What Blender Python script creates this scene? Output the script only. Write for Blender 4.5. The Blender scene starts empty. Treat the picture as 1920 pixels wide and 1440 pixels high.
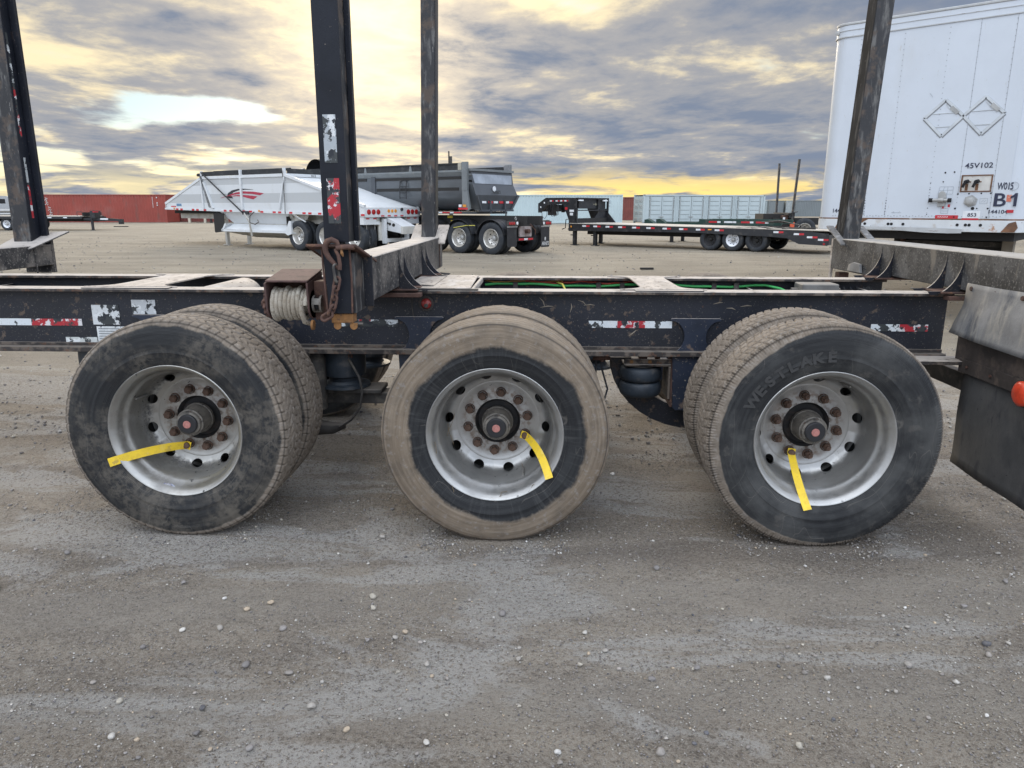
import bpy, math, random
import numpy as np
from mathutils import Matrix, Vector
random.seed(7); rng = np.random.default_rng(11)
S = bpy.context.scene
COL = S.collection
rad = math.radians

# ------------------------------------------------------------------ camera
cam = bpy.data.cameras.new('camera'); camo = bpy.data.objects.new('camera', cam); COL.objects.link(camo); S.camera = camo
cam.sensor_fit = 'HORIZONTAL'; cam.sensor_width = 36.0; cam.lens = 1374.63 / 1920 * 36.0
cam.clip_start = 0.05; cam.clip_end = 3000
def cam_axes(pitch, yaw, roll):
    f = Vector((math.sin(yaw) * math.cos(pitch), math.cos(yaw) * math.cos(pitch), -math.sin(pitch)))
    r = Vector((math.cos(yaw), -math.sin(yaw), 0)); u = r.cross(f)
    c, s = math.cos(roll), math.sin(roll)
    return c * r + s * u, -s * r + c * u, f
_r, _u, _f = cam_axes(.2370369, -.0388346, .00126856)
camo.matrix_world = Matrix(((_r.x, _u.x, -_f.x, .1967), (_r.y, _u.y, -_f.y, -3.06695), (_r.z, _u.z, -_f.z, 1.48724), (0, 0, 0, 1)))

# ------------------------------------------------------------------ sky, sun, exposure
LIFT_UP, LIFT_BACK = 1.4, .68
SUN_AZ, SUN_EL = rad(-12.0), rad(20.0)      # azimuth from +Y towards +X
sund = Vector((math.sin(SUN_AZ) * math.cos(SUN_EL), math.cos(SUN_AZ) * math.cos(SUN_EL), math.sin(SUN_EL)))
S.view_settings.view_transform = 'Standard'; S.view_settings.look = 'None'
S.view_settings.gamma = 1.0; S.view_settings.use_curve_mapping = False
S.view_settings.exposure = 0.48
W = bpy.data.worlds.new('World'); S.world = W; W.use_nodes = True

class NT:
    """tiny node-tree helper"""
    def __init__(s, t): s.t = t; s.n = t.nodes; s.l = t.links
    def new(s, typ, **k):
        x = s.n.new(typ)
        for a, b in k.items():
            if a == 'inp':
                for i, v in b.items(): s.put(x.inputs[i], v)
            else: setattr(x, a, b)
        return x
    def put(s, sock, v):
        if hasattr(v, 'is_output') or isinstance(v, bpy.types.NodeSocket): s.l.new(v, sock)
        elif isinstance(v, (tuple, list)) and len(v) == 3 and sock.type == 'RGBA': sock.default_value = (*v, 1)
        else: sock.default_value = v
    def math(s, op, a, b=0.0, c=None, clamp=False):
        x = s.n.new('ShaderNodeMath'); x.operation = op; x.use_clamp = clamp
        s.put(x.inputs[0], a); s.put(x.inputs[1], b)
        if c is not None: s.put(x.inputs[2], c)
        return x.outputs[0]
    def mix(s, f, a, b, mode='MIX'):
        x = s.n.new('ShaderNodeMix'); x.data_type = 'RGBA'; x.blend_type = mode; x.clamp_factor = True
        s.put(x.inputs[0], f); s.put(x.inputs[6], a); s.put(x.inputs[7], b)
        return x.outputs[2]
    def step(s, v, a, b):
        x = s.n.new('ShaderNodeMapRange'); x.interpolation_type = 'SMOOTHSTEP'; x.clamp = True
        s.put(x.inputs[0], v); x.inputs[1].default_value = a; x.inputs[2].default_value = b
        return x.outputs[0]
    def noise(s, vec, scale, detail=4, rough=.55, dist=0., lac=2.0):
        x = s.n.new('ShaderNodeTexNoise'); s.l.new(vec, x.inputs['Vector'])
        x.inputs['Scale'].default_value = scale; x.inputs['Detail'].default_value = detail
        x.inputs['Roughness'].default_value = rough; x.inputs['Distortion'].default_value = dist; x.inputs['Lacunarity'].default_value = lac
        return x.outputs[0]
    def xyz(s, v):
        x = s.n.new('ShaderNodeSeparateXYZ'); s.l.new(v, x.inputs[0]); return x.outputs
    def comb(s, a, b, c):
        x = s.n.new('ShaderNodeCombineXYZ')
        for i, v in enumerate((a, b, c)): s.put(x.inputs[i], v)
        return x.outputs[0]

def build_sky():
    t = NT(W.node_tree); t.n.clear()
    out = t.new('ShaderNodeOutputWorld'); bg = t.new('ShaderNodeBackground')
    tc = t.new('ShaderNodeTexCoord'); d = tc.outputs['Generated']
    x, y, z = t.xyz(d)
    zc = t.math('MAXIMUM', z, 0.0)
    nish = t.new('ShaderNodeTexSky', sky_type='NISHITA', sun_disc=False, sun_elevation=SUN_EL, sun_rotation=SUN_AZ)
    nk = t.mix(1.0, nish.outputs[0], (.09, .09, .09), 'MULTIPLY')
    # cloud sheet seen in perspective
    den = t.math('ADD', zc, .075)
    u = t.math('DIVIDE', x, den); v = t.math('DIVIDE', y, den)
    # domain warp so that the sheet breaks into soft, unequal puffs
    w0 = t.comb(u, t.math('MULTIPLY', v, 1.2), 3.7)
    wa = t.noise(w0, .55, 3, .5); wb = t.noise(t.comb(v, u, 8.1), .55, 3, .5)
    uu = t.math('ADD', u, t.math('MULTIPLY', t.math('SUBTRACT', wa, .5), .55)); vv = t.math('ADD', v, t.math('MULTIPLY', t.math('SUBTRACT', wb, .5), .5))
    p = t.comb(t.math('MULTIPLY', uu, 1.5), t.math('MULTIPLY', vv, 1.1), 3.7)
    n1 = t.noise(p, .42, 4, .5, .0)
    n2 = t.noise(p, .80, 9, .56, .0)
    n3 = t.noise(t.comb(t.math('ADD', uu, 7.3), vv, 1.1), .60, 5, .5, .1)
    n5 = t.noise(p, 3.6, 8, .64, .0)
    gdot = t.new('ShaderNodeVectorMath', operation='DOT_PRODUCT'); t.l.new(d, gdot.inputs[0]); gdot.inputs[1].default_value = sund
    g = t.math('MAXIMUM', gdot.outputs['Value'], 0.0)
    front = t.step(gdot.outputs['Value'], -.4, .8)
    azr = t.math('DIVIDE', x, t.math('MAXIMUM', y, .02))
    def hole(az0, azw, z0, zw):
        el = t.math('DIVIDE', t.math('SUBTRACT', z, z0), zw); az = t.math('DIVIDE', t.math('SUBTRACT', azr, az0), azw)
        q = t.math('SUBTRACT', 1.0, t.math('ADD', t.math('MULTIPLY', el, el), t.math('MULTIPLY', az, az)), clamp=True)
        return t.math('MULTIPLY', q, t.math('GREATER_THAN', y, 0.0))
    gap = t.math('MAXIMUM', hole(-.50, .17, .112, .030), hole(-.80, .42, .045, .032))
    cover = t.math('ADD', t.math('MULTIPLY', n1, .35), t.math('MULTIPLY', n2, .65))
    cover = t.math('SUBTRACT', t.math('ADD', cover, .12), t.math('MULTIPLY', gap, .21))
    m = t.step(cover, .42, .52)
    th = t.math('ADD', t.math('ADD', t.math('MULTIPLY', n2, .50), t.math('MULTIPLY', n3, .45)), t.math('MULTIPLY', n5, .20))
    g2 = t.new('ShaderNodeVectorMath', operation='DOT_PRODUCT'); t.l.new(d, g2.inputs[0]); g2.inputs[1].default_value = (math.sin(rad(-12)) * math.cos(rad(11)), math.cos(rad(-12)) * math.cos(rad(11)), math.sin(rad(11)))
    gg = t.math('POWER', t.math('MAXIMUM', g2.outputs['Value'], 0.0), 110.0)
    th = t.math('SUBTRACT', th, t.math('ADD', .030, t.math('MULTIPLY', gg, .085)))
    th = t.math('ADD', th, t.math('MULTIPLY', t.step(azr, -.5, .4), .060))
    k1 = t.step(th, .43, .55); k2 = t.step(th, .53, .66)
    lit = t.mix(front, (.80, .86, .95), (.78, .66, .43)); midc = t.mix(front, (.60, .66, .76), (.285, .29, .31)); drk = t.mix(front, (.40, .46, .57), (.165, .20, .27))
    cloud = t.mix(k2, t.mix(k1, lit, midc), drk)
    # glow of the sun behind the sheet
    glow = t.math('ADD', t.math('MULTIPLY', gg, .46), t.math('MULTIPLY', t.math('POWER', g, 26.0), .13))
    cloud = t.mix(1.0, cloud, t.mix(t.math('MULTIPLY', glow, t.math('SUBTRACT', 1.1, k2)), (0, 0, 0), (1.0, .76, .40)), 'ADD')
    # added fill: sky overhead and opposite the sun brightened to light ground and wheels
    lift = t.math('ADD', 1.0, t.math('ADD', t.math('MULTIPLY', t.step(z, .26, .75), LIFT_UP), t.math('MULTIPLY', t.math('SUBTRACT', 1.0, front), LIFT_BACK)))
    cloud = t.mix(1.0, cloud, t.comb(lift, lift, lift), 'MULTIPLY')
    clear = t.mix(t.step(z, .02, .12), (.66, .64, .44), (.25, .46, .58))
    clear = t.mix(t.step(z, .13, .8), clear, (.30, .48, .78))
    clear = t.mix(.25, clear, nk)
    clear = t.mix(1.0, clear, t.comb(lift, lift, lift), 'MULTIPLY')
    col = t.mix(m, clear, cloud)
    # golden band over the horizon below the sun side
    bn = t.noise(t.comb(t.math('MULTIPLY', azr, 1.0), t.math('MULTIPLY', z, 7.5), 2.0), 7.0, 7, .6, .5)
    band = t.math('MULTIPLY', t.math('SUBTRACT', 1.0, t.step(z, .016, .060)), t.step(bn, .40, .56))
    band = t.math('MULTIPLY', band, t.step(gdot.outputs['Value'], .45, .95))
    gold = t.mix(t.step(azr, -.25, .12), (.70, .60, .36), (.98, .72, .21))
    col = t.mix(t.math('MULTIPLY', band, .92), col, gold)
    # below the horizon
    col = t.mix(t.step(z, -.02, -.005), (.25, .22, .19), col)
    t.l.new(col, bg.inputs[0]); bg.inputs[1].default_value = 1.0
    t.l.new(bg.outputs[0], out.inputs[0])
build_sky()
W.cycles_visibility.camera = True
sl = bpy.data.lights.new('sun', 'SUN'); sl.energy = 1.5; sl.angle = rad(18); sl.color = (1.0, .86, .68)
so = bpy.data.objects.new('sun', sl); COL.objects.link(so)
so.rotation_euler = (-sund).to_track_quat('-Z', 'Y').to_euler()

# ------------------------------------------------------------------ object helpers
def tag(o, label=None, cat=None, group=None, kind=None):
    if label: o['label'] = label
    if cat: o['category'] = cat
    if group: o['group'] = group
    if kind: o['kind'] = kind
    return o
def empty(name, loc=(0, 0, 0), rz=0.0, parent=None):
    o = bpy.data.objects.new(name, None); COL.objects.link(o); o.location = loc; o.rotation_euler = (0, 0, rz)
    o.empty_display_size = .1
    if parent: o.parent = parent
    return o
def copy_tree(o, parent=None):
    c = o.copy(); COL.objects.link(c); c.parent = parent
    for ch in [k for k in bpy.data.objects if k.parent == o]: copy_tree(ch, c)
    return c
def children(o): return [k for k in bpy.data.objects if k.parent == o]

_text_cache = {}
def text_geo(s, bold=0.0, shear=0.0):
    k = (s, bold, shear)
    if k not in _text_cache:
        cu = bpy.data.curves.new('lettering', 'FONT'); cu.body = s; cu.size = 1.0; cu.offset = bold; cu.shear = shear; cu.extrude = 0
        ob = bpy.data.objects.new('lettering', cu); COL.objects.link(ob)
        me = bpy.data.meshes.new_from_object(ob)
        vs = np.array([tuple(v.co) for v in me.vertices]); fs = [tuple(p.vertices) for p in me.polygons]
        bpy.data.objects.remove(ob); bpy.data.curves.remove(cu); bpy.data.meshes.remove(me)
        mn = vs.min(0); mx = vs.max(0)
        _text_cache[k] = (vs - mn, fs, mx - mn)
    return _text_cache[k]

class MB:
    def __init__(s): s.v = []; s.f = []; s.M = Matrix.Identity(4)
    def _add(s, vs, fs):
        b = len(s.v)
        for p in vs: s.v.append(tuple(s.M @ Vector(p)))
        for q in fs: s.f.append(tuple(b + i for i in q))
        return s
    def box(s, x0, x1, y0, y1, z0, z1):
        x0, x1 = sorted((x0, x1)); y0, y1 = sorted((y0, y1)); z0, z1 = sorted((z0, z1))
        return s._add([(x0, y0, z0), (x1, y0, z0), (x1, y1, z0), (x0, y1, z0), (x0, y0, z1), (x1, y0, z1), (x1, y1, z1), (x0, y1, z1)],
                      [(0, 3, 2, 1), (4, 5, 6, 7), (0, 1, 5, 4), (1, 2, 6, 5), (2, 3, 7, 6), (3, 0, 4, 7)])
    def bar(s, a, b, w, h, up=(0, 0, 1)):
        """box of section w (sideways) x h (up) from a to b"""
        a = Vector(a); b = Vector(b); d = (b - a).normalized(); up = Vector(up)
        if abs(d.dot(up)) > .98: up = Vector((0, 1, 0))
        r = d.cross(up).normalized(); u = r.cross(d).normalized(); r *= w / 2; u *= h / 2
        vs = [a - r - u, a + r - u, a + r + u, a - r + u, b - r - u, b + r - u, b + r + u, b - r + u]
        return s._add([tuple(q) for q in vs], [(0, 1, 2, 3), (7, 6, 5, 4), (0, 4, 5, 1), (1, 5, 6, 2), (2, 6, 7, 3), (3, 7, 4, 0)])
    def prism(s, pts, plane, a, b):
        n = len(pts)
        if plane == 'xz': f = lambda p, t: (p[0], t, p[1])
        elif plane == 'xy': f = lambda p, t: (p[0], p[1], t)
        else: f = lambda p, t: (t, p[0], p[1])
        vs = [f(p, a) for p in pts] + [f(p, b) for p in pts]
        fs = [tuple(range(n)), tuple(range(2 * n - 1, n - 1, -1))] + [(i + n, (i + 1) % n + n, (i + 1) % n, i) for i in range(n)]
        return s._add(vs, fs)
    def tube(s, pts, r, n=8, closed=False):
        pts = [Vector(p) for p in pts]; m = len(pts); rr = r if isinstance(r, (list, tuple)) else [r] * m
        vs = []; prev = None
        for i, p in enumerate(pts):
            if closed: d = pts[(i + 1) % m] - pts[i - 1]
            else: d = pts[min(i + 1, m - 1)] - pts[max(i - 1, 0)]
            d.normalize()
            ref = prev if prev is not None else (Vector((0, 0, 1)) if abs(d.z) < .9 else Vector((1, 0, 0)))
            a = (ref - d * ref.dot(d)).normalized(); prev = a; b = d.cross(a)
            for k in range(n):
                t = 2 * math.pi * k / n
                vs.append(tuple(p + (a * math.cos(t) + b * math.sin(t)) * rr[i]))
        fs = []
        for i in range(m if closed else m - 1):
            j = (i + 1) % m
            for k in range(n):
                fs.append((i * n + k, i * n + (k + 1) % n, j * n + (k + 1) % n, j * n + k))
        if not closed: fs += [tuple(range(n - 1, -1, -1)), tuple(range((m - 1) * n, m * n))]
        return s._add(vs, fs)
    def cyl(s, a, b, r, n=16, r2=None): return s.tube([a, b], [r, r if r2 is None else r2], n)
    def lathe(s, prof, c=(0, 0, 0), axis='y', n=32, cap=False, a0=0., a1=2 * math.pi):
        """prof: (t along axis, radius)"""
        full = abs(a1 - a0 - 2 * math.pi) < 1e-6
        m = len(prof); vs = []; k1 = n if full else n + 1
        for k in range(k1):
            t = a0 + (a1 - a0) * k / n; co, si = math.cos(t), math.sin(t)
            for (h, r) in prof:
                if axis == 'y': vs.append((c[0] + r * co, c[1] + h, c[2] + r * si))
                elif axis == 'z': vs.append((c[0] + r * co, c[1] + r * si, c[2] + h))
                else: vs.append((c[0] + h, c[1] + r * co, c[2] + r * si))
        fs = []
        for k in range(n):
            j = (k + 1) % k1
            for i in range(m - 1): fs.append((k * m + i, k * m + i + 1, j * m + i + 1, j * m + i))
        if cap:
            fs.append(tuple(k * m for k in range(k1))); fs.append(tuple(k * m + m - 1 for k in range(k1 - 1, -1, -1)))
        return s._add(vs, fs)
    def text(s, st, o, right, up, h, bold=0., shear=0., t=.001, width=None):
        vs, fs, dim = text_geo(st, bold, shear); o = Vector(o); right = Vector(right).normalized(); up = Vector(up).normalized(); nrm = right.cross(up)
        k = h / dim[1]; kx = k if width is None else width / dim[0]
        s._add([tuple(o + right * (p[0] * kx) + up * (p[1] * k) + nrm * t) for p in vs], fs)
        return s
    def build(s, name, mat, parent=None, smooth=None, bevel=0., loc=None, seg=1):
        me = bpy.data.meshes.new(name); me.from_pydata(s.v, [], s.f)
        me.validate(); 
        import bmesh
        bm = bmesh.new(); bm.from_mesh(me); bmesh.ops.recalc_face_normals(bm, faces=bm.faces); bm.to_mesh(me); bm.free()
        if smooth is not None:
            me.shade_smooth()
            if smooth > 0: me.set_sharp_from_angle(angle=rad(smooth))
        me.materials.append(mat)
        o = bpy.data.objects.new(name, me); COL.objects.link(o)
        if parent: o.parent = parent
        if loc: o.location = loc
        if bevel > 0:
            m = o.modifiers.new('bevel', 'BEVEL'); m.width = bevel; m.segments = seg; m.limit_method = 'ANGLE'; m.angle_limit = rad(40)
        return o
def arc(cx, cz, r, a0, a1, n): return [(cx + r * math.cos(rad(a0 + (a1 - a0) * i / n)), cz + r * math.sin(rad(a0 + (a1 - a0) * i / n))) for i in range(n + 1)]

# ------------------------------------------------------------------ materials
def mat(name, col, rough=.6, metal=0., var=.12, vs=6., layers=(), top=None, bump=0., bs=60., spec=.5, coat=0., stretch=None, emit=None, world=False):
    """layers: (colour, scale, threshold, softness, detail, amount[, stretch xyz]) dirt masks of their own shape; top: (colour, amount) dust settled on upward faces"""
    m = bpy.data.materials.new(name); m.use_nodes = True; t = NT(m.node_tree); t.n.clear()
    out = t.new('ShaderNodeOutputMaterial'); b = t.new('ShaderNodeBsdfPrincipled'); t.l.new(b.outputs[0], out.inputs[0])
    tc = t.new('ShaderNodeTexCoord'); geo = t.new('ShaderNodeNewGeometry')
    vec = geo.outputs['Position'] if world else tc.outputs['Object']
    if stretch:
        mp = t.new('ShaderNodeMapping'); t.l.new(vec, mp.inputs[0]); mp.inputs['Scale'].default_value = stretch; vec = mp.outputs[0]
    n = t.noise(vec, vs, 5, .6)
    dk = tuple(c * (1 - var) for c in col); lt = tuple(min(1, c * (1 + var)) for c in col)
    c = t.mix(t.step(n, .3, .7), dk, lt); r = t.math('ADD', rough - .06, t.math('MULTIPLY', n, .12))
    for L in layers:
        cc, sc, th, sf, det, amt = L[:6]; v2 = vec
        if len(L) > 6:
            mp = t.new('ShaderNodeMapping'); t.l.new(vec, mp.inputs[0]); mp.inputs['Scale'].default_value = L[6]; v2 = mp.outputs[0]
        k = t.math('MULTIPLY', t.step(t.noise(v2, sc, det, .62), th, th + sf), amt)
        c = t.mix(k, c, cc); r = t.math('ADD', r, t.math('MULTIPLY', k, max(0., .85 - rough)))
        if metal > 0: metal_s = k
    if top:
        gz = t.xyz(geo.outputs['Normal'])[2]
        k = t.math('MULTIPLY', t.step(gz, .35, .8), t.math('MULTIPLY', t.step(t.noise(vec, 14, 6, .65), .22, .5), top[1]))
        c = t.mix(k, c, top[0]); r = t.math('ADD', r, t.math('MULTIPLY', k, max(0., .85 - rough)))
    t.l.new(c, b.inputs['Base Color']); t.l.new(t.math('MINIMUM', r, 1.0), b.inputs['Roughness'])
    b.inputs['Metallic'].default_value = metal; b.inputs['Specular IOR Level'].default_value = spec
    if coat: b.inputs['Coat Weight'].default_value = coat; b.inputs['Coat Roughness'].default_value = .15
    if emit: b.inputs['Emission Color'].default_value = (*emit[0], 1); b.inputs['Emission Strength'].default_value = emit[1]
    if bump:
        bp = t.new('ShaderNodeBump'); bp.inputs['Strength'].default_value = bump; bp.inputs['Distance'].default_value = .004
        t.l.new(t.noise(vec, bs, 6, .65), bp.inputs['Height']); t.l.new(bp.outputs[0], b.inputs['Normal'])
    return m

DUST = (.27, .235, .195); RUST = (.115, .058, .034); PALE = (.46, .41, .36)
m_frame = mat('black_frame_paint', (.008, .010, .017), .5, 0, .3, 3, [
    (DUST, 130, .64, .05, 3, .5), ((.13, .095, .07), 17, .60, .06, 9, .75), ((.10, .07, .05), 6, .62, .06, 9, .6), (RUST, 26, .66, .05, 6, .6), ((.045, .045, .047), 2.2, .5, .25, 6, .30)],
    top=(PALE, .95), bump=.25, bs=90)
m_frame_bot = mat('lower_flange_grime', (.035, .03, .028), .85, 0, .3, 8, [((.13, .105, .085), 14, .47, .12, 7, .9), (RUST, 30, .56, .08, 5, .7)], top=((.17, .145, .12), .9), bump=.4, bs=120)
m_frame_low = mat('frame_flange_grime', (.035, .03, .028), .8, 0, .3, 8, [((.15, .12, .095), 14, .47, .12, 7, .9), (RUST, 30, .56, .08, 5, .7)], top=(PALE, .95), bump=.4, bs=120)
m_hanger = mat('navy_hanger_paint', (.012, .018, .034), .5, 0, .25, 5, [((.14, .10, .075), 9, .57, .08, 8, .9), (DUST, 60, .63, .05, 3, .7)], top=(PALE, .8), bump=.25)
m_plate = mat('worn_tan_plate', (.42, .37, .32), .8, 0, .18, 14, [((.16, .13, .11), 38, .55, .08, 6, .75), ((.55, .52, .49), 9, .55, .15, 5, .7)], bump=.4, bs=140, stretch=(1, .4, 1))
m_bunk = mat('scuffed_bunk_steel', (.025, .025, .028), .6, 0, .3, 5, [((.20, .175, .15), 5, .40, .28, 8, .85), ((.30, .28, .25), 60, .56, .08, 4, .7), ((.02, .02, .023), 26, .60, .05, 5, .8)], top=((.44, .40, .36), .9), bump=.35, bs=120)
m_bunk_b = mat('grey_bunk_steel', (.022, .023, .026), .7, 0, .3, 5, [((.125, .122, .118), 5, .40, .28, 8, .85), ((.21, .205, .19), 80, .56, .08, 4, .6), ((.02, .021, .025), 22, .60, .05, 5, .8), ((.24, .21, .17), 7, .60, .08, 7, .6, (1, 1, .25))], top=((.36, .335, .30), .9), bump=.35, bs=120)
m_stake_black = mat('black_stake_paint', (.012, .014, .020), .42, 0, .25, 4, [(DUST, 80, .68, .04, 3, .6), ((.07, .05, .04), 6, .62, .08, 7, .6)], bump=.15, spec=.22)
m_stake_side = mat('scraped_stake_edge', (.03, .03, .031), .9, 0, .3, 5, [((.12, .115, .11), 14, .52, .12, 8, .7, (1.6, 1.6, .3)), ((.3, .3, .29), 30, .66, .06, 6, .7, (1.6, 1.6, .3))], spec=.05)
m_stake_worn = mat('scraped_stake_steel', (.018, .018, .02), .55, 0, .3, 5, [((.17, .165, .155), 16, .50, .18, 9, .75, (1.6, 1.6, .35)), ((.10, .075, .058), 9, .50, .12, 7, .8), ((.34, .33, .31), 44, .65, .06, 6, .6, (1.6, 1.6, .3))], bump=.3, bs=110)
m_rust = mat('dark_rust', (.085, .045, .034), .85, 0, .3, 12, [((.17, .09, .05), 26, .55, .1, 6, .7), ((.04, .028, .025), 8, .55, .12, 6, .7)], bump=.5, bs=150)
m_rust_plum = mat('plum_rust_winch', (.095, .052, .045), .8, 0, .2, 9, [((.05, .03, .028), 30, .52, .1, 6, .7), ((.16, .14, .12), 7, .62, .08, 6, .6)], bump=.4, bs=150)
m_rust_orange = mat('orange_rust', (.22, .105, .035), .85, 0, .3, 18, [((.09, .05, .03), 30, .54, .1, 6, .7)], bump=.5, bs=160)
m_rope = mat('dirty_rope', (.46, .42, .35), .95, 0, .25, 60, [((.16, .13, .095), 60, .50, .10, 7, .75), ((.26, .215, .16), 7, .46, .15, 5, .65)], bump=.9, bs=320)
m_rubber = mat('black_rubber', (.018, .02, .023), .7, 0, .2, 10, [((.10, .09, .08), 14, .5, .2, 7, .5)], bump=.2)
m_bellows = mat('air_bag_rubber', (.022, .03, .04), .55, 0, .25, 10, [((.12, .11, .10), 12, .52, .2, 7, .55)], bump=.3)
m_dark = mat('dark_underside', (.012, .012, .014), .9)
m_grime = mat('grimy_steel', (.05, .046, .042), .8, 0, .3, 10, [((.13, .115, .095), 12, .5, .15, 7, .7)], bump=.4, top=((.20, .175, .15), .7))
m_flap = mat('dusty_rubber_flap', (.075, .076, .078), .85, 0, .25, 4, [((.13, .125, .12), 3.5, .42, .25, 8, .7, (1, 1, .6)), ((.03, .032, .04), 9, .55, .12, 7, .6, (1, 1.5, .5)), ((.02, .02, .02), 55, .70, .03, 2, .8)], bump=.25, bs=90)
m_flap_up = mat('mud_streaked_rubber', (.20, .20, .20), .85, 0, .25, 5, [((.33, .31, .27), 4, .46, .14, 7, .8, (1, 1.6, .5)), ((.05, .058, .075), 5, .54, .14, 8, .8, (1, 1.4, .5))], bump=.4, bs=70)
m_brown = mat('brown_bracket', (.055, .045, .04), .8, 0, .3, 8, [((.13, .10, .08), 9, .5, .15, 7, .7)], bump=.4)
m_yellow = mat('yellow_plastic_tag', (.80, .55, .03), .5, 0, .08, 20, [((.36, .25, .08), 16, .60, .06, 7, .7), ((.62, .42, .05), 40, .5, .1, 5, .5), ((.85, .70, .30), 9, .58, .1, 4, .4)], bump=.05)
m_nut = mat('rusty_lug_nut', (.10, .055, .035), .75, 0, .3, 40, [((.05, .035, .028), 70, .52, .1, 4, .7), ((.2, .15, .11), 50, .6, .08, 4, .5)], bump=.6, bs=260)
m_hub = mat('oily_hub', (.14, .125, .105), .6, 0, .3, 20, [((.03, .028, .026), 24, .5, .15, 6, .8), ((.16, .14, .115), 30, .58, .1, 5, .6)], bump=.3, bs=140)
m_hubdark = mat('hub_bore_grime', (.012, .011, .011), .75, 0, .3, 20, [((.05, .035, .028), 22, .52, .15, 6, .7)])
m_capring = mat('black_rubber_ring', (.015, .015, .017), .5)
m_pink = mat('faded_red_plug', (.40, .165, .14), .6, 0, .2, 60, [((.25, .12, .09), 60, .6, .1, 5, .7)])
def rimmat(name, base, dirt):
    return mat(name, base, .40, .85, .10, 5, [((.24, .21, .18), 7, .50, .22, 8, .5 * dirt), ((.05, .045, .045), 26, .66, .03, 7, .85 * dirt), ((.50, .50, .50), 4, .55, .2, 4, .5), ((.20, .15, .11), 90, .70, .04, 3, .6)], bump=.12, bs=90)
def overlay_ring(m, r0, w, col, amt, sc=45):
    t = NT(m.node_tree); b = next(n for n in t.n if n.type == 'BSDF_PRINCIPLED'); src = b.inputs['Base Color'].links[0].from_socket
    o = t.new('ShaderNodeTexCoord').outputs['Object']; x, y, z = t.xyz(o); r = t.math('SQRT', t.math('ADD', t.math('MULTIPLY', x, x), t.math('MULTIPLY', z, z)))
    k = t.math('SUBTRACT', 1.0, t.math('DIVIDE', t.math('ABSOLUTE', t.math('SUBTRACT', r, r0)), w), clamp=True)
    k = t.math('MULTIPLY', t.math('MULTIPLY', k, t.step(t.noise(o, sc, 6, .65), .42, .62)), amt)
    t.l.new(t.mix(k, src, col), b.inputs['Base Color'])
    mt = t.math('SUBTRACT', b.inputs['Metallic'].default_value, t.math('MULTIPLY', k, .8)); t.l.new(mt, b.inputs['Metallic'])
m_rim_a = rimmat('dirty_silver_rim', (.38, .37, .345), 1.0)
m_rim_b = rimmat('grey_silver_rim', (.40, .395, .38), .55)
m_rim_c = rimmat('clean_silver_rim', (.40, .395, .38), .45)

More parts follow.
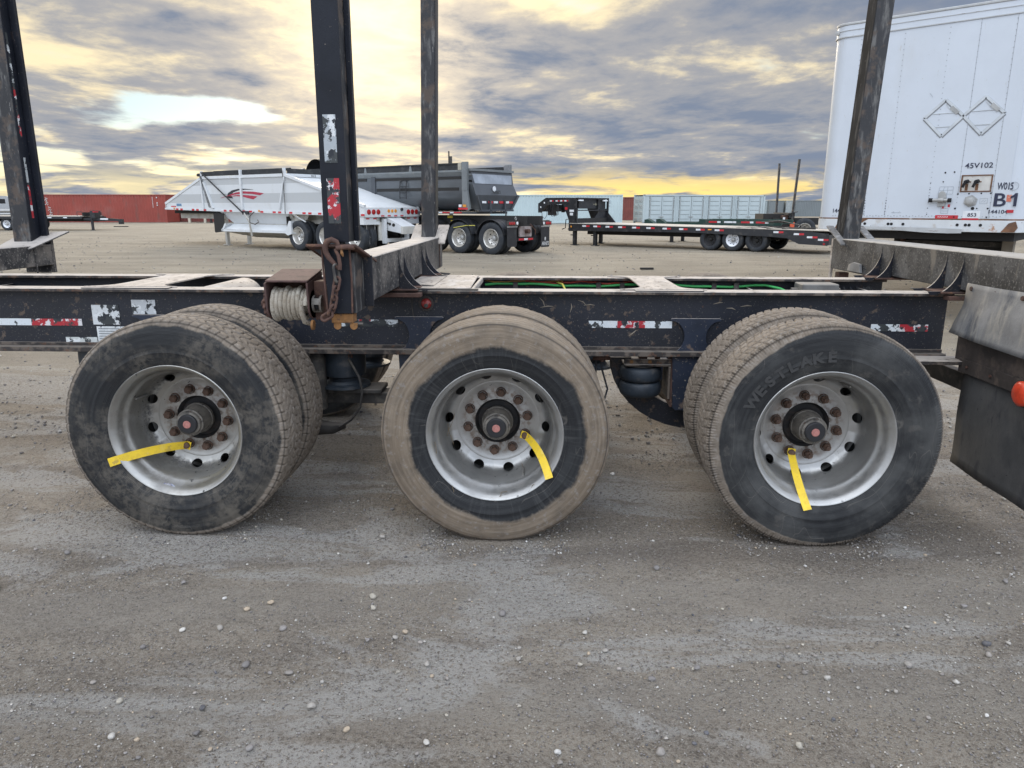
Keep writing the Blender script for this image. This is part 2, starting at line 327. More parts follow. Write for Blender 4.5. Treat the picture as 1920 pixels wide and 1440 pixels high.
for m_ in (m_rim_a, m_rim_b, m_rim_c):
    overlay_ring(m_, .143, .040, (.17, .11, .075), .75); overlay_ring(m_, .108, .02, (.08, .05, .035), .9); overlay_ring(m_, .272, .016, (.20, .18, .16), .5, 20)
overlay_ring(m_rim_a, .235, .022, (.05, .048, .05), 1.0, 60)
def tyre_mat(name, mode):
    m = bpy.data.materials.new(name); m.use_nodes = True; t = NT(m.node_tree); t.n.clear()
    out = t.new('ShaderNodeOutputMaterial'); b = t.new('ShaderNodeBsdfPrincipled'); t.l.new(b.outputs[0], out.inputs[0])
    tc = t.new('ShaderNodeTexCoord'); o = tc.outputs['Object']; x, y, z = t.xyz(o)
    r = t.math('SQRT', t.math('ADD', t.math('MULTIPLY', x, x), t.math('MULTIPLY', z, z)))
    ang = t.math('ARCTAN2', z, x)
    na = t.noise(o, 9, 8, .65); nb = t.noise(o, 38, 6, .65); nc = t.noise(o, 3.2, 5, .6)
    # polar coordinates for radial scuffs and rings
    pol = t.comb(t.math('MULTIPLY', r, 60.0), t.math('MULTIPLY', ang, 1.2), y)
    ring = t.noise(pol, 1.0, 4, .6)
    c = t.mix(t.step(ring, .35, .65), (.0125, .013, .0145), (.024, .025, .026))
    tan = t.mix(t.step(nb, .3, .7), (.165, .135, .105), (.24, .20, .16))
    grey = (.085, .085, .083)
    if mode == 'a':      # blotchy mud over a black wall
        c = t.mix(t.math('MULTIPLY', t.math('MULTIPLY', t.step(nb, .38, .60), t.step(nc, .40, .60)), .62), c, (.105, .092, .075))
        c = t.mix(t.math('MULTIPLY', t.step(t.math('ADD', t.math('MULTIPLY', na, .6), t.math('MULTIPLY', nc, .4)), .50, .60), .38), c, (.13, .115, .095))
        lowr = t.math('MULTIPLY', t.step(z, -.15, -.42), t.step(x, .0, .35)); c = t.mix(t.math('MULTIPLY', t.math('MULTIPLY', lowr, t.step(na, .44, .54)), .6), c, (.16, .138, .108))
        edge = t.math('ADD', r, t.math('MULTIPLY', t.math('SUBTRACT', na, .5), .035))
        k = t.step(edge, .476, .486)
    elif mode == 'b':    # broad tan ring, dark centre
        left = t.math('MULTIPLY', t.step(x, .15, -.35), .0)
        edge = t.math('ADD', r, t.math('MULTIPLY', t.math('SUBTRACT', nc, .5), .11))
        edge = t.math('ADD', edge, t.math('MULTIPLY', t.math('SUBTRACT', nb, .5), .02))
        edge = t.math('SUBTRACT', edge, t.math('MULTIPLY', x, .035))
        k = t.step(edge, .385, .405)
        rad_s = t.noise(t.comb(t.math('MULTIPLY', r, 5.0), t.math('MULTIPLY', ang, 26.0), .3), 1.0, 4, .6)
        c = t.mix(t.math('MULTIPLY', t.step(rad_s, .5, .72), .35), c, grey)
        tan = t.mix(t.step(ring, .35, .68), (.165, .128, .092), (.235, .188, .14))
    else:                # clean wall, mud shoulder thicker towards -x
        c = t.mix(t.math('MULTIPLY', t.step(nc, .42, .66), .7), c, (.075, .075, .072))
        c = t.mix(t.math('MULTIPLY', t.step(na, .56, .66), .35), c, (.11, .10, .088))
        edge = t.math('ADD', r, t.math('MULTIPLY', t.math('SUBTRACT', nc, .5), .05))
        edge = t.math('SUBTRACT', edge, t.math('MULTIPLY', x, .05))
        k = t.step(edge, .476, .484)
    tread = t.math('MAXIMUM', t.step(r, .491, .497), 0.0)
    k = t.math('MAXIMUM', k, tread)
    groove = t.math('MULTIPLY', tread, t.math('SUBTRACT', 1.0, t.step(r, .498, .502)))
    tan2 = t.mix(t.math('MULTIPLY', t.step(nb, .54, .66), .5), tan, (.27, .245, .22))
    k = t.math('MULTIPLY', k, t.math('ADD', .72, t.math('MULTIPLY', t.step(na, .34, .6), .28)))
    c = t.mix(k, c, tan2)
    c = t.mix(t.math('MULTIPLY', groove, .75), c, (.045, .038, .032))
    inner = t.math('SUBTRACT', 1.0, t.step(r, .298, .312))
    c = t.mix(t.math('MULTIPLY', inner, .8), c, (.02, .022, .026))
    for sd_, sc_ in ((3.1, 2.3), (11.7, 3.1)):      # long hair scratches
        v3 = t.new('ShaderNodeMapping'); t.l.new(o, v3.inputs[0]); v3.inputs['Location'].default_value = (sd_, sd_, sd_); v3.inputs['Scale'].default_value = (1.6, 1, .7)
        s0 = t.math('ABSOLUTE', t.math('SUBTRACT', t.noise(v3.outputs[0], sc_, 2, .4, .6), .5))
        c = t.mix(t.math('MULTIPLY', t.math('MULTIPLY', t.math('SUBTRACT', 1.0, t.step(s0, .0, .0035)), t.step(nc, .45, .55)), .34), c, (.17, .155, .135))
    t.l.new(c, b.inputs['Base Color'])
    t.l.new(t.math('ADD', .66, t.math('MULTIPLY', k, .3)), b.inputs['Roughness']); b.inputs['Specular IOR Level'].default_value = .32
    bp = t.new('ShaderNodeBump'); bp.inputs['Strength'].default_value = .45; bp.inputs['Distance'].default_value = .004
    mould = t.math('MULTIPLY', t.math('SINE', t.math('MULTIPLY', r, 1150.0)), t.math('MAXIMUM', t.math('MULTIPLY', t.step(r, .300, .304), t.math('SUBTRACT', 1.0, t.step(r, .334, .338))), t.math('MULTIPLY', t.step(r, .448, .451), t.math('SUBTRACT', 1.0, t.step(r, .468, .471)))))
    h = t.math('ADD', t.math('MULTIPLY', mould, .22), t.math('MULTIPLY', nb, 1.0)); h = t.math('ADD', h, t.math('ADD', t.math('MULTIPLY', k, 1.1), t.math('MULTIPLY', ring, .6)))
    t.l.new(h, bp.inputs['Height']); t.l.new(bp.outputs[0], b.inputs['Normal'])
    return m
m_tyre_a = tyre_mat('blotchy_muddy_tyre', 'a'); m_tyre_b = tyre_mat('tan_ringed_tyre', 'b'); m_tyre_c = tyre_mat('dark_walled_tyre', 'c')

def worn_tape(name, spans, wear=.5, base=(.012, .015, .022), seed=0., film=(.035, .04, .042)):
    """retro-reflective tape; spans: (x0, x1, colour) along object x; flaked off where the noise is high, bare paint shows"""
    m = bpy.data.materials.new(name); m.use_nodes = True; t = NT(m.node_tree); t.n.clear()
    out = t.new('ShaderNodeOutputMaterial'); b = t.new('ShaderNodeBsdfPrincipled'); t.l.new(b.outputs[0], out.inputs[0])
    tc = t.new('ShaderNodeTexCoord'); o = tc.outputs['Object']; x, y, z = t.xyz(o)
    mp = t.new('ShaderNodeMapping'); t.l.new(o, mp.inputs[0]); mp.inputs['Location'].default_value = (seed, seed * 1.7, seed * .6); vv = mp.outputs[0]
    n = t.noise(vv, 24, 6, .6); n2 = t.noise(vv, 90, 4, .6)
    c = (.5, .5, .5)
    for (x0, x1, cc) in spans: c = t.mix(t.math('MULTIPLY', t.math('GREATER_THAN', x, x0), t.math('LESS_THAN', x, x1)), c, cc)
    c = t.mix(t.math('MULTIPLY', t.step(n, .52, .56), .0 if wear < .2 else .9), c, (.66, .68, .68))
    c = t.mix(t.math('MULTIPLY', t.step(n2, .60, .66), .35), c, (.2, .18, .16))
    k = t.step(t.math('ADD', t.math('MULTIPLY', t.noise(vv, 13, 7, .65), .8), t.math('MULTIPLY', n, .2)), .62 - wear * .28, .635 - wear * .28)
    c = t.mix(k, c, t.mix(t.step(n, .5, .6), film, base))
    t.l.new(c, b.inputs['Base Color']); b.inputs['Roughness'].default_value = .5
    return m
RED = (.38, .018, .028); WHT = (.62, .66, .68)
print('part1 ok')
PEBBLES = [(-0.491, -1.144, 0.0139, 0), (-1.094, -1.138, 0.0116, 1), (-0.908, -0.597, 0.0132, 5), (-1.028, -0.519, 0.0094, 8), (-0.955, -0.73, 0.0136, 0), (-0.829, -0.559, 0.0134, 5), (-1.025, -1.298, 0.0115, 3), (-0.946, -1.308, 0.0092, 5), (-0.614, -1.32, 0.0121, 2), (-0.114, -1.293, 0.0114, 3), (-0.219, -1.14, 0.0073, 6), (-0.169, -0.921, 0.0134, 0), (0.258, -1.312, 0.0112, 8), (0.368, -0.72, 0.0124, 3), (0.342, -0.9, 0.0107, 1), (0.145, -1.12, 0.0065, 1), (0.698, -0.217, 0.0158, 4), (0.591, -1.322, 0.0066, 5), (-0.275, -0.743, 0.0115, 5), (-0.303, -0.784, 0.0122, 0), (-0.357, -1.24, 0.0109, 5), (-0.425, -0.588, 0.0142, 1), (0.725, -0.907, 0.0132, 4), (0.941, -1.257, 0.0129, 1), (1.085, -1.135, 0.008, 7), (1.331, -0.998, 0.0093, 0), (1.554, -0.93, 0.0104, 3), (1.554, -1.097, 0.008, 8), (-0.067, -0.511, 0.0093, 6), (1.536, -0.637, 0.0097, 0), (0.987, -0.604, 0.0089, 1)]

# ------------------------------------------------------------------ ground
def lattice(seed):
    g = np.random.default_rng(seed).random((256, 256))
    def f(x, y):
        xi = np.floor(x).astype(int); yi = np.floor(y).astype(int); fx = x - xi; fy = y - yi
        fx = fx * fx * (3 - 2 * fx); fy = fy * fy * (3 - 2 * fy)
        a = g[xi % 256, yi % 256]; b = g[(xi + 1) % 256, yi % 256]; c = g[xi % 256, (yi + 1) % 256]; d = g[(xi + 1) % 256, (yi + 1) % 256]
        return (a * (1 - fx) + b * fx) * (1 - fy) + (c * (1 - fx) + d * fx) * fy - .5
    return f
_L = [lattice(i) for i in range(7)]
def ground_z(x, y):
    x = np.asarray(x, float); y = np.asarray(y, float)
    z = .030 * _L[0](x * .55 + 9, y * 1.1) + .016 * _L[1](x * 1.9, y * 3.1 + 5) + .010 * _L[2](x * 6, y * 7.5) + .009 * _L[3](x * 13, y * 17) + .006 * _L[4](x * 34, y * 36)
    # flat where the wheels stand
    w = np.ones_like(z)
    for cx in (-1.4376, 0, 1.4376):
        for cy in (.14, .475, 2.115, 2.45):
            w = np.minimum(w, np.clip((np.hypot((x - cx) / 1.2, (y - cy)) - .16) / .35, 0, 1))
    fade = np.clip(1.0 - (y - 14) / 60, .15, 1)
    return z * w * fade - .003 * w
def build_ground():
    def graded(lo, hi, step, mlo, mhi, k):
        a = list(np.arange(lo, hi, step)); s = step
        while a[-1] < mhi: s *= k; a.append(a[-1] + s)
        s = step; b = [lo]
        while b[-1] > mlo: s *= k; b.append(b[-1] - s)
        return np.array(b[:0:-1] + a)
    xs = graded(-3.4, 3.6, .028, -1500, 1500, 1.09); ys = graded(-2.3, 2.2, .026, -60, 2400, 1.075)
    X, Y = np.meshgrid(xs, ys, indexing='ij'); Z = ground_z(X, Y)
    nx, ny = X.shape
    v = np.stack([X, Y, Z], -1).reshape(-1, 3)
    i = np.arange(nx - 1)[:, None] * ny + np.arange(ny - 1)[None, :]
    f = np.stack([i, i + ny, i + ny + 1, i + 1], -1).reshape(-1, 4)
    me = bpy.data.meshes.new('ground'); me.from_pydata(v.tolist(), [], f.tolist()); me.shade_smooth()
    m = bpy.data.materials.new('packed_gravel'); m.use_nodes = True; t = NT(m.node_tree); t.n.clear()
    out = t.new('ShaderNodeOutputMaterial'); b = t.new('ShaderNodeBsdfPrincipled'); t.l.new(b.outputs[0], out.inputs[0])
    P = t.new('ShaderNodeNewGeometry').outputs['Position']; x, y, z = t.xyz(P)
    sx = t.comb(t.math('MULTIPLY', x, .45), y, 0)      # tracks run along the rows: streaks stretched in x
    big = t.noise(sx, .9, 5, .6, .3); mid = t.noise(sx, 4.2, 8, .68, .5); fine = t.noise(P, 62, 7, .74); grit = t.noise(P, 190, 4, .7)
    c = t.mix(t.step(big, .40, .60), (.295, .245, .190), (.40, .340, .270))
    c = t.mix(t.math('MULTIPLY', t.step(mid, .42, .66), .45), c, (.13, .108, .092))
    c = t.mix(t.math('MULTIPLY', t.step(fine, .48, .60), .62), c, (.42, .375, .315)); c = t.mix(t.math('MULTIPLY', t.math('SUBTRACT', 1.0, t.step(fine, .38, .48)), .55), c, (.090, .073, .057))  # pale grains, and pits darkened in the colour as crevice shade
    c = t.mix(t.math('MULTIPLY', t.step(grit, .52, .62), .5), c, (.50, .46, .40)); c = t.mix(t.math('MULTIPLY', t.math('SUBTRACT', 1.0, t.step(grit, .34, .46)), .40), c, (.10, .088, .078))
    far = t.step(y, .9, 6.0)  # yellower far gravel; ramp also paints backlight behind the trailer into the colour
    c = t.mix(t.math('MULTIPLY', far, .8), c, t.mix(t.step(big, .3, .7), (.245, .212, .160), (.335, .295, .225)))
    fs = t.noise(t.comb(t.math('MULTIPLY', x, .12), t.math('MULTIPLY', y, .8), 4), 1.0, 8, .7, .3)
    c = t.mix(t.math('MULTIPLY', t.math('MULTIPLY', far, t.step(fs, .5, .66)), .5), c, (.19, .16, .125))
    # packed wheel tracks: long smooth pale lanes, slightly askew to the trailer
    lane = t.noise(t.comb(t.math('MULTIPLY', x, .10), t.math('ADD', t.math('MULTIPLY', y, 1.5), t.math('MULTIPLY', x, -.12)), 6), 1.1, 3, .5, .1)
    lanek = t.math('MULTIPLY', t.step(lane, .50, .62), t.math('SUBTRACT', 1.0, far))
    c = t.mix(t.math('MULTIPLY', lanek, .42), c, (.375, .335, .285)); c = t.mix(t.math('MULTIPLY', t.math('MULTIPLY', t.math('SUBTRACT', 1.0, t.step(lane, .36, .46)), t.math('SUBTRACT', 1.0, far)), .40), c, (.15, .125, .104))
    # pale dried salt and clay smears
    sm = t.noise(t.comb(t.math('MULTIPLY', x, .5), t.math('MULTIPLY', y, 1.5), 3.0), 1.5, 8, .62, .8)
    smk = t.math('MULTIPLY', t.step(sm, .49, .58), t.step(fine, .38, .50))
    c = t.mix(t.math('MULTIPLY', smk, t.math('MULTIPLY', t.math('SUBTRACT', 1.0, far), .70)), c, (.50, .475, .44))
    # small set stones, two sizes of cells, each with its own tint
    for sc, amt, lo, hi in ((75.0, .75, .10, .34), (170.0, .6, .12, .36)):
        vo = t.new('ShaderNodeTexVoronoi'); t.l.new(P, vo.inputs['Vector']); vo.inputs['Scale'].default_value = sc
        rnd = t.xyz(vo.outputs['Color'])
        tint = t.mix(t.step(rnd[1], .2, .9), (.14, .125, .115), (.46, .42, .36))
        pick = t.math('MULTIPLY', t.math('GREATER_THAN', rnd[0], .52), t.math('SUBTRACT', 1.0, t.step(vo.outputs['Distance'], lo, hi)))
        c = t.mix(t.math('MULTIPLY', pick, amt), c, tint)
        if sc < 100: bigpick = pick
        else: smallpick = pick
    t.l.new(c, b.inputs['Base Color']); b.inputs['Roughness'].default_value = .92; b.inputs['Specular IOR Level'].default_value = .3
    h = t.math('ADD', t.math('ADD', t.math('MULTIPLY', fine, 1.3), t.math('MULTIPLY', grit, .5)), t.math('ADD', t.math('MULTIPLY', bigpick, .55), t.math('MULTIPLY', smallpick, .3)))
    h = t.math('ADD', h, t.math('MULTIPLY', t.noise(P, 11, 6, .7), 1.6))
    bp = t.new('ShaderNodeBump'); bp.inputs['Strength'].default_value = 1.0; bp.inputs['Distance'].default_value = .02
    t.l.new(h, bp.inputs['Height']); t.l.new(bp.outputs[0], b.inputs['Normal'])
    me.materials.append(m)
    o = bpy.data.objects.new('ground', me); COL.objects.link(o); tag(o, kind='structure')
build_ground()

def ico(sub):
    import bmesh
    bm = bmesh.new(); bmesh.ops.create_icosphere(bm, subdivisions=sub, radius=1.0)
    v = np.array([tuple(q.co) for q in bm.verts]); f = np.array([[w.index for w in q.verts] for q in bm.faces]); bm.free(); return v, f
def stone_material():
    m = bpy.data.materials.new('loose_stone'); m.use_nodes = True; t = NT(m.node_tree); t.n.clear()
    out = t.new('ShaderNodeOutputMaterial'); b = t.new('ShaderNodeBsdfPrincipled'); t.l.new(b.outputs[0], out.inputs[0])
    at = t.new('ShaderNodeAttribute', attribute_name='tint'); P = t.new('ShaderNodeNewGeometry').outputs['Position']
    n = t.noise(P, 140, 5, .65)
    c = t.mix(t.math('MULTIPLY', t.step(n, .35, .7), .45), at.outputs['Color'], (.17, .15, .13))
    t.l.new(c, b.inputs['Base Color']); b.inputs['Roughness'].default_value = .85
    return m
m_stone = stone_material()
TINTS = np.array([[.36, .33, .29], [.42, .38, .31], [.25, .23, .215], [.50, .47, .42], [.20, .185, .175], [.44, .35, .25], [.30, .27, .24], [.10, .10, .11], [.60, .58, .54], [.28, .25, .22]])
TP = np.array([.17, .08, .2, .05, .17, .05, .14, .04, .02, .08]); TP /= TP.sum()
def stones(name, n, area, smin, smax, sub, dens=None, power=2.2):
    bv, bf = ico(sub); K = 14; shapes = []
    for k in range(K):
        r = np.random.default_rng(100 + k)
        d = r.normal(size=(6, 3)); d /= np.linalg.norm(d, axis=1)[:, None]
        v = bv.copy()
        for q in d:                                  # flatten facets
            s = v @ q; lim = r.uniform(.55, .9); v = v - np.outer(np.clip(s - lim, 0, None), q)
        v *= np.array([1, r.uniform(.65, .95), r.uniform(.45, .7)]); shapes.append(v)
    x = rng.uniform(area[0], area[1], n); y = area[2] + (area[3] - area[2]) * rng.random(n) ** (dens or 1.0)
    # gather in loose drifts
    keep = (_L[5](x * 1.1, y * 3.0) * .7 + _L[2](x * 4.5, y * 7.0) * .5 + .5) + rng.random(n) * .55 > .60; x = x[keep]; y = y[keep]
    ok = np.ones(len(x), bool)
    for cx in (-1.4376, 0, 1.4376):
        for cy in (.14, .475): ok &= ~((abs(x - cx) < .14) & (abs(y - cy) < .17))
    x = x[ok]; y = y[ok]; n = len(x)
    s = smin + (smax - smin) * rng.random(n) ** power; z = ground_z(x, y) + s * .36 + .0012
    V = []; F = []; C = []; nb = len(bv); ti = rng.choice(len(TINTS), n, p=TP)
    for i in range(n):
        a = rng.uniform(0, 6.28); ca, sa = math.cos(a), math.sin(a); v = shapes[i % K] * s[i]
        V.append(np.stack([v[:, 0] * ca - v[:, 1] * sa + x[i], v[:, 0] * sa + v[:, 1] * ca + y[i], v[:, 2] + z[i]], -1)); F.append(bf + i * nb)
    col = np.repeat(TINTS[ti] * rng.uniform(.70, 1.22, (n, 1)), nb, axis=0)
    me = bpy.data.meshes.new(name); V = np.concatenate(V); F = np.concatenate(F)
    me.vertices.add(len(V)); me.vertices.foreach_set('co', V.ravel()); me.loops.add(F.size); me.loops.foreach_set('vertex_index', F.ravel())
    me.polygons.add(len(F)); me.polygons.foreach_set('loop_start', np.arange(len(F)) * 3); me.update(); me.validate()
    if sub > 1: me.shade_smooth()
    ca = me.color_attributes.new('tint', 'FLOAT_COLOR', 'POINT'); ca.data.foreach_set('color', np.concatenate([col, np.ones((len(col), 1))], 1).ravel())
    me.materials.append(m_stone)
    o = bpy.data.objects.new(name, me); COL.objects.link(o)
    return o
for args in (('gravel', 60000, (-2.3, 2.6, -2.0, 1.3), .0016, .0048, 1, None, 1.8), ('gravel', 7500, (-3.2, 3.4, -2.1, 2.4), .0036, .0090, 2, None, 3.2),
             ('gravel', 220, (-3.4, 3.4, -1.9, 2.6), .010, .018, 2, None, 2.0), ('gravel', 9000, (-8, 9, 1.6, 11), .006, .018, 1, 1.5, 2.0), ('gravel', 5000, (-22, 24, 9, 34), .012, .035, 1, 1.2, 2.2)):
    tag(stones(*args), 'loose mixed gravel scattered over the packed yard', 'gravel', kind='stuff')
for cx in (-1.4376, 0, 1.4376):      # grit pushed up along each tyre's footprint
    for a in ((cx - .32, cx + .32, -.10, .0), (cx - .34, cx - .13, -.04, .30), (cx + .13, cx + .34, -.04, .30)):
        tag(stones('gravel', 190, a, .0025, .008, 1, None, 1.8), 'grit pushed up along the footprints of the near tyres', 'gravel', kind='stuff')
# a few pebbles big enough to pick out
def pebble(x, y, s, ti, rot):
    v, f = ico(3); r = np.random.default_rng(int(abs(x * 1000)) + 3)
    for q in r.normal(size=(7, 3)):
        q /= np.linalg.norm(q); d = v @ q; v = v - np.outer(np.clip(d - r.uniform(.6, .92), 0, None) * .8, q)
    v *= np.array([1, r.uniform(.7, .9), r.uniform(.55, .75)]) * s
    me = bpy.data.meshes.new('pebble'); me.from_pydata(v.tolist(), [], f.tolist()); me.shade_smooth()
    ca = me.color_attributes.new('tint', 'FLOAT_COLOR', 'POINT'); ca.data.foreach_set('color', np.tile(np.append(TINTS[ti], 1), len(v)))
    me.materials.append(m_stone); o = bpy.data.objects.new('pebble', me); COL.objects.link(o)
    o.location = (x, y, float(ground_z(x, y)) + s * .5 + .002); o.rotation_euler = (0, 0, rot)
    cn = ['grey buff', 'buff', 'dark grey', 'whitish', 'charcoal grey', 'tan', 'grey', 'near black', 'bright white', 'brown grey'][ti]
    sz = 'small ' if s < .0095 else 'larger ' if s > .0125 else 'rounded '
    row = 'near the tyre' if y > -.62 else 'on open gravel' if y > -1.0 else 'close to the viewer'
    at = 'below the wheel with blotchy mud' if x < -.72 else 'below the wheel of the WESTLAKE tyre' if x > .72 else 'below the tan ringed wheel'
    tag(o, f'{sz}{cn} pebble {row} {at}', 'pebble', 'larger pebbles lying on the gravel')
for i, (x, y, s, ti) in enumerate(PEBBLES): pebble(x, y, s, ti, i * 1.3)

# ------------------------------------------------------------------ log trailer in front
T = empty('log_trailer', (0, 0, 0))
tag(T, 'black three axle logging trailer with bare frame and tall steel stakes', 'trailer')
AX = 1.4376; HUBZ = .503

m_zinc0 = mat('dull_zinc', (.25, .24, .22), .5, .4, .15, 8)
def tyre_mesh(kind):
    prof = [(.034, .289), (.026, .296), (.0235, .305), (.019, .313), (.0175, .318), (.012, .330), (.0075, .345), (.004, .360), (.0025, .366), (.0032, .3675), (.0010, .385), (0, .405), (.0010, .425), (.0032, .440),
            (.0046, .4405), (.0052, .452), (.0085, .464), (.0125, .476), (.0165, .485)]
    nt = 40; tr = []
    for i in range(nt + 1):
        y = .0205 + (.2595 - .0205) * i / nt; e = abs(y - .14) / .1195
        tr.append((y, .510 - .004 * e * e - .012 * max(0, (e - .86) / .14) ** 2))
    P = prof + tr + [(.28 - a, r) for a, r in prof[::-1]]
    NA = 900 if kind != 'rib' else 720; np_ = len(P)
    Y = np.array([q[0] for q in P]); R = np.array([q[1] for q in P])
    th = np.arange(NA) * 2 * np.pi / NA; TH, YY = np.meshgrid(th, Y, indexing='ij'); RR = np.tile(R, (NA, 1))
    tz = np.clip((RR - .474) / .012, 0, 1)
    dep = np.zeros_like(RR); s = TH * .505; yc = YY - .14; rs = np.random.default_rng(5)
    if kind == 'block':
        pitch = 2 * np.pi * .505 / 76
        zig = .006 * (2 * np.abs(((s / pitch) % 1) - .5) * 2 - 1)
        for g in (-.066, 0., .066): dep = np.maximum(dep, np.clip(1 - np.abs(yc - g - zig) / .0055, 0, 1) ** .5)
        ph = (s + .5 * np.abs(yc) + .012 * np.sin(yc * 60)) % pitch
        dep = np.maximum(dep, .85 * np.clip(1 - np.abs(ph - pitch * .5) / .0048, 0, 1) ** .6)
        d = .0095
    elif kind == 'lug':
        pitch = 2 * np.pi * .505 / 84
        zig = .004 * (2 * np.abs(((s / pitch) % 1) - .5) * 2 - 1)
        for g in (-.078, -.028, .028, .078): dep = np.maximum(dep, np.clip(1 - np.abs(yc - g - zig) / .0055, 0, 1) ** .5)
        sh = (np.abs(yc) > .078); ph = (s + .25 * np.abs(yc)) % pitch; ph2 = (s + .25 * np.abs(yc)) % (pitch / 3)
        dep = np.maximum(dep, np.where(sh, 1.0, .6) * np.clip(1 - np.abs(ph - pitch * .5) / .005, 0, 1) ** .6)
        dep = np.maximum(dep, np.where(np.abs(yc) > .104, .7, 0) * np.clip(1 - np.abs(ph2 - pitch / 6) / .0042, 0, 1) ** .6)
        d = .010
    else:
        for g in (-.072, -.026, .026, .072): dep = np.maximum(dep, np.clip(1 - np.abs(yc - g) / .0052, 0, 1) ** .4)
        wob = .0060 * _L[6](TH * 36, YY * 30) * np.clip((np.abs(yc) - .085) / .03, 0, 1) + .0022 * _L[4](TH * 9, YY * 10)
        RR = RR + np.where(RR > .47, wob, 0); d = .007
    RR = RR - dep * d * tz
    RR = RR + .0016 * _L[5](TH * 40, YY * 60) * tz
    X = RR * np.cos(TH); Z = RR * np.sin(TH)
    bulge = np.clip((-Z - .44) / .06, 0, 1) * np.clip(1 - np.abs(RR - .46) / .05, 0, 1) * .006
    YY = YY + np.where(yc < 0, -bulge, bulge)
    Z = np.maximum(Z, -HUBZ - .001)
    v = np.stack([X, YY, Z], -1).reshape(-1, 3)
    i = (np.arange(NA)[:, None] * np_ + np.arange(np_ - 1)[None, :]); j = (((np.arange(NA) + 1) % NA)[:, None] * np_ + np.arange(np_ - 1)[None, :])
    f = np.stack([i, i + 1, j + 1, j], -1).reshape(-1, 4)
    me = bpy.data.meshes.new('tyre'); me.from_pydata(v.tolist(), [], f.tolist()); me.shade_smooth(); me.set_sharp_from_angle(angle=rad(38))
    return me
TM = {k: tyre_mesh(k) for k in ('block', 'rib', 'lug')}
def put_mesh(name, me, m, parent, loc=(0, 0, 0)):
    me2 = me.copy() if len(me.materials) and me.materials[0] != m else me
    if not len(me2.materials): me2.materials.append(m)
    else: me2.materials[0] = m
    o = bpy.data.objects.new(name, me2); COL.objects.link(o); o.parent = parent; o.location = loc; return o

def rim_builder(hole_off):
    """outer rim with ten real hand holes through the disc, bolt ring and bore"""
    b = MB()
    lip = [(.262, .107), (.2615, .150), (.2605, .184), (.2575, .190), (.2580, .196)]       # bore, bolt ring, step
    b.lathe(lip, n=80)
    # hole zone from (y .258, r .196) to (y .203, r .2515)
    def zp(u): # u 0..1 -> (y, r)
        u2 = u; y = .258 - .012 * u2 - .046 * u2 ** 2.2; r = .196 + .0545 * (1 - (1 - u2) ** 1.35); return y, r
    N = 32; sec = rad(36); hr = .0255
    for k in range(10):
        c = rad(hole_off) + k * sec; ring_o = []; ring_i = []; ring_m = []
        for i in range(N):
            a = 2 * math.pi * i / N; ca, sa = math.cos(a), math.sin(a)
            m_ = max(abs(ca), abs(sa)); px, py = ca / m_, sa / m_               # square
            y, r = zp(.5 + .5 * py); t = c + px * sec / 2; ring_o.append((r * math.cos(t), y, r * math.sin(t)))
            for lst, q, dy in ((ring_m, 1.0, 0.), (ring_i, 1.0, .014)):
                uu = .50 + ca * 0 + sa * hr * q / .0790; y, r = zp(uu); t = c + ca * hr * q / .228
                lst.append((r * math.cos(t), y + dy, r * math.sin(t)))
        vs = ring_o + ring_m + ring_i; fs = []
        for i in range(N):
            j = (i + 1) % N; fs.append((i, j, j + N, i + N)); fs.append((i + N, j + N, j + 2 * N, i + 2 * N))
        b._add(vs, fs)
    y1, r1 = zp(1.0)
    barrel = [(y1, r1), (.190, .2530), (.172, .2540), (.120, .2545), (.104, .2565), (.094, .262), (.086, .2685), (.072, .2735), (.056, .2765), (.042, .281), (.032, .288), (.025, .2955), (.0195, .3005), (.0185, .3040), (.0205, .3065), (.026, .3070), (.031, .300)]
    b.lathe(barrel, n=96)
    return b
def nut_builder(mid, rusty=1):
    b = MB()
    b.lathe([(0, 0), (0, .0232), (.006, .0232), (.0085, .0195)], c=(0, -.0085, 0), n=20)    # flange, towards camera at -y
    b.v = []; b.f = []
    b.lathe([(0, .0235), (-.006, .0235), (-.009, .0205)], n=20)
    hexa = [(.0185 * math.cos(rad(60 * i + 12)), .0185 * math.sin(rad(60 * i + 12))) for i in range(6)]
    b.prism(hexa, 'xz', -.009, -.030)
    b.lathe([(-.030, .0150), (-.034, .0135), (-.034, 0.0)], n=14)
    if mid: b.lathe([(-.034, .0105), (-.046, .0105), (-.047, 0)], n=12)
    return b
NUTM = nut_builder(False).build('lug_nut', m_nut, None, smooth=30).data
NUTL = nut_builder(True).build('lug_nut', m_nut, None, smooth=30).data
for o in [o for o in bpy.data.objects if o.name.startswith('lug_nut')]: bpy.data.objects.remove(o)

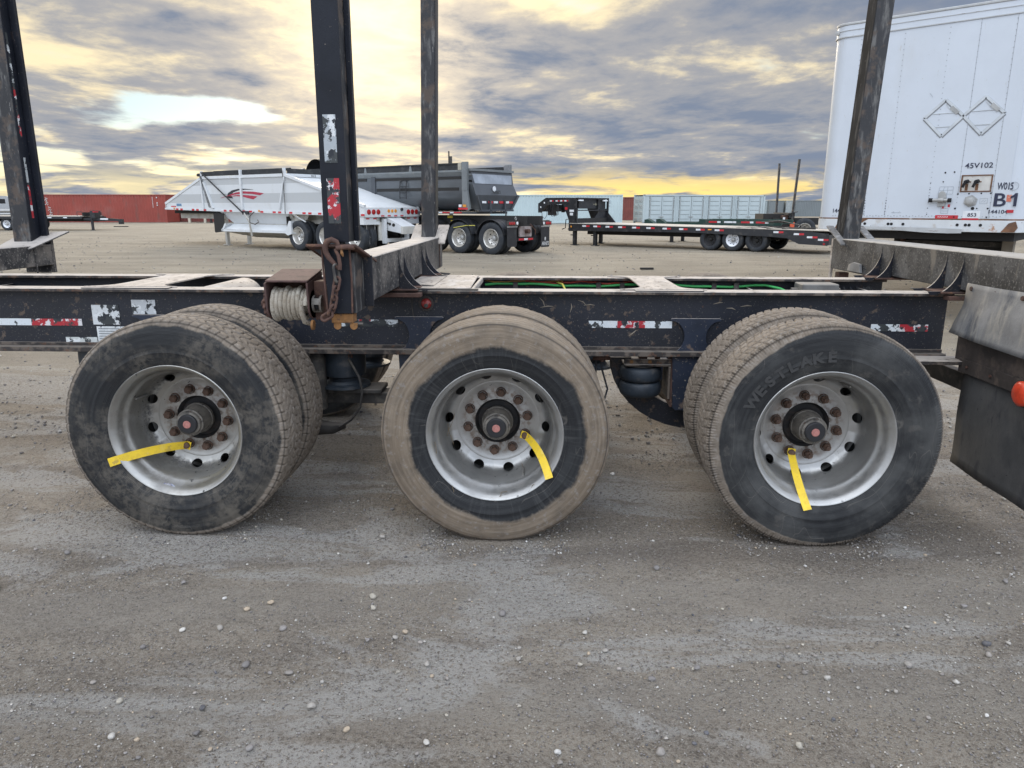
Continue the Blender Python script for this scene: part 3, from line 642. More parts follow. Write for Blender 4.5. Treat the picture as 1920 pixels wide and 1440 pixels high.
def hub_part(parent, long):
    b = MB()
    b.lathe([(.262, .0735), (.245, .0735), (.243, .0700), (.178, .0600), (.176, .0640), (.166, .0640), (.163, .058), (.150, .055), (.147, .045)], n=40)
    b.build('hub', m_hub, parent, smooth=30)
    b = MB(); b.lathe([(.147, .046), (.138, .0455), (.134, .041), (.134, .018)], n=32); b.build('hub_cap', m_capring, parent, smooth=30)
    b = MB(); b.lathe([(.134, .0185), (.1315, .0175), (.1305, .0)], n=24); b.build('hub_plug', m_pink, parent, smooth=30)
    for i in range(6):
        a = rad(60 * i + 20); MBo = MB(); MBo.prism([(.0065 * math.cos(rad(60 * k)), .0065 * math.sin(rad(60 * k))) for k in range(6)], 'xz', 0, -.007)
        o = MBo.build('hub_bolt', m_nut, parent); o.location = (.0525 * math.cos(a), .164, .0525 * math.sin(a))
    b = MB(); b.lathe([(.267, .1085), (.275, .100), (.300, .090), (.300, .0)], n=40)
    b.lathe([(.290, .0), (.290, .205), (.30, .21), (.47, .21), (.5, .19)], n=48)
    b.build('brake_drum', m_hubdark, parent, smooth=30)

def near_wheel(X, kind, tm, rm, hole, nut, long):
    w = empty('wheel', (X, 0, HUBZ), parent=T)
    put_mesh('tyre', TM[kind], tm, w); put_mesh('tyre', TM[kind], tm, w, (0, .335, 0))
    rim_builder(hole).build('rim', rm, w, smooth=34)
    b = MB(); b.lathe([(.335 + .28 - y, r) for y, r in [(.262, .107), (.2615, .186), (.20, .2515), (.12, .2545), (.086, .2685), (.056, .2765), (.025, .2955), (.0185, .304), (.03, .30)]], n=64); b.build('rim', rm, w, smooth=34)
    b = MB(); b.lathe([(.35, .289), (.36, .277), (.42, .27), (.47, .262)], n=64); b.build('rim', rm, w, smooth=34)
    hub_part(w, long)
    for k in range(10):
        a = rad(nut + 36 * k); o = bpy.data.objects.new('lug_nut', NUTL if long else NUTM); COL.objects.link(o); o.parent = w
        o.location = (.1428 * math.cos(a), .2612, .1428 * math.sin(a)); o.rotation_euler = (0, random.uniform(0, 1), 0)
    return w
wA = near_wheel(-AX, 'block', m_tyre_a, m_rim_a, 12, 30, False)
wB = near_wheel(0, 'rib', m_tyre_b, m_rim_b, -5, 11.5, False)
wC = near_wheel(AX, 'lug', m_tyre_c, m_rim_c, 10, 26, True)
# embossed lettering on the dark walled tyre
def arc_text(s, r, a0, a1, h, parent, m, y=-.0012, flip=False, bold=.02):
    b = MB(); n = len(s)
    for i, ch in enumerate(s):
        a = rad(a0 + (a1 - a0) * i / max(1, n - 1)); c = Vector((r * math.cos(a), y, r * math.sin(a)))
        up = Vector((math.cos(a), 0, math.sin(a))); right = Vector((math.sin(a), 0, -math.cos(a)))
        if flip: up = -up; right = -right
        dim = text_geo(ch, bold)[2]; w = h * dim[0] / dim[1]
        w *= 1.18
        b.text(ch, c - right * w / 2 - up * h / 2, right, up, h, bold=bold, t=0, width=w)
    o = b.build('lettering', m, parent)
    s_ = o.modifiers.new('thick', 'SOLIDIFY'); s_.thickness = .0022; s_.offset = 0
    return o
m_emb_c = mat('embossed_rubber_c', (.036, .0355, .035), .8, 0, .2, 30)
m_emb_b = mat('embossed_rubber_b', (.12, .105, .088), .8, 0, .2, 30)
arc_text('WESTLAKE', .374, 152, 92, .047, wC, m_emb_c, y=.0000, bold=.045)
# far wheels, seen only through the gaps
b = MB(); b.lathe([(.03, .29), (.012, .33), (0, .405), (.006, .455), (.018, .487), (.03, .500), (.06, .508), (.07, .509), (.072, .500), (.078, .500), (.08, .509), (.135, .510), (.137, .501), (.143, .501), (.145, .510), (.20, .509), (.202, .5), (.208, .5), (.21, .508), (.25, .500), (.262, .487), (.274, .455), (.28, .405), (.268, .33), (.25, .29)], n=72)
far_t = b.build('tyre', m_tyre_c, None, smooth=30); far_t_me = far_t.data; bpy.data.objects.remove(far_t)
for X in (-AX, 0, AX):
    w = empty('wheel', (X, 1.975, HUBZ), parent=T)
    for dy in (0, .335): put_mesh('tyre', far_t_me, m_tyre_c, w, (0, dy, 0))
    b = MB(); b.lathe([(.02, .30), (.05, .277), (.15, .258), (.02 + .1, .2), (.0, .19), (.0, .0)], n=40); b.lathe([(.32, .25), (.32, 0)], n=40); b.build('rim', m_hubdark, w, smooth=30)
    b = MB(); b.cyl((X, .45, HUBZ), (X, 2.14, HUBZ), .064, 20); b.cyl((X, .62, HUBZ), (X, .66, HUBZ), .2, 32); b.cyl((X, 1.93, HUBZ), (X, 1.97, HUBZ), .2, 32)
    b.build('axle', m_grime, T, smooth=30)

# frame rails --------------------------------------------------------
XL, XR = -6.2, 2.355; RT = 1.051
for side, (ya, yb, wy) in enumerate(((.846, .976, .905), (1.614, 1.744, 1.676))):
    b = MB(); b.box(XL, XR, wy, wy + .01, .728, RT - .018); b.build('frame_web', m_frame, T)
    b = MB(); b.box(XL, XR, ya, yb, RT - .017, RT); b.build('top_flange', m_frame_low, T, bevel=.002)
    b = MB(); b.box(XL, XR, ya, yb, .700, .7275); b.build('bottom_flange', m_frame_bot, T, bevel=.002)
# lower lip seen as a second line on the near web
b = MB(); b.box(XL, XR, .892, .904, .7285, .745); b.build('web_weld_strip', m_frame_bot, T, bevel=.001)
# hourglass suspension hangers laid over the near web
def hourglass(cx, leg):
    p = []
    zt, zb = .905, .700; w0, w1 = .135, .058
    p += [(cx - w0 + .01, zt), (cx - w0, zt - .004)]
    p += [(cx - w1 - .0 - .075 + .075 * math.sin(rad(t)), (zt + zb) / 2 + .088 * math.cos(rad(t))) for t in range(0, 181, 15)]
    if leg: p += [(cx - .115, .40), (cx + .10, .40)]
    p += [(cx + w1 + .075 - .075 * math.sin(rad(t)), (zt + zb) / 2 + .088 * math.cos(rad(t))) for t in range(180, -1, -15)]
    p += [(cx + w0, zt - .004), (cx + w0 - .01, zt)]
    return p
for cx in (-1.93, -.465, 1.035):
    MB().prism(hourglass(cx, False), 'xz', .884, .8915).build('hanger_plate', m_hanger, T, bevel=.002)
    for yy in (.872, 1.02):
        MB().prism([(cx - .118, .699), (cx - .105, .41), (cx - .09, .395), (cx + .13, .395), (cx + .15, .43), (cx + .15, .699)], 'xz', yy, yy + .012).build('hanger_leg', m_hanger, T, bevel=.002)
    MB().box(cx - .118, cx - .106, .8845, 1.0195, .41, .699).build('hanger_leg', m_rust, T, bevel=.002)
    for yy in (1.56, 1.70):
        MB().prism([(cx - .118, .699), (cx - .105, .41), (cx + .13, .395), (cx + .15, .699)], 'xz', yy, yy + .012).build('hanger_leg', m_hanger, T)
    MB().cyl((cx + .07, .862, .49), (cx + .07, 1.04, .49), .035, 20).build('pivot_bolt', m_rust, T, smooth=30)
# curved trailing arm pieces, one each side
for cx in (-1.93, 1.035):
    for yy in (1.035,):
        pts = [(cx - .44, .66)] + [(cx - .44 + .50 * (1 - math.cos(rad(t))), .66 - .42 * math.sin(rad(t))) for t in range(10, 91, 10)] + [(cx + .38, .27)]
        inner = [(cx + .38, .37), (cx + .12, .355)] + [(cx - .32 + .40 * (1 - math.cos(rad(t))), .66 - .30 * math.sin(rad(t))) for t in range(80, 9, -10)] + [(cx - .32, .66)]
        MB().prism(pts + inner, 'xz', yy, yy + .07).build('suspension_arm', m_frame, T, bevel=.003)
# air springs
def bellows(cx, cy, z0, z1, r, n2):
    prof = []; h = (z1 - z0) / n2
    for k in range(n2):
        zb = z0 + k * h
        prof += [(zb + h * .5 - h * .48 * math.cos(rad(t)), r - .028 + .028 * math.sin(rad(t)) ** .6) for t in range(0, 181, 15)]
    return MB().lathe(prof, c=(cx, cy, 0), axis='z', n=40)
bellows(.765, 1.0, .452, .622, .118, 2).build('air_spring', m_bellows, T, smooth=60)
MB().lathe([(.622, .0), (.622, .085), (.632, .085), (.632, 0)], c=(.765, 1.0, 0), axis='z', n=32).build('air_spring_plate', m_grime, T, smooth=30)
MB().box(.66, .925, .905, 1.10, .634, .646).box(.66, .925, .905, .915, .6465, .675).box(.905, .917, .90, 1.1, .45, .633).build('air_spring_bracket', m_frame_low, T, bevel=.002)
for x in (.70, .80): MB().cyl((x, .898, .661), (x, .906, .661), .011, 6).build('bracket_bolt', m_rust_orange, T)
MB().box(.75, .79, .93, 1.0, .646, .699).box(.84, .86, .93, 1.0, .646, .699).build('air_spring_post', m_rust, T)
for cx, cy in ((-.925, 1.02), (-.925, 1.60), (-2.35, 1.02), (.53, 1.60), (1.95, 1.02), (1.95, 1.6)):
    MB().lathe([(.70, 0), (.70, .105), (.69, .118), (.60, .120), (.552, .116), (.54, .095), (.52, .09), (.505, .10), (.498, .14), (.485, .142), (.48, 0)], c=(cx, cy, 0), axis='z', n=36).build('air_spring', m_bellows, T, smooth=35)
MB().box(-1.14, -.70, .93, 1.12, .455, .480).box(-1.14, -.66, .96, 1.08, .39, .455).build('spring_seat', m_grime, T, bevel=.004)
for cx in (-1.055, .385):
    MB().tube([(cx, .93, .70), (cx, .93, .66), (cx - .002, .93, .45), (cx - .004, .93, .37), (cx - .004, .93, .355)], [.03, .046, .047, .046, .02], 20).build('shock_absorber', m_grime, T, smooth=30)
MB().tube([(-.90, .93, .685), (-.86, .91, .64), (-.815, .90, .56), (-.80, .90, .48), (-.82, .91, .38), (-.88, .93, .30), (-.95, .95, .25), (-1.0, 1.0, .24)], .007, 8).build('air_hose', m_grime, T, smooth=60)
for i in range(4): MB().cyl((-.905 + i * .016, .92, .69), (-.905 + i * .016, .92, .665), .007, 6).build('hose_fitting', m_rust, T)
MB().tube([(-1.12, .98, .24), (-1.0, .98, .235), (-.93, .98, .25)], [.05, .035, .015], 14).build('brake_chamber', m_grime, T, smooth=30)
for x0, x1 in ((.535, .565), (.505, .49)):
    MB().tube([(x0, .93, .70), (x0 + .004, .93, .62), (x1 + .01, .92, .5), (x1 - .02, .9, .40), (x1 - .09, .87, .33)], .0055, 8).build('air_hose', m_rubber, T, smooth=60)
MB().box(.50, .575, .915, .945, .672, .690).cyl((.49, .93, .672), (.585, .93, .672), .010, 8).cyl((.54, .93, .69), (.54, .93, .655), .012, 8).build('hose_fitting', m_rust, T)

# cross members and top plates ---------------------------------------
def waist(x0n, x1n, x0f, x1f, z):
    """plate between the rails, flared where it meets the flanges"""
    ya, yb = .905, 1.685; pts = []
    for t in np.linspace(0, 1, 25):
        f = (2 * t - 1); fl = .13 * abs(f) ** 9; pts.append((x0n + (x0f - x0n) * t - fl, ya + (yb - ya) * t))
    for t in np.linspace(1, 0, 25):
        f = (2 * t - 1); fl = .13 * abs(f) ** 9; pts.append((x1n + (x1f - x1n) * t + fl, ya + (yb - ya) * t))
    return MB().prism(pts, 'xy', z, z + .008)
waist(.75, .96, .75, .96, RT + .001).build('cross_plate', m_plate, T, bevel=.001)
waist(-2.20, -1.93, -2.20, -1.93, RT + .001).build('cross_plate', m_plate, T, bevel=.001)
waist(-3.9, -3.7, -3.9, -3.7, RT + .001).build('cross_plate', m_plate, T, bevel=.001)
MB().prism([(-.56, .90), (-.185, .90), (-.205, 1.68), (-.56, 1.68)], 'xy', RT + .001, RT + .009).build('deck_plate', m_plate, T, bevel=.001)
MB().prism([(.905, RT + .0005), (1.68, RT + .0005), (1.68, RT - .035), (.905, RT - .035)], 'yz', -.19, -.17).build('deck_plate_lip', m_plate, T, bevel=.008, seg=3)
MB().box(-.40, -.396, 1.0, 1.6, RT + .0092, RT + .0100).build('plate_seam', m_grime, T)
MB().box(-.55, -.14, .848, .900, RT + .001, RT + .006).build('edge_strip', m_dark, T); MB().box(.70, 1.06, .848, .900, RT + .001, RT + .006).build('edge_strip', m_frame, T)
MB().box(-2.31, -1.83, .848, .900, RT + .001, RT + .006).build('edge_strip', m_frame, T)
for x in (-3.3, -1.7, -.9, -.2, .88, 1.5, 2.2):
    MB().box(x, x + .012, .917, 1.674, .76, .99).build('cross_member', m_frame, T)
MB().lathe([(-.02, .0), (-.02, .07), (.01, .105), (.05, .12), (.55, .12), (.59, .105), (.62, .07), (.62, 0)], c=(-1.68, .98, .93), axis='y', n=36).build('air_tank', m_plate, T, smooth=40)
# hoses along the inside of the far rail
def wavy(x0, x1, y, z, amp, ph, n=24): return [(x0 + (x1 - x0) * i / n, y + .006 * math.sin(i * .9 + ph), z + amp * math.sin(i * .55 + ph) + amp * .4 * math.sin(i * 1.7)) for i in range(n + 1)]
m_green = mat('green_air_line', (.05, .38, .10), .4); m_redl = mat('red_air_line', (.42, .045, .03), .45); m_yell = mat('yellow_cable', (.55, .50, .10), .5); m_oran = mat('orange_cable', (.5, .24, .06), .5)
MB().tube(wavy(-.16, 1.62, 1.655, 1.002, .007, 0) + [(1.70, 1.60, .99), (1.75, 1.5, .96), (1.78, 1.42, .90)], .0085, 8).build('green_air_line', m_green, T, smooth=60)
MB().tube(wavy(.10, .80, 1.66, 1.018, .006, 1), .006, 8).build('red_air_line', m_redl, T, smooth=60)
MB().tube(wavy(-.16, .34, 1.664, 1.022, .004, 2), .005, 8).build('orange_cable', m_oran, T, smooth=60)
MB().tube([(.30, 1.655, 1.02), (.335, 1.62, 1.01), (.35, 1.54, .985), (.352, 1.45, .94)], .0065, 8).build('yellow_cable', m_yell, T, smooth=60)
for k in range(3): MB().tube(wavy(-5.5 if k == 0 else -.1, 2.2, 1.65 - k * .012, .955 - k * .018, .012, k * 1.4, 40), .0065, 6).build('black_cable', m_rubber, T, smooth=60)
for k in range(2): MB().tube([(-1.55 + k * .05, 1.3, .93), (-1.25, 1.42, .97 - k * .01), (-.9, 1.5, .99 - k * .012), (-.5, 1.55, .98)], .010, 8).build('black_cable', m_rubber, T, smooth=60)
for x in (.02, .55, .70, 1.28, 1.42): MB().box(x, x + .03, 1.640, 1.672, .975, 1.02).build('cable_clip', m_grime, T)
MB().box(1.78, 2.0, 1.45, 1.60, .93, 1.035).build('junction_box', mat('junction_box_grey', (.16, .155, .145), .7, 0, .2, 12, [((.08, .07, .06), 20, .55, .1, 6, .6)], top=((.3, .27, .23), .6)), T, bevel=.006)
for x0, x1 in ((1.735, 1.78), (2.0, 2.03)): MB().cyl((x0, 1.52, .985), (x1, 1.52, .985), .022, 12).build('cable_gland', m_grime, T, smooth=30)
MB().tube([(2.03, 1.52, .985), (2.07, 1.5, .98), (2.10, 1.44, .94)], .006, 6).build('yellow_cable', m_yell, T)
for k in range(4): MB().tube([(2.10 + .04 * k, 1.64, 1.0), (2.13 + .05 * k, 1.60, .93), (2.2 + .03 * k, 1.62, .96), (2.26, 1.64, 1.01)], .005, 6).build('black_cable', m_rubber, T)

# red marker lamp in the web, seen above the middle wheel
MB().lathe([(.0, .041), (-.010, .041), (-.012, .030), (-.004, .029)], c=(-.425, .9045, .975), n=32).build('lamp_ring', m_brown, T, smooth=30)
m_lens = mat('dusty_red_lens', (.30, .035, .03), .35, 0, .2, 60, [((.30, .24, .20), 24, .5, .12, 5, .7)])
MB().lathe([(-.004, .029), (-.014, .024), (-.017, .0)], c=(-.425, .9045, .975), n=24).build('marker_lamp', m_lens, T, smooth=60)
MB().lathe([(0, .011), (-.010, .011), (-.010, 0)], c=(-.425, .888, .965), n=14).build('lamp_plug', m_grime, T, smooth=30)
MB().tube([(-.50, .902, 1.02), (-.505, .902, .96), (-.498, .902, .90), (-.502, .902, .86)], .0035, 6).build('weld_bead', m_grime, T)

# worn tapes and stickers on the near web
def tapebox(x0, x1, z0, z1, m, y=.9038, name='reflective_tape'): return MB().box(x0, x1, y - .0016, y, z0, z1).build(name, m, T)
tapebox(-2.95, -2.655, .838, .876, worn_tape('tape_white_dirty', [(-9, 9, WHT)], .10, seed=1)); tapebox(-2.655, -2.365, .838, .876, worn_tape('tape_red_chipped', [(-9, 9, RED)], .22, seed=3.3))
tapebox(-3.3, -2.955, .838, .876, worn_tape('tape_red_b', [(-9, 9, RED)], .2, seed=2))
tapebox(-.93, -.585, .845, .884, worn_tape('tape_flaked_a', [(-9, -.80, WHT), (-.80, -.735, RED), (-.735, 9, WHT)], .50, seed=3.4))
tapebox(.46, .91, .848, .886, worn_tape('tape_flaked_b', [(-9, .615, WHT), (.615, .765, RED), (.765, 9, WHT)], .34, seed=2.9))
tapebox(1.97, 2.27, .840, .878, worn_tape('tape_flaked_c', [(-9, 2.12, WHT), (2.12, 9, RED)], .46, seed=4.4))
m_stk = worn_tape('sticker_torn', [(-9, 9, (.58, .60, .60))], .42, seed=9.1)
tapebox(-2.30, -2.145, .845, .955, m_stk, name='sticker'); tapebox(-2.285, -2.12, .705, .835, worn_tape('sticker_print', [(-9, 9, (.55, .57, .57))], .2, seed=5), name='sticker')
tapebox(-2.07, -1.935, .905, .985, worn_tape('sticker_scratched', [(-9, 9, (.5, .52, .53))], .40, seed=12), name='sticker'); tapebox(-2.47, -2.29, .728, .773, worn_tape('sticker_low', [(-9, 9, (.5, .52, .5))], .30, seed=15), name='sticker')
m_print = mat('faded_print', (.10, .11, .12), .6)
b = MB()
for i in range(7): b.box(-2.275, -2.275 + random.uniform(.09, .14), .9015, .9020, .820 - i * .014, .8235 - i * .014)
b.build('sticker_print_lines', m_print, T)
# small chalk scrape and scratches on the web
m_scr = mat('clay_scrape', (.26, .22, .17), .8)
b = MB()
for (x, z, l, a) in [(.205, .985, .06, -60), (.23, .960, .07, 5), (.42, .985, .05, -30), (.46, .97, .06, 0), (.36, .955, .05, -95), (1.15, .985, .05, 10), (1.30, .97, .06, 4), (1.22, .955, .05, -10), (.70, .82, .05, 40), (-.2, .93, .03, 80)]:
    c_, s_ = math.cos(rad(a)) * l / 2, math.sin(rad(a)) * l / 2; b.tube([(x - c_, .9035, z - s_), (x + .006, .9035, z + .004), (x + c_, .9035, z + s_)], [.001, .0035, .001], 5)
b.build('clay_scrape', m_scr, T)

# bunks ---------------------------------------------------------------
def gusset(bunk, y, xf, sgn, zt, w=.15, h=.2, m=None):
    """thin bracket with a concave outer edge standing on the rail against the beam face"""
    p = [(xf, zt)] + [(xf + sgn * w * (1 - math.cos(rad(t))) , zt - h * math.sin(rad(t))) for t in range(8, 91, 8)] + [(xf + sgn * (w + .01), RT + .012), (xf, RT + .012)]
    MB().prism(p, 'xz', y, y + .009).build('gusset', m or m_frame, bunk, bevel=.0015)
def make_bunk(x0, x1, face, zt=1.27, zb=1.075, stake=(True, True), lean=0.):
    bk = empty('bunk', parent=T)
    ye = .19 if face > 0 and x0 > -1 else .02; p = [(ye, zb), (ye, zt), (2.57, zt), (2.57, zb - .03), (1.95, zb - .03), (1.78, RT + .022), (.81, RT + .022), (.64, zb)]
    MB().prism(p, 'yz', x0, x1).build('beam', m_bunk_b if face < 0 else m_bunk, bk, bevel=.004)
    for y0, y1 in ((.80, 1.02), (1.57, 1.79)):
        MB().box(x0 - .10, x1 + .10, y0, y1, RT + .001, RT + .012).build('bunk_foot', m_rust, bk, bevel=.003)
        MB().box(x0 - .07, x1 + .12, y0 - .02, .845 if y0 < 1 else y1 + .02, RT - .03, RT - .008).build('clamp_plate', m_rust, bk, bevel=.003) if y0 < 1 else None
        for yy in (y0 + .02, y1 - .04):
            for xf, sg in ((x1, 1), (x0, -1)): gusset(bk, yy, xf + sg * .0005, sg, zt - .02)
    return bk
bM = make_bunk(-.715, -.555, 1)
bR = make_bunk(2.365, 2.60, -1, zt=1.265)
bL = make_bunk(-3.83, -3.60, 1, zt=1.20)

# middle bunk, near stake: a wide channel with a returned flange
def stake_near(bk, x0, x1, z0, z1):
    MB().box(x0, x1, .0, .010, z0, z1).build('stake_face', m_stake_black, bk, bevel=.0015)
    MB().box(x1 - .010, x1, .0105, .115, z0, z1).build('stake_flange', m_stake_worn, bk, bevel=.0015)
    MB().box(x0, x0 + .010, .0105, .115, z0, z1).build('stake_flange', m_stake_black, bk, bevel=.0015)
    MB().box(x0 + .0105, x1 - .0105, .095, .105, z0, z1).build('stake_back', m_stake_black, bk)
    MB().box(x1 + .0005, x1 + .022, .085, .115, z0, z1).build('stake_lip', m_stake_black, bk, bevel=.002)
stake_near(bM, -.704, -.600, 1.345, 3.6)
# pocket box below the plate
MB().prism([(-.715, 1.325), (-.600, 1.325), (-.600, 1.045), (-.700, 1.045)], 'xz', .0, .010).build('stake_pocket', m_stake_black, bM, bevel=.002)
MB().box(-.600, -.588, .0105, .20, 1.045, 1.30).build('stake_pocket', m_stake_worn, bM, bevel=.002)
MB().box(-.588, -.548, .175, .187, 1.055, 1.28).build('stake_pocket', m_frame, bM, bevel=.002)
MB().box(-.713, -.703, .0105, .20, 1.045, 1.30).build('stake_pocket', m_rust, bM, bevel=.002)
for x in (-.7165, -.600): MB().tube([(x, -.002, 1.32), (x + .004, -.003, 1.2), (x + (.012 if x < -.7 else 0), -.002, 1.05)], .0042, 6).build('weld_bead', m_rust, bM)
def plate_slope(bk, x0, x1, far=False, m=None, drop=.085):
    # sloping wear plate around the stake foot: high outboard, low inboard
    ys = (-.03, .285) if not far else (2.62, 2.305)
    b = MB(); z0, z1 = 1.338, 1.338 - drop
    v = [(x0, ys[0], z0), (x1, ys[0], z0), (x1 + .015, ys[1], z1), (x0 - .005, ys[1], z1)]
    b._add(v + [(a, c, d - .012) for a, c, d in v], [(0, 1, 2, 3), (7, 6, 5, 4), (0, 4, 5, 1), (1, 5, 6, 2), (2, 6, 7, 3), (3, 7, 4, 0)])
    return b.build('stake_plate', m or m_rust, bk, bevel=.002)
plate_slope(bM, -.775, -.565)
MB().prism([(-.770, 1.324), (-.716, 1.324), (-.716, 1.28)], 'xz', .02, .03).build('gusset', m_frame, bM)
MB().box(-.695, -.602, .010, .075, 1.003, 1.0445).build('latch_block', m_rust_orange, bM, bevel=.003)
for x in (-.672, -.602): 
    MB().prism(arc(x, .990, .016, 0, -180, 10) + [(x - .016, 1.003), (x + .016, 1.003)], 'xz', .015, .024).build('latch_lug', m_rust_orange, bM, bevel=.001)
MB().cyl((-.60, .03, .996), (-.565, .03, .996), .007, 10).build('latch_pin', m_grime, bM, smooth=30)

def ztape(name, spans, wear, seed, film=(.05, .055, .055)):
    m = worn_tape(name, [], wear, seed=seed, film=film)
    return m
def tape_v(bk, x0, x1, y0, y1, z0, z1, col, wear, seed, mname):
    return MB().box(x0, x1, y0, y1, z0, z1).build('reflective_tape', worn_tape(mname, [(-9, 9, col)], wear, seed=seed, film=(.04, .045, .045)), bk)
tape_v(bM, -.682, -.630, -.0018, -.0004, 1.66, 1.845, (.36, .39, .41), .30, 2.7, 'stake_tape_silver'); tape_v(bM, -.680, -.628, -.0018, -.0004, 1.42, 1.60, RED, .36, 5.6, 'stake_tape_red')

def stake_far(bk, x0, x1, z0, ztop, lean_x, m_front, m_side, side):
    """far stake: closed box leaning slightly along the trailer"""
    def P(x, y, z): return (x + lean_x * (z - z0), y + .02 * (z - z0), z)
    y0, y1 = 2.44, 2.555
    b = MB(); v = [P(x0, y0, z0), P(x1, y0, z0), P(x1, y1, z0), P(x0, y1, z0), P(x0, y0, ztop), P(x1, y0, ztop), P(x1, y1, ztop), P(x0, y1, ztop)]
    b._add(v, [(0, 3, 2, 1), (4, 5, 6, 7), (0, 1, 5, 4), (1, 2, 6, 5), (2, 3, 7, 6), (3, 0, 4, 7)]); o = b.build('stake', m_front, bk, bevel=.003)
    e = .004; xx = (x1 + .0005, x1 + e) if side > 0 else (x0 - e, x0 - .0005)
    b = MB(); v = [P(xx[0], y0 + .002, z0), P(xx[1], y0 + .002, z0), P(xx[1], y1 + .03, z0), P(xx[0], y1 + .03, z0), P(xx[0], y0 + .002, ztop), P(xx[1], y0 + .002, ztop), P(xx[1], y1 + .03, ztop), P(xx[0], y1 + .03, ztop)]
    b._add(v, [(0, 3, 2, 1), (4, 5, 6, 7), (0, 1, 5, 4), (1, 2, 6, 5), (2, 3, 7, 6), (3, 0, 4, 7)]); b.build('stake_side', m_side, bk)
    return P
stake_far(bM, -.690, -.590, 1.27, 4.3, .020, m_stake_worn, m_stake_black, 1)
PR = stake_far(bR, 2.385, 2.500, 1.25, 4.3, .048, m_stake_worn, m_stake_side, -1)
PL_ = stake_far(bL, -3.80, -3.665, 1.18, 4.3, .000, m_stake_worn, m_stake_black, 1)
MB().box(-3.660, -3.612, 2.555, 2.585, 1.18, 4.3).build('stake_flange', m_stake_black, bL, bevel=.002)
for z0, z1, col, sd in ((2.36, 2.70, (.42, .44, .44), 3.1), (1.98, 2.355, RED, 6.6), (1.66, 1.84, (.42, .44, .44), 8.2), (1.40, 1.655, RED, 1.9)):
    tape_v(bL, -3.6605, -3.6590, 2.484, 2.506, z0, z1, col, .3 if z0 < 1.7 else .5, sd, 'stake_tape_%d' % int(z0 * 100))
m_ear = mat('scuffed_grey_plate', (.16, .155, .15), .7, 0, .3, 14, [((.33, .32, .31), 22, .52, .1, 6, .7), ((.05, .045, .045), 14, .56, .1, 6, .7)], bump=.3)
# ears of the far plates
for bk, xa, xb, m in ((bM, -.735, -.535, m_plate), (bR, 2.362, 2.575, m_ear)):
    for s in (0, 1):
        x0, x1 = (xa - .03, -.692 if bk is bM else 2.384) if s == 0 else ((-.588 if bk is bM else 2.55), xb + .03)
        b = MB(); v = [(x0 - .0, 2.64, 1.355), (x1, 2.64, 1.355), (x1, 2.34, 1.235), (x0, 2.34, 1.235)]
        b._add(v + [(p, q, r - .014) for p, q, r in v], [(0, 1, 2, 3), (7, 6, 5, 4), (0, 4, 5, 1), (1, 5, 6, 2), (2, 6, 7, 3), (3, 7, 4, 0)]); b.build('stake_plate', m, bk, bevel=.003)
b = MB(); v = [(-3.86, 2.60, 1.275), (-3.50, 2.66, 1.30), (-3.575, 2.30, 1.185), (-3.86, 2.24, 1.165)]
b._add(v + [(p, q, r - .012) for p, q, r in v], [(0, 1, 2, 3), (7, 6, 5, 4), (0, 4, 5, 1), (1, 5, 6, 2), (2, 6, 7, 3), (3, 7, 4, 0)]); b.build('stake_plate', m_bunk, bL, bevel=.002)
MB().box(-3.5995, -3.594, 2.36, 2.372, .985, 1.2).build('stake_pocket', m_bunk, bL); MB().box(-3.83, -3.60, 2.571, 2.60, .985, 1.25).build('stake_pocket', m_bunk, bL, bevel=.002)
MB().box(-3.80, -3.66, 2.42, 2.54, .93, .985).build('latch_block', m_rust, bL, bevel=.003); MB().box(-3.70, -3.62, 2.5, 2.56, .92, .985).build('latch_lug', m_grime, bL, bevel=.003)
MB().box(2.366, 2.385, 2.5705, 2.60, .96, 1.26).build('stake_pocket', m_plate, bR, bevel=.002); MB().box(2.40, 2.47, 2.48, 2.56, .955, 1.02).build('latch_block', m_rust, bR, bevel=.003)
MB().box(-.555, -.550, 2.4, 2.41, 1.05, 1.26).build('weld_bead', m_rust, bM)
# grey rubber pads at the feet of the rear bunk
MB().prism([(2.0, 1.055), (2.22, 1.055), (2.20, 1.10), (2.12, 1.12), (2.02, 1.115)], 'yz', 2.345, 2.362).build('rubber_pad', m_flap_up, T, bevel=.003)

# winch ----------------------------------------------------------------
wn = empty('winch', parent=T)
cy, cz = .115, 1.072
v = [(-.985, .045, 1.180), (-.800, .045, 1.180), (-.800, .27, 1.212), (-.985, .27, 1.212)]
b = MB(); b._add(v + [(p, q, r - .009) for p, q, r in v], [(0, 1, 2, 3), (7, 6, 5, 4), (0, 4, 5, 1), (1, 5, 6, 2), (2, 6, 7, 3), (3, 7, 4, 0)]); b.build('housing_top', m_rust_plum, wn, bevel=.003, seg=2)
for x in (-.992, -.809):
    MB().prism([(.045, 1.168), (.265, 1.20), (.265, 1.02), (.20, .995)] + [(cy + .066 * math.cos(rad(t)), cz + .066 * math.sin(rad(t))) for t in range(-60, -200, -14)], 'yz', x, x + .009).build('side_plate', m_rust_plum, wn, bevel=.002)
MB().box(-.983, -.809, .250, .260, 1.0, 1.19).build('housing_back', m_rust, wn)
MB().box(-.798, -.716, .12, .20, 1.0, 1.17).build('winch_mount', m_rust, wn, bevel=.003)
MB().cyl((-1.0, cy, cz), (-.80, cy, cz), .022, 20).build('drum', m_rust, wn, smooth=30)
turns = 8.5; n_ = 300; pts = []
for i in range(n_ + 1):
    t = i / n_; a = turns * 2 * math.pi * t; rr = .059 + .004 * math.sin(a * .37) + .003 * math.sin(a * 1.3 + 1)
    pts.append((-.974 + .156 * t + .0012 * math.sin(a * .37) + .004 * math.sin(a), cy + rr * math.cos(a), cz + rr * 1.06 * math.sin(a)))
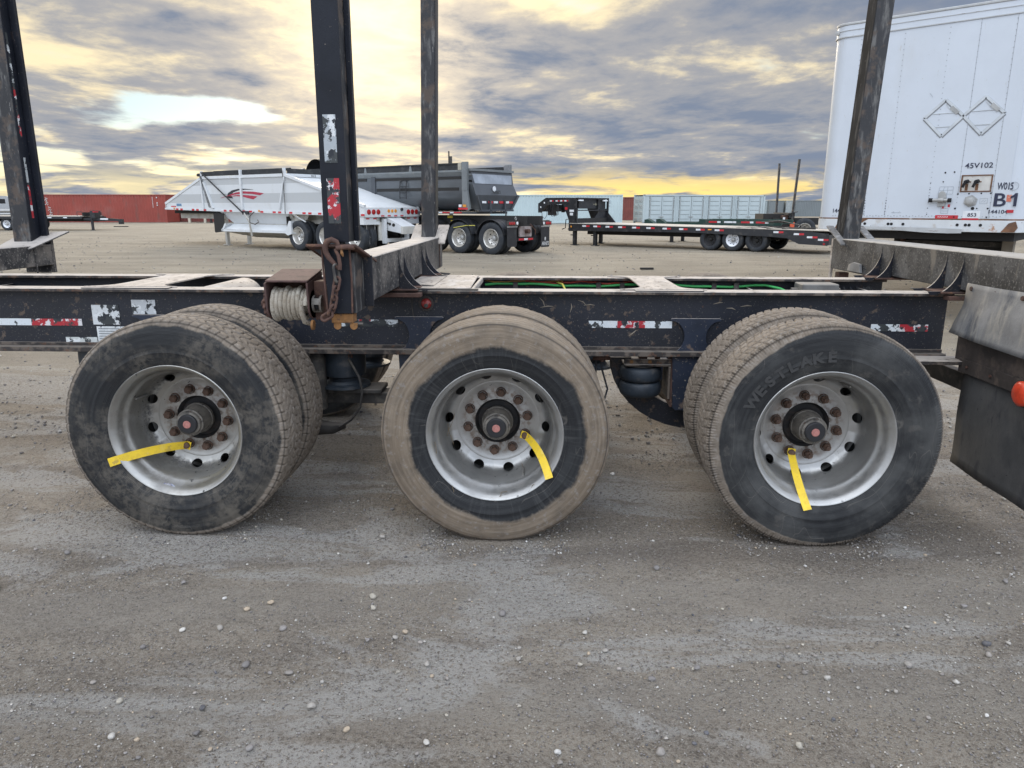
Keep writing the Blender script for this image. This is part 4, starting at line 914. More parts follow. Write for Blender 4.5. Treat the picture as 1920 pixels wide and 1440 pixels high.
rp = MB().tube(pts, [.0102 + .0005 * math.sin(i * 1.7) for i in range(n_ + 1)], 12).build('rope', m_rope, wn, smooth=70)
MB().tube([(-.97 + .15 * i / 60 , cy + .030 * math.cos(i * .9), cz + .030 * math.sin(i * .9)) for i in range(61)], .013, 8).build('rope', m_rope, wn, smooth=70)
rp2 = MB().tube([(-.845, cy - .052, cz + .02), (-.838, cy - .062, cz - .03), (-.832, cy - .04, cz - .075), (-.822, cy - .01, cz - .085)], .011, 10).build('rope_end', m_rope, wn, smooth=70)
m_knob = mat('worn_capstan_steel', (.20, .185, .165), .6, .3, .2, 18, [((.10, .07, .05), 22, .52, .12, 6, .7)], bump=.3)
b = MB()
for k in range(8):     # capstan head with bar holes: segments around open holes
    a0, a1 = rad(45 * k + 3), rad(45 * k + 42)
    if k % 2: b.lathe([(0, .038), (.040, .038), (.040, .028), (0, .028)], c=(-.799, cy, cz), axis='x', n=4, a0=a0 - rad(3), a1=a1 + rad(3))
    else:
        b.lathe([(0, .038), (.009, .038), (.009, .028), (0, .028)], c=(-.799, cy, cz), axis='x', n=4, a0=a0 - rad(3), a1=a1 + rad(3))
        b.lathe([(.031, .038), (.040, .038), (.040, .028), (.031, .028)], c=(-.799, cy, cz), axis='x', n=4, a0=a0 - rad(3), a1=a1 + rad(3))
b.lathe([(.0401, .038), (.0401, .0)], c=(-.799, cy, cz), axis='x', n=24)
b.build('capstan', m_knob, wn, smooth=30); MB().cyl((-.80, cy, cz), (-.762, cy, cz), .0275, 20).build('capstan_core', m_dark, wn, smooth=30)
MB().lathe([(0, .060), (.008, .060), (.008, .0)], c=(-.808, cy, cz), axis='x', n=28).build('end_disc', m_rust_plum, wn, smooth=30)
teeth = []
for k in range(12):
    for (da, rr) in ((0, .052), (8, .060), (14, .060), (22, .050)): teeth.append((cy + rr * math.cos(rad(30 * k + da)), cz + rr * math.sin(rad(30 * k + da))))
MB().prism(teeth, 'yz', -1.008, -.996).build('ratchet_gear', m_rust, wn, bevel=.001)
MB().cyl((-1.03, cy, cz), (-1.008, cy, cz), .014, 10).build('axle_stub', m_rust, wn)
MB().prism(arc(.07, .985, .022, 0, 360, 14)[:-1], 'yz', -.800, -.790).build('pawl', m_rust_orange, wn)

# hook and chain hanging over the plate --------------------------------
CH = empty('chain_with_hook', (-.655, -.03, 1.30))
tag(CH, 'rusty chain and grab hook hung over the plate at the foot of the wide stake', 'chain')
hk = [(-.045, .028), (-.040, .060), (-.015, .078), (.010, .066), (.022, .036)]
hk = [(.018 + .033 * math.cos(rad(t)) - .018, .030 + .033 * math.sin(rad(t))) for t in range(300, -31, -22)]
pts = [Vector((x * 1.0 - .002, -.002, z * .95)) for x, z in [(.012, -.062), (-.004, -.040), (-.022, -.018), (-.034, .006), (-.036, .030), (-.026, .050), (-.006, .058), (.014, .050), (.022, .030), (.016, .012)]]
MB().tube(pts, [.008, .0095, .011, .012, .013, .013, .012, .010, .008, .005], 12).build('hook', m_rust, CH, smooth=60)
MB().tube([(.010, -.006, .022), (.055, -.004, .026), (.074, .004, .024), (.074, .014, .023)], .0105, 10).build('hook_pin', m_rust, CH, smooth=60)
MB().tube([(.004, -.004, .018), (.018, -.008, -.008), (.022, -.006, -.045), (.018, -.004, -.066)], [.007, .008, .008, .010], 8).build('hook_latch', m_rust, CH, smooth=60)
MB().tube([(.030, -.006, .018), (.034, -.01, .0), (.038, -.008, -.012)], [.004, .007, .003], 8).build('split_pin', m_rust_orange, CH)
links = [(.006, -.082, 6, 60, 1.25), (.004, -.125, -14, -15, 1), (-.006, -.163, -12, 65, 1), (-.014, -.202, -14, -20, 1), (-.024, -.236, -28, 60, .9), (-.046, -.262, -60, -10, .9)]
for (x, z, tilt, spin, k) in links:
    L, Wd, r = .029 * k, .0125, .0058; p = []
    for i in range(20):
        a = 2 * math.pi * i / 20; p.append((Wd * math.cos(a), 0, (L - Wd) * (1 if math.sin(a) > 0 else -1) + Wd * math.sin(a)))
    o = MB().tube(p, r, 8, closed=True).build('chain_link', m_rust if k < 1.2 else m_grime, CH, smooth=60); o.location = (x, -.008 + .006 * (z < -.2), z); o.rotation_euler = (0, rad(tilt * -1), 0)
    o.rotation_euler = (Matrix.Rotation(rad(-tilt), 3, 'Y') @ Matrix.Rotation(rad(spin), 3, 'Z')).to_euler()

# rear flaps ------------------------------------------------------------
def sheet(name, m, pts, thick=.008, nx=10, nz=10, wob=.008, seed=0):
    """rubber sheet in the YZ plane; pts = [(x,y,z)] top-far, top-near, bottom-near, bottom-far"""
    A, B_, C_, D_ = [Vector(p) for p in pts]; r = lattice(seed + 20); vs = []
    for i in range(nx + 1):
        for j in range(nz + 1):
            u, v = i / nx, j / nz; p = (A * (1 - u) + B_ * u) * (1 - v) + (D_ * (1 - u) + C_ * u) * v
            p.x += wob * float(r(u * 3.1 + seed, v * 2.3)) * 2; vs.append(tuple(p))
    fs = [(i * (nz + 1) + j, (i + 1) * (nz + 1) + j, (i + 1) * (nz + 1) + j + 1, i * (nz + 1) + j + 1) for i in range(nx) for j in range(nz)]
    b = MB(); b._add(vs, fs); o = b.build(name, m, T, smooth=60); s = o.modifiers.new('t', 'SOLIDIFY'); s.thickness = thick; return o
sheet('mud_flap', m_flap_up, [(2.352, .715, 1.118), (2.352, -.02, 1.118), (2.315, -.02, .835), (2.300, .745, .862)], wob=.018, seed=1)
sheet('mud_flap', m_flap, [(2.395, .725, .700), (2.395, -.02, .700), (2.43, -.02, .125), (2.40, .745, .165)], wob=.012, seed=2)
MB().box(2.370, 2.383, -.02, .79, .70, .865).build('flap_bracket', m_brown, T, bevel=.002); MB().box(2.360, 2.369, -.02, .73, .665, .735).build('flap_bracket', m_brown, T, bevel=.002)
for y in (.67, .47, .27, .07):
    MB().cyl((2.330, y, 1.095), (2.345, y, 1.095), .011, 6).build('flap_bolt', m_rust, T); MB().cyl((2.352, y - .02, .70), (2.36, y - .02, .70), .007, 6).build('flap_bolt', m_rust, T)
MB().lathe([(0, .0), (.0, .040), (.012, .056), (.034, .056), (.038, .0)], c=(2.31, .165, .685), axis='x', n=28).build('clearance_lamp', mat('red_orange_lens', (.62, .06, .025), .3, 0, .15, 40, [((.5, .2, .12), 30, .6, .1, 5, .5)]), T, smooth=60)
MB().box(2.349, 2.362, .10, .22, .62, .75).build('lamp_plate', m_brown, T)
MB().box(2.425, 2.475, .30, 1.9, .545, .640).build('rear_cross_beam', m_grime, T, bevel=.003)
MB().prism([(2.10, .700), (2.356, .700), (2.50, .705), (2.50, .720), (2.10, .720)], 'xz', .70, .845).build('rail_foot', m_frame_low, T, bevel=.002)
MB().cyl((2.44, .80, 1.0), (2.44, .80, .96), .022, 8).build('bunk_bolt', m_rust, T); 

# yellow inspection strips --------------------------------------------
def strip(name, pts, w, label, twist=(0, 0, 0)):
    """thin flexible strip; pts from nut outwards; width direction stays across the strip"""
    P = [Vector(p) for p in pts]; n = 14; Q = []
    for i in range(n + 1):
        t = i / n; Q.append((1 - t) ** 2 * P[0] + 2 * t * (1 - t) * P[1] + t * t * P[2])
    d0 = (Q[1] - Q[0]).normalized(); d0.y = 0; d0.normalize(); b = MB(); vs = []
    e = Q[0] - d0 * .020; Q = [e] + Q
    for i, q in enumerate(Q):
        d = (Q[min(i + 1, n + 1)] - Q[max(0, i - 1)]).normalized(); s = d.cross(Vector((0, 1, 0))).normalized() * w / 2; k = Vector((0, .0009, 0))
        vs += [tuple(q - s - k), tuple(q + s - k), tuple(q + s + k), tuple(q - s + k)]
    fs = [(3, 2, 1, 0), tuple(len(vs) - 4 + i for i in range(4))]
    for i in range(len(Q) - 1):
        a = 4 * i
        for k in range(4): fs.append((a + k, a + (k + 1) % 4, a + 4 + (k + 1) % 4, a + 4 + k))
    b._add(vs, fs); o = b.build(name, m_yellow, None, smooth=40)
    tag(o, label, 'tag', 'yellow strips hanging from lug nuts'); return o
def npos(X, a): return (X + .1428 * math.cos(rad(a)), .226, HUBZ + .1428 * math.sin(rad(a)))
a = npos(-AX, -114); strip('yellow_tag', [a, (-1.585, .105, .400), (-1.743, -.007, .362)], .040, 'yellow strip with a brown smudge pointing sideways from the wheel with blotchy mud')
a = npos(0, -24.5); strip('yellow_tag', [a, (.205, .10, .425), (.243, -.006, .318)], .036, 'clean yellow strip curving down from the wheel of the tan ringed tyre')
a = npos(AX, -118); strip('yellow_tag', [a, (1.358, .09, .290), (1.383, -.007, .190)], .036, 'yellow strip hanging straight down on the wheel of the WESTLAKE tyre')
for X, an in ((-AX, -114), (0, -24.5), (AX, -118)):   # nut end showing through each strip
    a = npos(X, an); o = MB().lathe([(0, .0165), (-.010, .0160), (-.012, .012), (-.012, 0)], n=12).build('nut_cap', m_nut, {-AX: wA, 0: wB, AX: wC}[X], smooth=30); o.location = (a[0] - X, .2255, a[2] - HUBZ)
m_straw = mat('dry_grass', (.16, .12, .075), .9)
for pts in ([(-.292, .03, .18), (-.300, .035, .08), (-.285, .04, -.02)], [(-.27, .045, -.04), (-.262, .05, -.14), (-.225, .05, -.20)], [(-.20, .23, .04), (-.225, .20, -.03), (-.205, .20, -.10)], [(-.215, .03, -.21), (-.19, .02, -.235), (-.185, .015, -.265)],
            [(.02, .03, -.29), (.03, .03, -.27), (.055, .035, -.262)], [(.15, .02, -.262), (.17, .03, -.235), (.20, .035, -.215)], [(-.23, .20, -.0), (-.232, .20, -.06)], [(-.125, .02, -.282), (-.13, .03, -.262)], [(.115, .20, -.19), (.118, .20, -.205)]):
    P_ = [Vector(q) for q in pts]; q_ = []
    for i in range(len(P_) - 1):
        for k in range(4): q_.append(P_[i].lerp(P_[i + 1], k / 4) + Vector((.003 * math.sin(i * 4 + k), 0, .002 * math.cos(k))))
    q_.append(P_[-1]); MB().tube(q_, .0013, 5).build('grass_strand', m_straw, wB)
for w_, a in ((wA, 150), (wB, -60), (wC, 60)):
    c_, s_ = math.cos(rad(a)), math.sin(rad(a)); MB().tube([(.244 * c_, .215, .244 * s_), (.246 * c_, .17, .246 * s_), (.250 * c_, .12, .250 * s_)], .0042, 8).build('valve_stem', m_zinc0, w_)
MB().prism([(-.115, -.268), (-.070, -.282), (-.040, -.279), (-.055, -.262), (-.09, -.256)], 'xz', .052, .0535).build('torn_label', mat('torn_label_print', (.45, .47, .52), .6, 0, .1, 60, [((.05, .08, .25), 60, .52, .06, 5, .8), ((.25, .2, .17), 14, .5, .1, 5, .6)]), wA)
print('part3 ok')

# ------------------------------------------------------------------ shared builders for the vehicles behind
m_btyre = mat('yard_tyre_rubber', (.022, .026, .032), .75, 0, .2, 6, [((.10, .09, .075), 5, .52, .2, 5, .5)], bump=.2)
m_brim = mat('polished_alloy_rim', (.58, .56, .52), .35, .6, .1, 10, [((.2, .18, .15), 9, .55, .15, 5, .5)])
m_bwhite_rim = mat('white_steel_rim', (.78, .80, .84), .5)
m_bblack_rim = mat('black_steel_rim', (.02, .02, .022), .5)
m_bblack = mat('black_trailer_paint', (.016, .017, .02), .45, 0, .2, 4, [((.10, .09, .08), 6, .55, .15, 5, .45)])
m_bdark = mat('dark_running_gear', (.02, .019, .018), .85)  # one even near-black base colour for dark parts
m_tred = mat('tape_red', (.50, .02, .03), .4); m_twht = mat('tape_white', (.70, .72, .74), .4)
m_lred = mat('red_lens', (.35, .02, .02), .25); m_lamb = mat('amber_lens', (.70, .28, .03), .3); m_lclr = mat('clear_lens', (.75, .78, .80), .2)
m_zinc = mat('galvanised_steel', (.38, .38, .37), .5, .5, .15, 8)
_wheel_cache = {}
def road_wheel(parent, x, y, R, side, rim, dual=True, wdt=.27, holes=8, name='wheel'):
    """side -1: outer face looks to local -y"""
    key = (R, side, rim.name, dual, wdt, holes)
    if key not in _wheel_cache:
        s = 1 if side < 0 else -1
        k = R / .51; w = wdt
        tp = [(.03, .29 * k), (.008, .34 * k), (0, .41 * k), (.012, .47 * k), (.03, .497 * k), (.07, .51 * k), (.092, .51 * k), (.094, .50 * k), (.102, .50 * k), (.104, .51 * k), (w - .104, .51 * k), (w - .102, .5 * k), (w - .094, .5 * k), (w - .092, .51 * k), (w - .07, .51 * k), (w - .03, .497 * k), (w - .012, .47 * k), (w, .41 * k), (w - .008, .34 * k), (w - .03, .29 * k)]
        b = MB(); 
        for off in ((0, w + .05) if dual else (0,)): b.lathe([(s * (h + off), r) for h, r in tp], n=40)
        tm = b.build('tyre', m_btyre, None, smooth=35)
        b = MB(); dd = .15 if dual else .03
        pr = [(.02, .306 * k), (.015, .300 * k), (.03, .283 * k), (.05, .272 * k), (dd + .03, .255 * k), (dd + .06, .235 * k), (dd + .09, .19 * k), (dd + .095, .105 * k)]
        b.lathe([(s * h, r) for h, r in pr], n=36)
        rm = b.build('rim', rim, None, smooth=35)
        b = MB(); b.lathe([(s * (dd + .094), .10 * k), (s * (dd + .02), .075 * k), (s * (dd + .01), .05 * k), (s * dd, 0)], n=20)
        for i in range(10): a = rad(36 * i); b.cyl((.145 * k * math.cos(a), s * (dd + .09), .145 * k * math.sin(a)), (.145 * k * math.cos(a), s * (dd + .06), .145 * k * math.sin(a)), .016, 6)
        hb = b.build('hub', m_zinc if 'black' not in rim.name else m_bdark, None, smooth=35)
        b = MB()
        for i in range(holes):
            a = rad(360 / holes * i + 10); rr = .212 * k; hy = dd + .077
            b.cyl((rr * math.cos(a), s * (hy - .012), rr * math.sin(a)), (rr * math.cos(a), s * (hy + .01), rr * math.sin(a)), .022 * k, 10)
        hh = b.build('hand_hole', m_bdark, None)
        _wheel_cache[key] = [o.data for o in (tm, rm, hb, hh)]
        for o in (tm, rm, hb, hh): bpy.data.objects.remove(o)
    w_ = empty(name, (x, y, R - .004), parent=parent)
    for nm, me in zip(('tyre', 'rim', 'hub', 'hand_hole'), _wheel_cache[key]):
        o = bpy.data.objects.new(nm, me); COL.objects.link(o); o.parent = w_
    return w_
def mk(name, m, parent, *boxes, **k):
    for q in boxes: o = MB().box(*q).build(name, m, parent, **k)      # every box is a piece of its own
    return o

# ------------------------------------------------------------------ white belly dump trailer
B = empty('belly_dump_trailer', (-8.26, 22.6, 0), rad(-33))
tag(B, 'white bottom dump trailer with sloped ends and a red and black swoosh', 'trailer')
def white_banded():
    m = bpy.data.materials.new('white_paint_grey_bands'); m.use_nodes = True; t = NT(m.node_tree); t.n.clear()
    out = t.new('ShaderNodeOutputMaterial'); b = t.new('ShaderNodeBsdfPrincipled'); t.l.new(b.outputs[0], out.inputs[0])
    o = t.new('ShaderNodeTexCoord').outputs['Object']; x, y, z = t.xyz(o)
    def band(a, b_): return t.math('MULTIPLY', t.math('GREATER_THAN', z, a), t.math('LESS_THAN', z, b_))
    k = t.math('MAXIMUM', band(2.27, 2.50), band(1.62, 1.95)); n = t.noise(o, 3, 5, .6)
    c = t.mix(k, (.60, .62, .63), (.44, .455, .46)); c = t.mix(t.math('MULTIPLY', t.step(n, .5, .75), .25), c, (.42, .40, .35))
    t.l.new(c, b.inputs['Base Color']); b.inputs['Roughness'].default_value = .4; return m
m_bw = white_banded()
m_white = mat('white_trailer_paint', (.62, .64, .65), .4, 0, .05, 3, [((.42, .39, .33), 3, .56, .2, 6, .5)])
m_wdirty = mat('dusty_white_paint', (.50, .49, .45), .6, 0, .1, 3, [((.33, .29, .23), 3.5, .45, .25, 7, .7)])
m_tarp = mat('black_tarp', (.02, .022, .024), .7, 0, .3, 4, [((.09, .085, .08), 5, .5, .2, 5, .5)])
side = [(-8.13, 1.40), (-8.15, 1.56), (-5.50, 2.50), (-5.48, 2.56), (-.50, 2.56), (3.33, 1.52), (3.33, 1.42), (3.33, 1.20), (1.2, 1.24)]
MB().prism(side, 'xz', .02, .05).build('side_panel', m_bw, B); MB().prism(side, 'xz', 2.55, 2.58).build('side_panel', m_bw, B)
b = MB(); b.bar((-8.15, .04, 1.60), (-5.46, .04, 2.56), .08, .09); b.build('slope_rail', m_white, B); MB().bar((-8.15, 2.56, 1.60), (-5.46, 2.56, 2.56), .08, .09).build('slope_rail', m_white, B)
MB().bar((-.52, .02, 2.56), (3.36, .02, 1.50), .09, .09).build('slope_rail', m_white, B); MB().bar((-.52, 2.58, 2.56), (3.36, 2.58, 1.50), .09, .09).build('slope_rail', m_white, B)
b = MB(); b._add([(-8.12, .05, 1.55), (-5.5, .05, 2.46), (-5.5, 2.55, 2.46), (-8.12, 2.55, 1.55)], [(0, 1, 2, 3)]); b.build('front_slope', m_white, B)
b = MB(); b._add([(-.5, .06, 2.50), (3.3, .06, 1.46), (3.3, 2.54, 1.46), (-.5, 2.54, 2.50)], [(0, 1, 2, 3)]); b.build('rear_slope', m_white, B)
mk('front_apron', m_white, B, (-8.16, -8.05, .02, 2.58, 1.38, 1.58)); mk('top_rail', m_white, B, (-5.5, -.5, -.01, .06, 2.50, 2.60)); mk('top_rail', m_white, B, (-5.5, -.5, 2.54, 2.61, 2.50, 2.60))
# rear header of the hopper, across the top of the slope
mk('rear_header', m_white, B, (-.50, -.42, .0, 2.6, 2.50, 2.60)); mk('tarp_edge', m_tarp, B, (-.47, -.44, .10, 2.50, 2.601, 2.765))
for x0, x1 in ((-5.40, -3.12), (-2.88, -.62)):
    mk('tarp_edge', m_tarp, B, (x0, x1, .0, .04, 2.605, 2.765), (x0, x1, 2.55, 2.59, 2.605, 2.765))
for x in (-5.5, -3.06, -.58): mk('top_post', m_white, B, (x, x + .11, -.012, .05, 2.602, 2.79))
MB().lathe([(0, .05), (4.5, .05)], c=(-5.1, .35, 2.76), axis='x', n=14, cap=True).build('rolled_tarp', m_tarp, B, smooth=40)
for x0, x1, z0 in ((-5.5, -5.43, 1.42), (-3.05, -2.95, 1.38)): mk('side_rib', m_white, B, (x0, x1, -.035, .018, z0, 2.5))
MB().bar((-5.30, -.01, 2.40), (-4.82, -.01, 1.42), .06, .08, up=(0, 1, 0)).build('side_rib', m_white, B); MB().bar((-.50, -.01, 2.48), (-.86, -.01, 1.40), .06, .08, up=(0, 1, 0)).build('side_rib', m_white, B)
MB().prism([(-8.16, 1.37), (-8.16, 1.43), (3.36, 1.27), (3.36, 1.18), (1.2, 1.21)], 'xz', -.02, .0195).build('lower_rail', m_white, B); MB().prism([(-8.16, 1.37), (-8.16, 1.43), (3.36, 1.27), (3.36, 1.18), (1.2, 1.21)], 'xz', 2.585, 2.62).build('lower_rail', m_white, B)
def zr(x): return 1.395 - (x + 8.16) * .0150
for x in (-7.35, -7.05, -6.25, -5.95, -5.45, -4.15, -3.8, -3.0, -2.6, -1.95, -1.25, -.95, -.35, .35, .65, 1.15, 1.4, 2.9, 3.2): mk('reflective_tape', m_tred, B, (x, x + .17, -.0235, -.0205, zr(x) - .03, zr(x) + .035))
for x in (-2.05, -7.5): mk('marker_lamp', m_lamb, B, (x, x + .08, -.04, -.024, zr(x) - .0, zr(x) + .06))
# swoosh mark
m_swr = mat('swoosh_red', (.36, .02, .05), .4); m_swk = mat('swoosh_black', (.02, .02, .025), .4)
def swoosh(pts_top, pts_bot, m, y=.0155): return MB().prism(pts_top + pts_bot[::-1], 'xz', y, y + .004).build('swoosh_mark', m, B)
swoosh([(-3.95, 1.80), (-3.85, 1.97), (-3.6, 2.07), (-3.2, 2.12), (-2.8, 2.12), (-2.3, 2.08)], [(-3.55, 1.78), (-3.68, 1.90), (-3.5, 2.00), (-3.2, 2.06), (-2.8, 2.085), (-2.35, 2.075)], m_swk)
swoosh([(-4.35, 1.80), (-3.9, 1.88), (-3.4, 1.99), (-2.9, 2.03), (-2.3, 2.01), (-1.72, 1.95)], [(-4.30, 1.795), (-3.9, 1.86), (-3.4, 1.92), (-2.9, 1.95), (-2.4, 1.93), (-1.95, 1.88)], m_swr, .0150)
swoosh([(-3.75, 1.86), (-3.3, 1.90), (-2.9, 1.90), (-2.4, 1.87), (-2.1, 1.84)], [(-3.7, 1.85), (-3.3, 1.86), (-2.9, 1.83), (-2.7, 1.79), (-2.35, 1.74)], m_swr, .0145)
MB().text('0413', (-.418, 1.1, 2.51), (0, 1, 0), (0, 0, 1), .08, bold=.02, t=.002).build('lettering', m_swk, B)
mk('sticker', m_tred, B, (-7.75, -7.4, .015, .019, 1.47, 1.51)); mk('sticker', mat('blue_sticker', (.12, .22, .34), .5), B, (-7.35, -7.0, .015, .019, 1.50, 1.60))
# lower hopper and clam gates
MB().prism([(-4.6, 1.36), (-.42, 1.30), (-.55, 1.0), (-.95, .80), (-3.9, .80)], 'xz', .30, .34).build('lower_hopper', m_wdirty, B)
b = MB(); b._add([(-4.6, .05, 1.34), (-.45, .05, 1.28), (-.95, .34, .80), (-3.95, .34, .80)], [(0, 1, 2, 3)]); b.build('lower_hopper', m_white, B)
b = MB(); b._add([(-1.05, .04, 1.3), (-.42, .04, 1.30), (-.42, .4, .85), (-.95, .4, .80)], [(0, 1, 2, 3)]); b.build('lower_hopper', m_wdirty, B)
b = MB(); b._add([(-4.35, -.05, .68), (-.62, -.05, .60), (-.72, .28, .84), (-4.12, .28, .86)], [(0, 1, 2, 3)]); b.build('gate_lip', m_white, B); mk('gate_lip', m_white, B, (-4.35, -.6, -.06, -.02, .575, .66))
MB().prism([(-4.35, .58), (-4.12, .87), (-4.02, .87), (-4.25, .58)], 'xz', -.06, .4).build('gate_end', m_white, B); MB().prism([(-.62, .58), (-.35, 1.0), (-.25, 1.0), (-.25, .56), (-.45, .50)], 'xz', -.06, .3).build('gate_end', m_white, B)
b = MB(); b._add([(-4.3, -.04, .575), (-.6, -.04, .575), (-.9, .8, .36), (-3.5, .8, .36)], [(0, 1, 2, 3)]); b.build('gate_belly', m_wdirty, B)
b = MB(); b._add([(-4.3, 2.6, .575), (-.6, 2.6, .575), (-.9, 1.8, .36), (-3.5, 1.8, .36)], [(0, 1, 2, 3)]); b.build('gate_belly', m_wdirty, B); mk('gate_belly', m_wdirty, B, (-3.5, -.9, .8, 1.8, .35, .37))
for x in (-3.6, -2.9, -2.2, -1.5, -.9): MB().bar((x, -.03, .60), (x + .05, .8, .40), .05, .07).build('gate_rib', m_wdirty, B)
mk('hopper_core', m_wdirty, B, (-4.5, -.5, .9, 1.7, .4, 1.3))
MB().bar((-2.85, -.05, 1.25), (-2.55, -.09, .95), .05, .05).bar((-2.55, -.09, .95), (-2.45, -.09, .45), .05, .05).build('gate_arm', m_wdirty, B)
MB().tube([(-2.3, -.03, 1.30), (-2.5, -.08, 1.15), (-2.5, -.10, .92), (-2.2, -.10, .86), (-2.0, -.08, .95), (-2.1, -.06, 1.02)], .018, 6).build('air_hose', m_grime, B, smooth=60)
MB().tube([(-5.35, -.06, 2.74), (-2.95, -.07, 1.28)], .026, 8).build('tarp_crank', m_rubber, B); mk('crank_bracket', m_bblack, B, (-2.98, -2.6, -.06, -.021, 1.2, 1.33))
for dx in (0, .07): MB().tube([(-5.50 + dx, -.03, 2.62), (-5.05 + dx, -.03, 1.45)], .012, 6).build('tarp_strap', m_rubber, B)
MB().cyl((-5.62, -.02, 2.66), (-5.50, -.02, 2.66), .06, 12).build('tarp_pulley', m_bblack, B); MB().tube([(-.55, -.04, 2.7), (-.52, -.04, 1.6), (-.55, -.04, 1.25)], .012, 6).build('tarp_strap', m_grime, B)
MB().prism(arc(-4.35, .62, .06, 270, 360, 4) + [(-4.29, 1.24), (-4.95, 1.24)] + arc(-4.89, .57, .06, 180, 270, 4), 'xz', .05, .065).build('mud_flap', m_bdark, B)
mk('frame_beam', m_wdirty, B, (-8.0, 3.3, .55, .70, 1.02, 1.22), (-8.0, 3.3, 1.9, 2.05, 1.02, 1.22)); mk('kingpin_plate', m_bdark, B, (-8.0, -5.2, .3, 2.3, 1.22, 1.34))
for y in (.75, 1.75): mk('landing_leg', m_wdirty, B, (-5.35, -5.23, y, y + .12, .03, 1.22)); mk('landing_foot', m_wdirty, B, (-5.42, -5.16, y - .06, y + .18, .0, .03))
for x in (0, 1.4, 2.8):
    road_wheel(B, x, 0, .51, -1, m_brim); road_wheel(B, x, 2.6, .51, 1, m_brim); MB().cyl((x, .5, .5), (x, 2.1, .5), .07, 12).build('axle', m_bdark, B)
MB().prism([(-.65, 1.24), (.35, 1.23), (.25, 1.05), (-.3, .98), (-.52, .60), (-.60, .60)], 'xz', .25, .28).build('wheel_panel', m_wdirty, B)
mk('wheel_panel', m_wdirty, B, (-.2, 3.25, .55, .58, .90, 1.2)); MB().bar((-.35, .1, 1.24), (.35, .1, .98), .04, .04).build('fender_brace', m_white, B)
mk('wheel_flap', m_bdark, B, (-.62, -.60, .05, .6, .5, 1.15)); MB().tube([(1.55, -.02, 1.35), (1.75, -.05, 1.65), (1.9, -.05, 1.70), (1.98, -.05, 1.5), (1.9, -.04, 1.32)], .02, 6).build('hose_loop', m_wdirty, B, smooth=60)
# rear face, looks along +x
mk('rear_box', m_white, B, (3.10, 3.36, .0, 2.6, 1.16, 1.46)); mk('rear_step', m_white, B, (3.05, 3.30, .0, .70, .92, 1.155), (3.05, 3.30, 1.9, 2.6, .92, 1.155)); mk('rear_panel', m_wdirty, B, (3.0, 3.05, .3, 2.3, .85, 1.155))
for y in (.18, .39, .60, 2.02, 2.22, 2.42): MB().lathe([(0, .085), (.012, .082), (.02, .05), (.022, 0)], c=(3.361, y, 1.32), axis='x', n=20).build('tail_lamp', m_lred, B, smooth=50)
for y in (1.08, 1.24, 1.40): MB().lathe([(0, .055), (.012, .052), (.018, 0)], c=(3.361, y, 1.35), axis='x', n=16).build('marker_lamp', m_lamb, B, smooth=50)
MB().cyl((3.36, 1.68, 1.40), (3.41, 1.68, 1.40), .05, 12).build('plate_lamp', m_bblack, B)
for y in (.72, 1.02, 1.32, 1.62): mk('reflective_tape', m_tred, B, (3.361, 3.365, y, y + .15, 1.175, 1.215))
for y in (.10, .42, 2.0, 2.34): mk('reflective_tape', m_tred, B, (3.301, 3.305, y, y + .15, 1.09, 1.13))
m_bflap = mat('black_mud_flap', (.018, .018, .02), .6, 0, .2, 5, [((.08, .08, .078), 6, .55, .15, 5, .5)])
def flap_x(parent, x, y0, y1, z0, z1, r=.05): return MB().prism([(y0, z1), (y0, z0 + r)] + [(y0 + r - r * math.cos(rad(a)), z0 + r - r * math.sin(rad(a))) for a in (30, 60, 90)] + [(y1 - r + r * math.sin(rad(a)), z0 + r - r * math.cos(rad(a))) for a in (0, 30, 60)] + [(y1, z0 + r), (y1, z1)], 'yz', x, x + .012).build('mud_flap', m_bflap, parent)
flap_x(B, 3.20, .08, .62, .22, .915); flap_x(B, 3.20, 2.04, 2.56, .22, .915)
m_emw = mat('flap_print', (.50, .50, .49), .6)
MB().lathe([(.0, .095), (.0, .075)], c=(3.2135, .35, .47), axis='x', n=24).box(3.2128, 3.2134, .22, .48, .455, .485).box(3.2128, 3.2134, .31, .39, .42, .44).build('flap_emblem', m_emw, B)
for z in (.34, .30): mk('flap_emblem', m_emw, B, *[(3.2125, 3.2132, .14 + .04 * i, .165 + .04 * i, z, z + .018) for i in range(11)])
MB().tube([(3.23, .17, .92), (3.23, .20, .62), (3.23, .30, .52), (3.23, .42, .52), (3.23, .53, .62), (3.23, .55, .92)], .010, 6).build('flap_chain', m_zinc, B)
mk('bumper_upright', m_white, B, (3.25, 3.37, .84, .96, .30, 1.10), (3.25, 3.37, 1.9, 2.02, .30, .95)); mk('bumper_bar', m_white, B, (3.25, 3.37, .96, 1.9, .34, .46)); mk('bumper_bar', m_wdirty, B, (3.20, 3.249, .7, .84, .40, 1.0))
MB().prism([(3.05, 1.15), (3.30, 1.15), (4.02, .86), (4.08, .62), (3.35, .72), (3.05, .85)], 'xz', 1.02, 1.06).build('push_block_bracket', m_white, B)
MB().prism([(3.05, 1.15), (3.30, 1.15), (4.02, .86), (4.08, .62), (3.35, .72), (3.05, .85)], 'xz', 1.60, 1.64).build('push_block_bracket', m_white, B)
b = MB(); b._add([(3.3, 1.06, 1.14), (3.3, 1.60, 1.14), (4.02, 1.60, .85), (4.02, 1.06, .85)], [(0, 1, 2, 3)]); b.build('push_block_top', m_white, B); mk('push_block', m_wdirty, B, (3.98, 4.08, .98, 1.70, .62, .86))
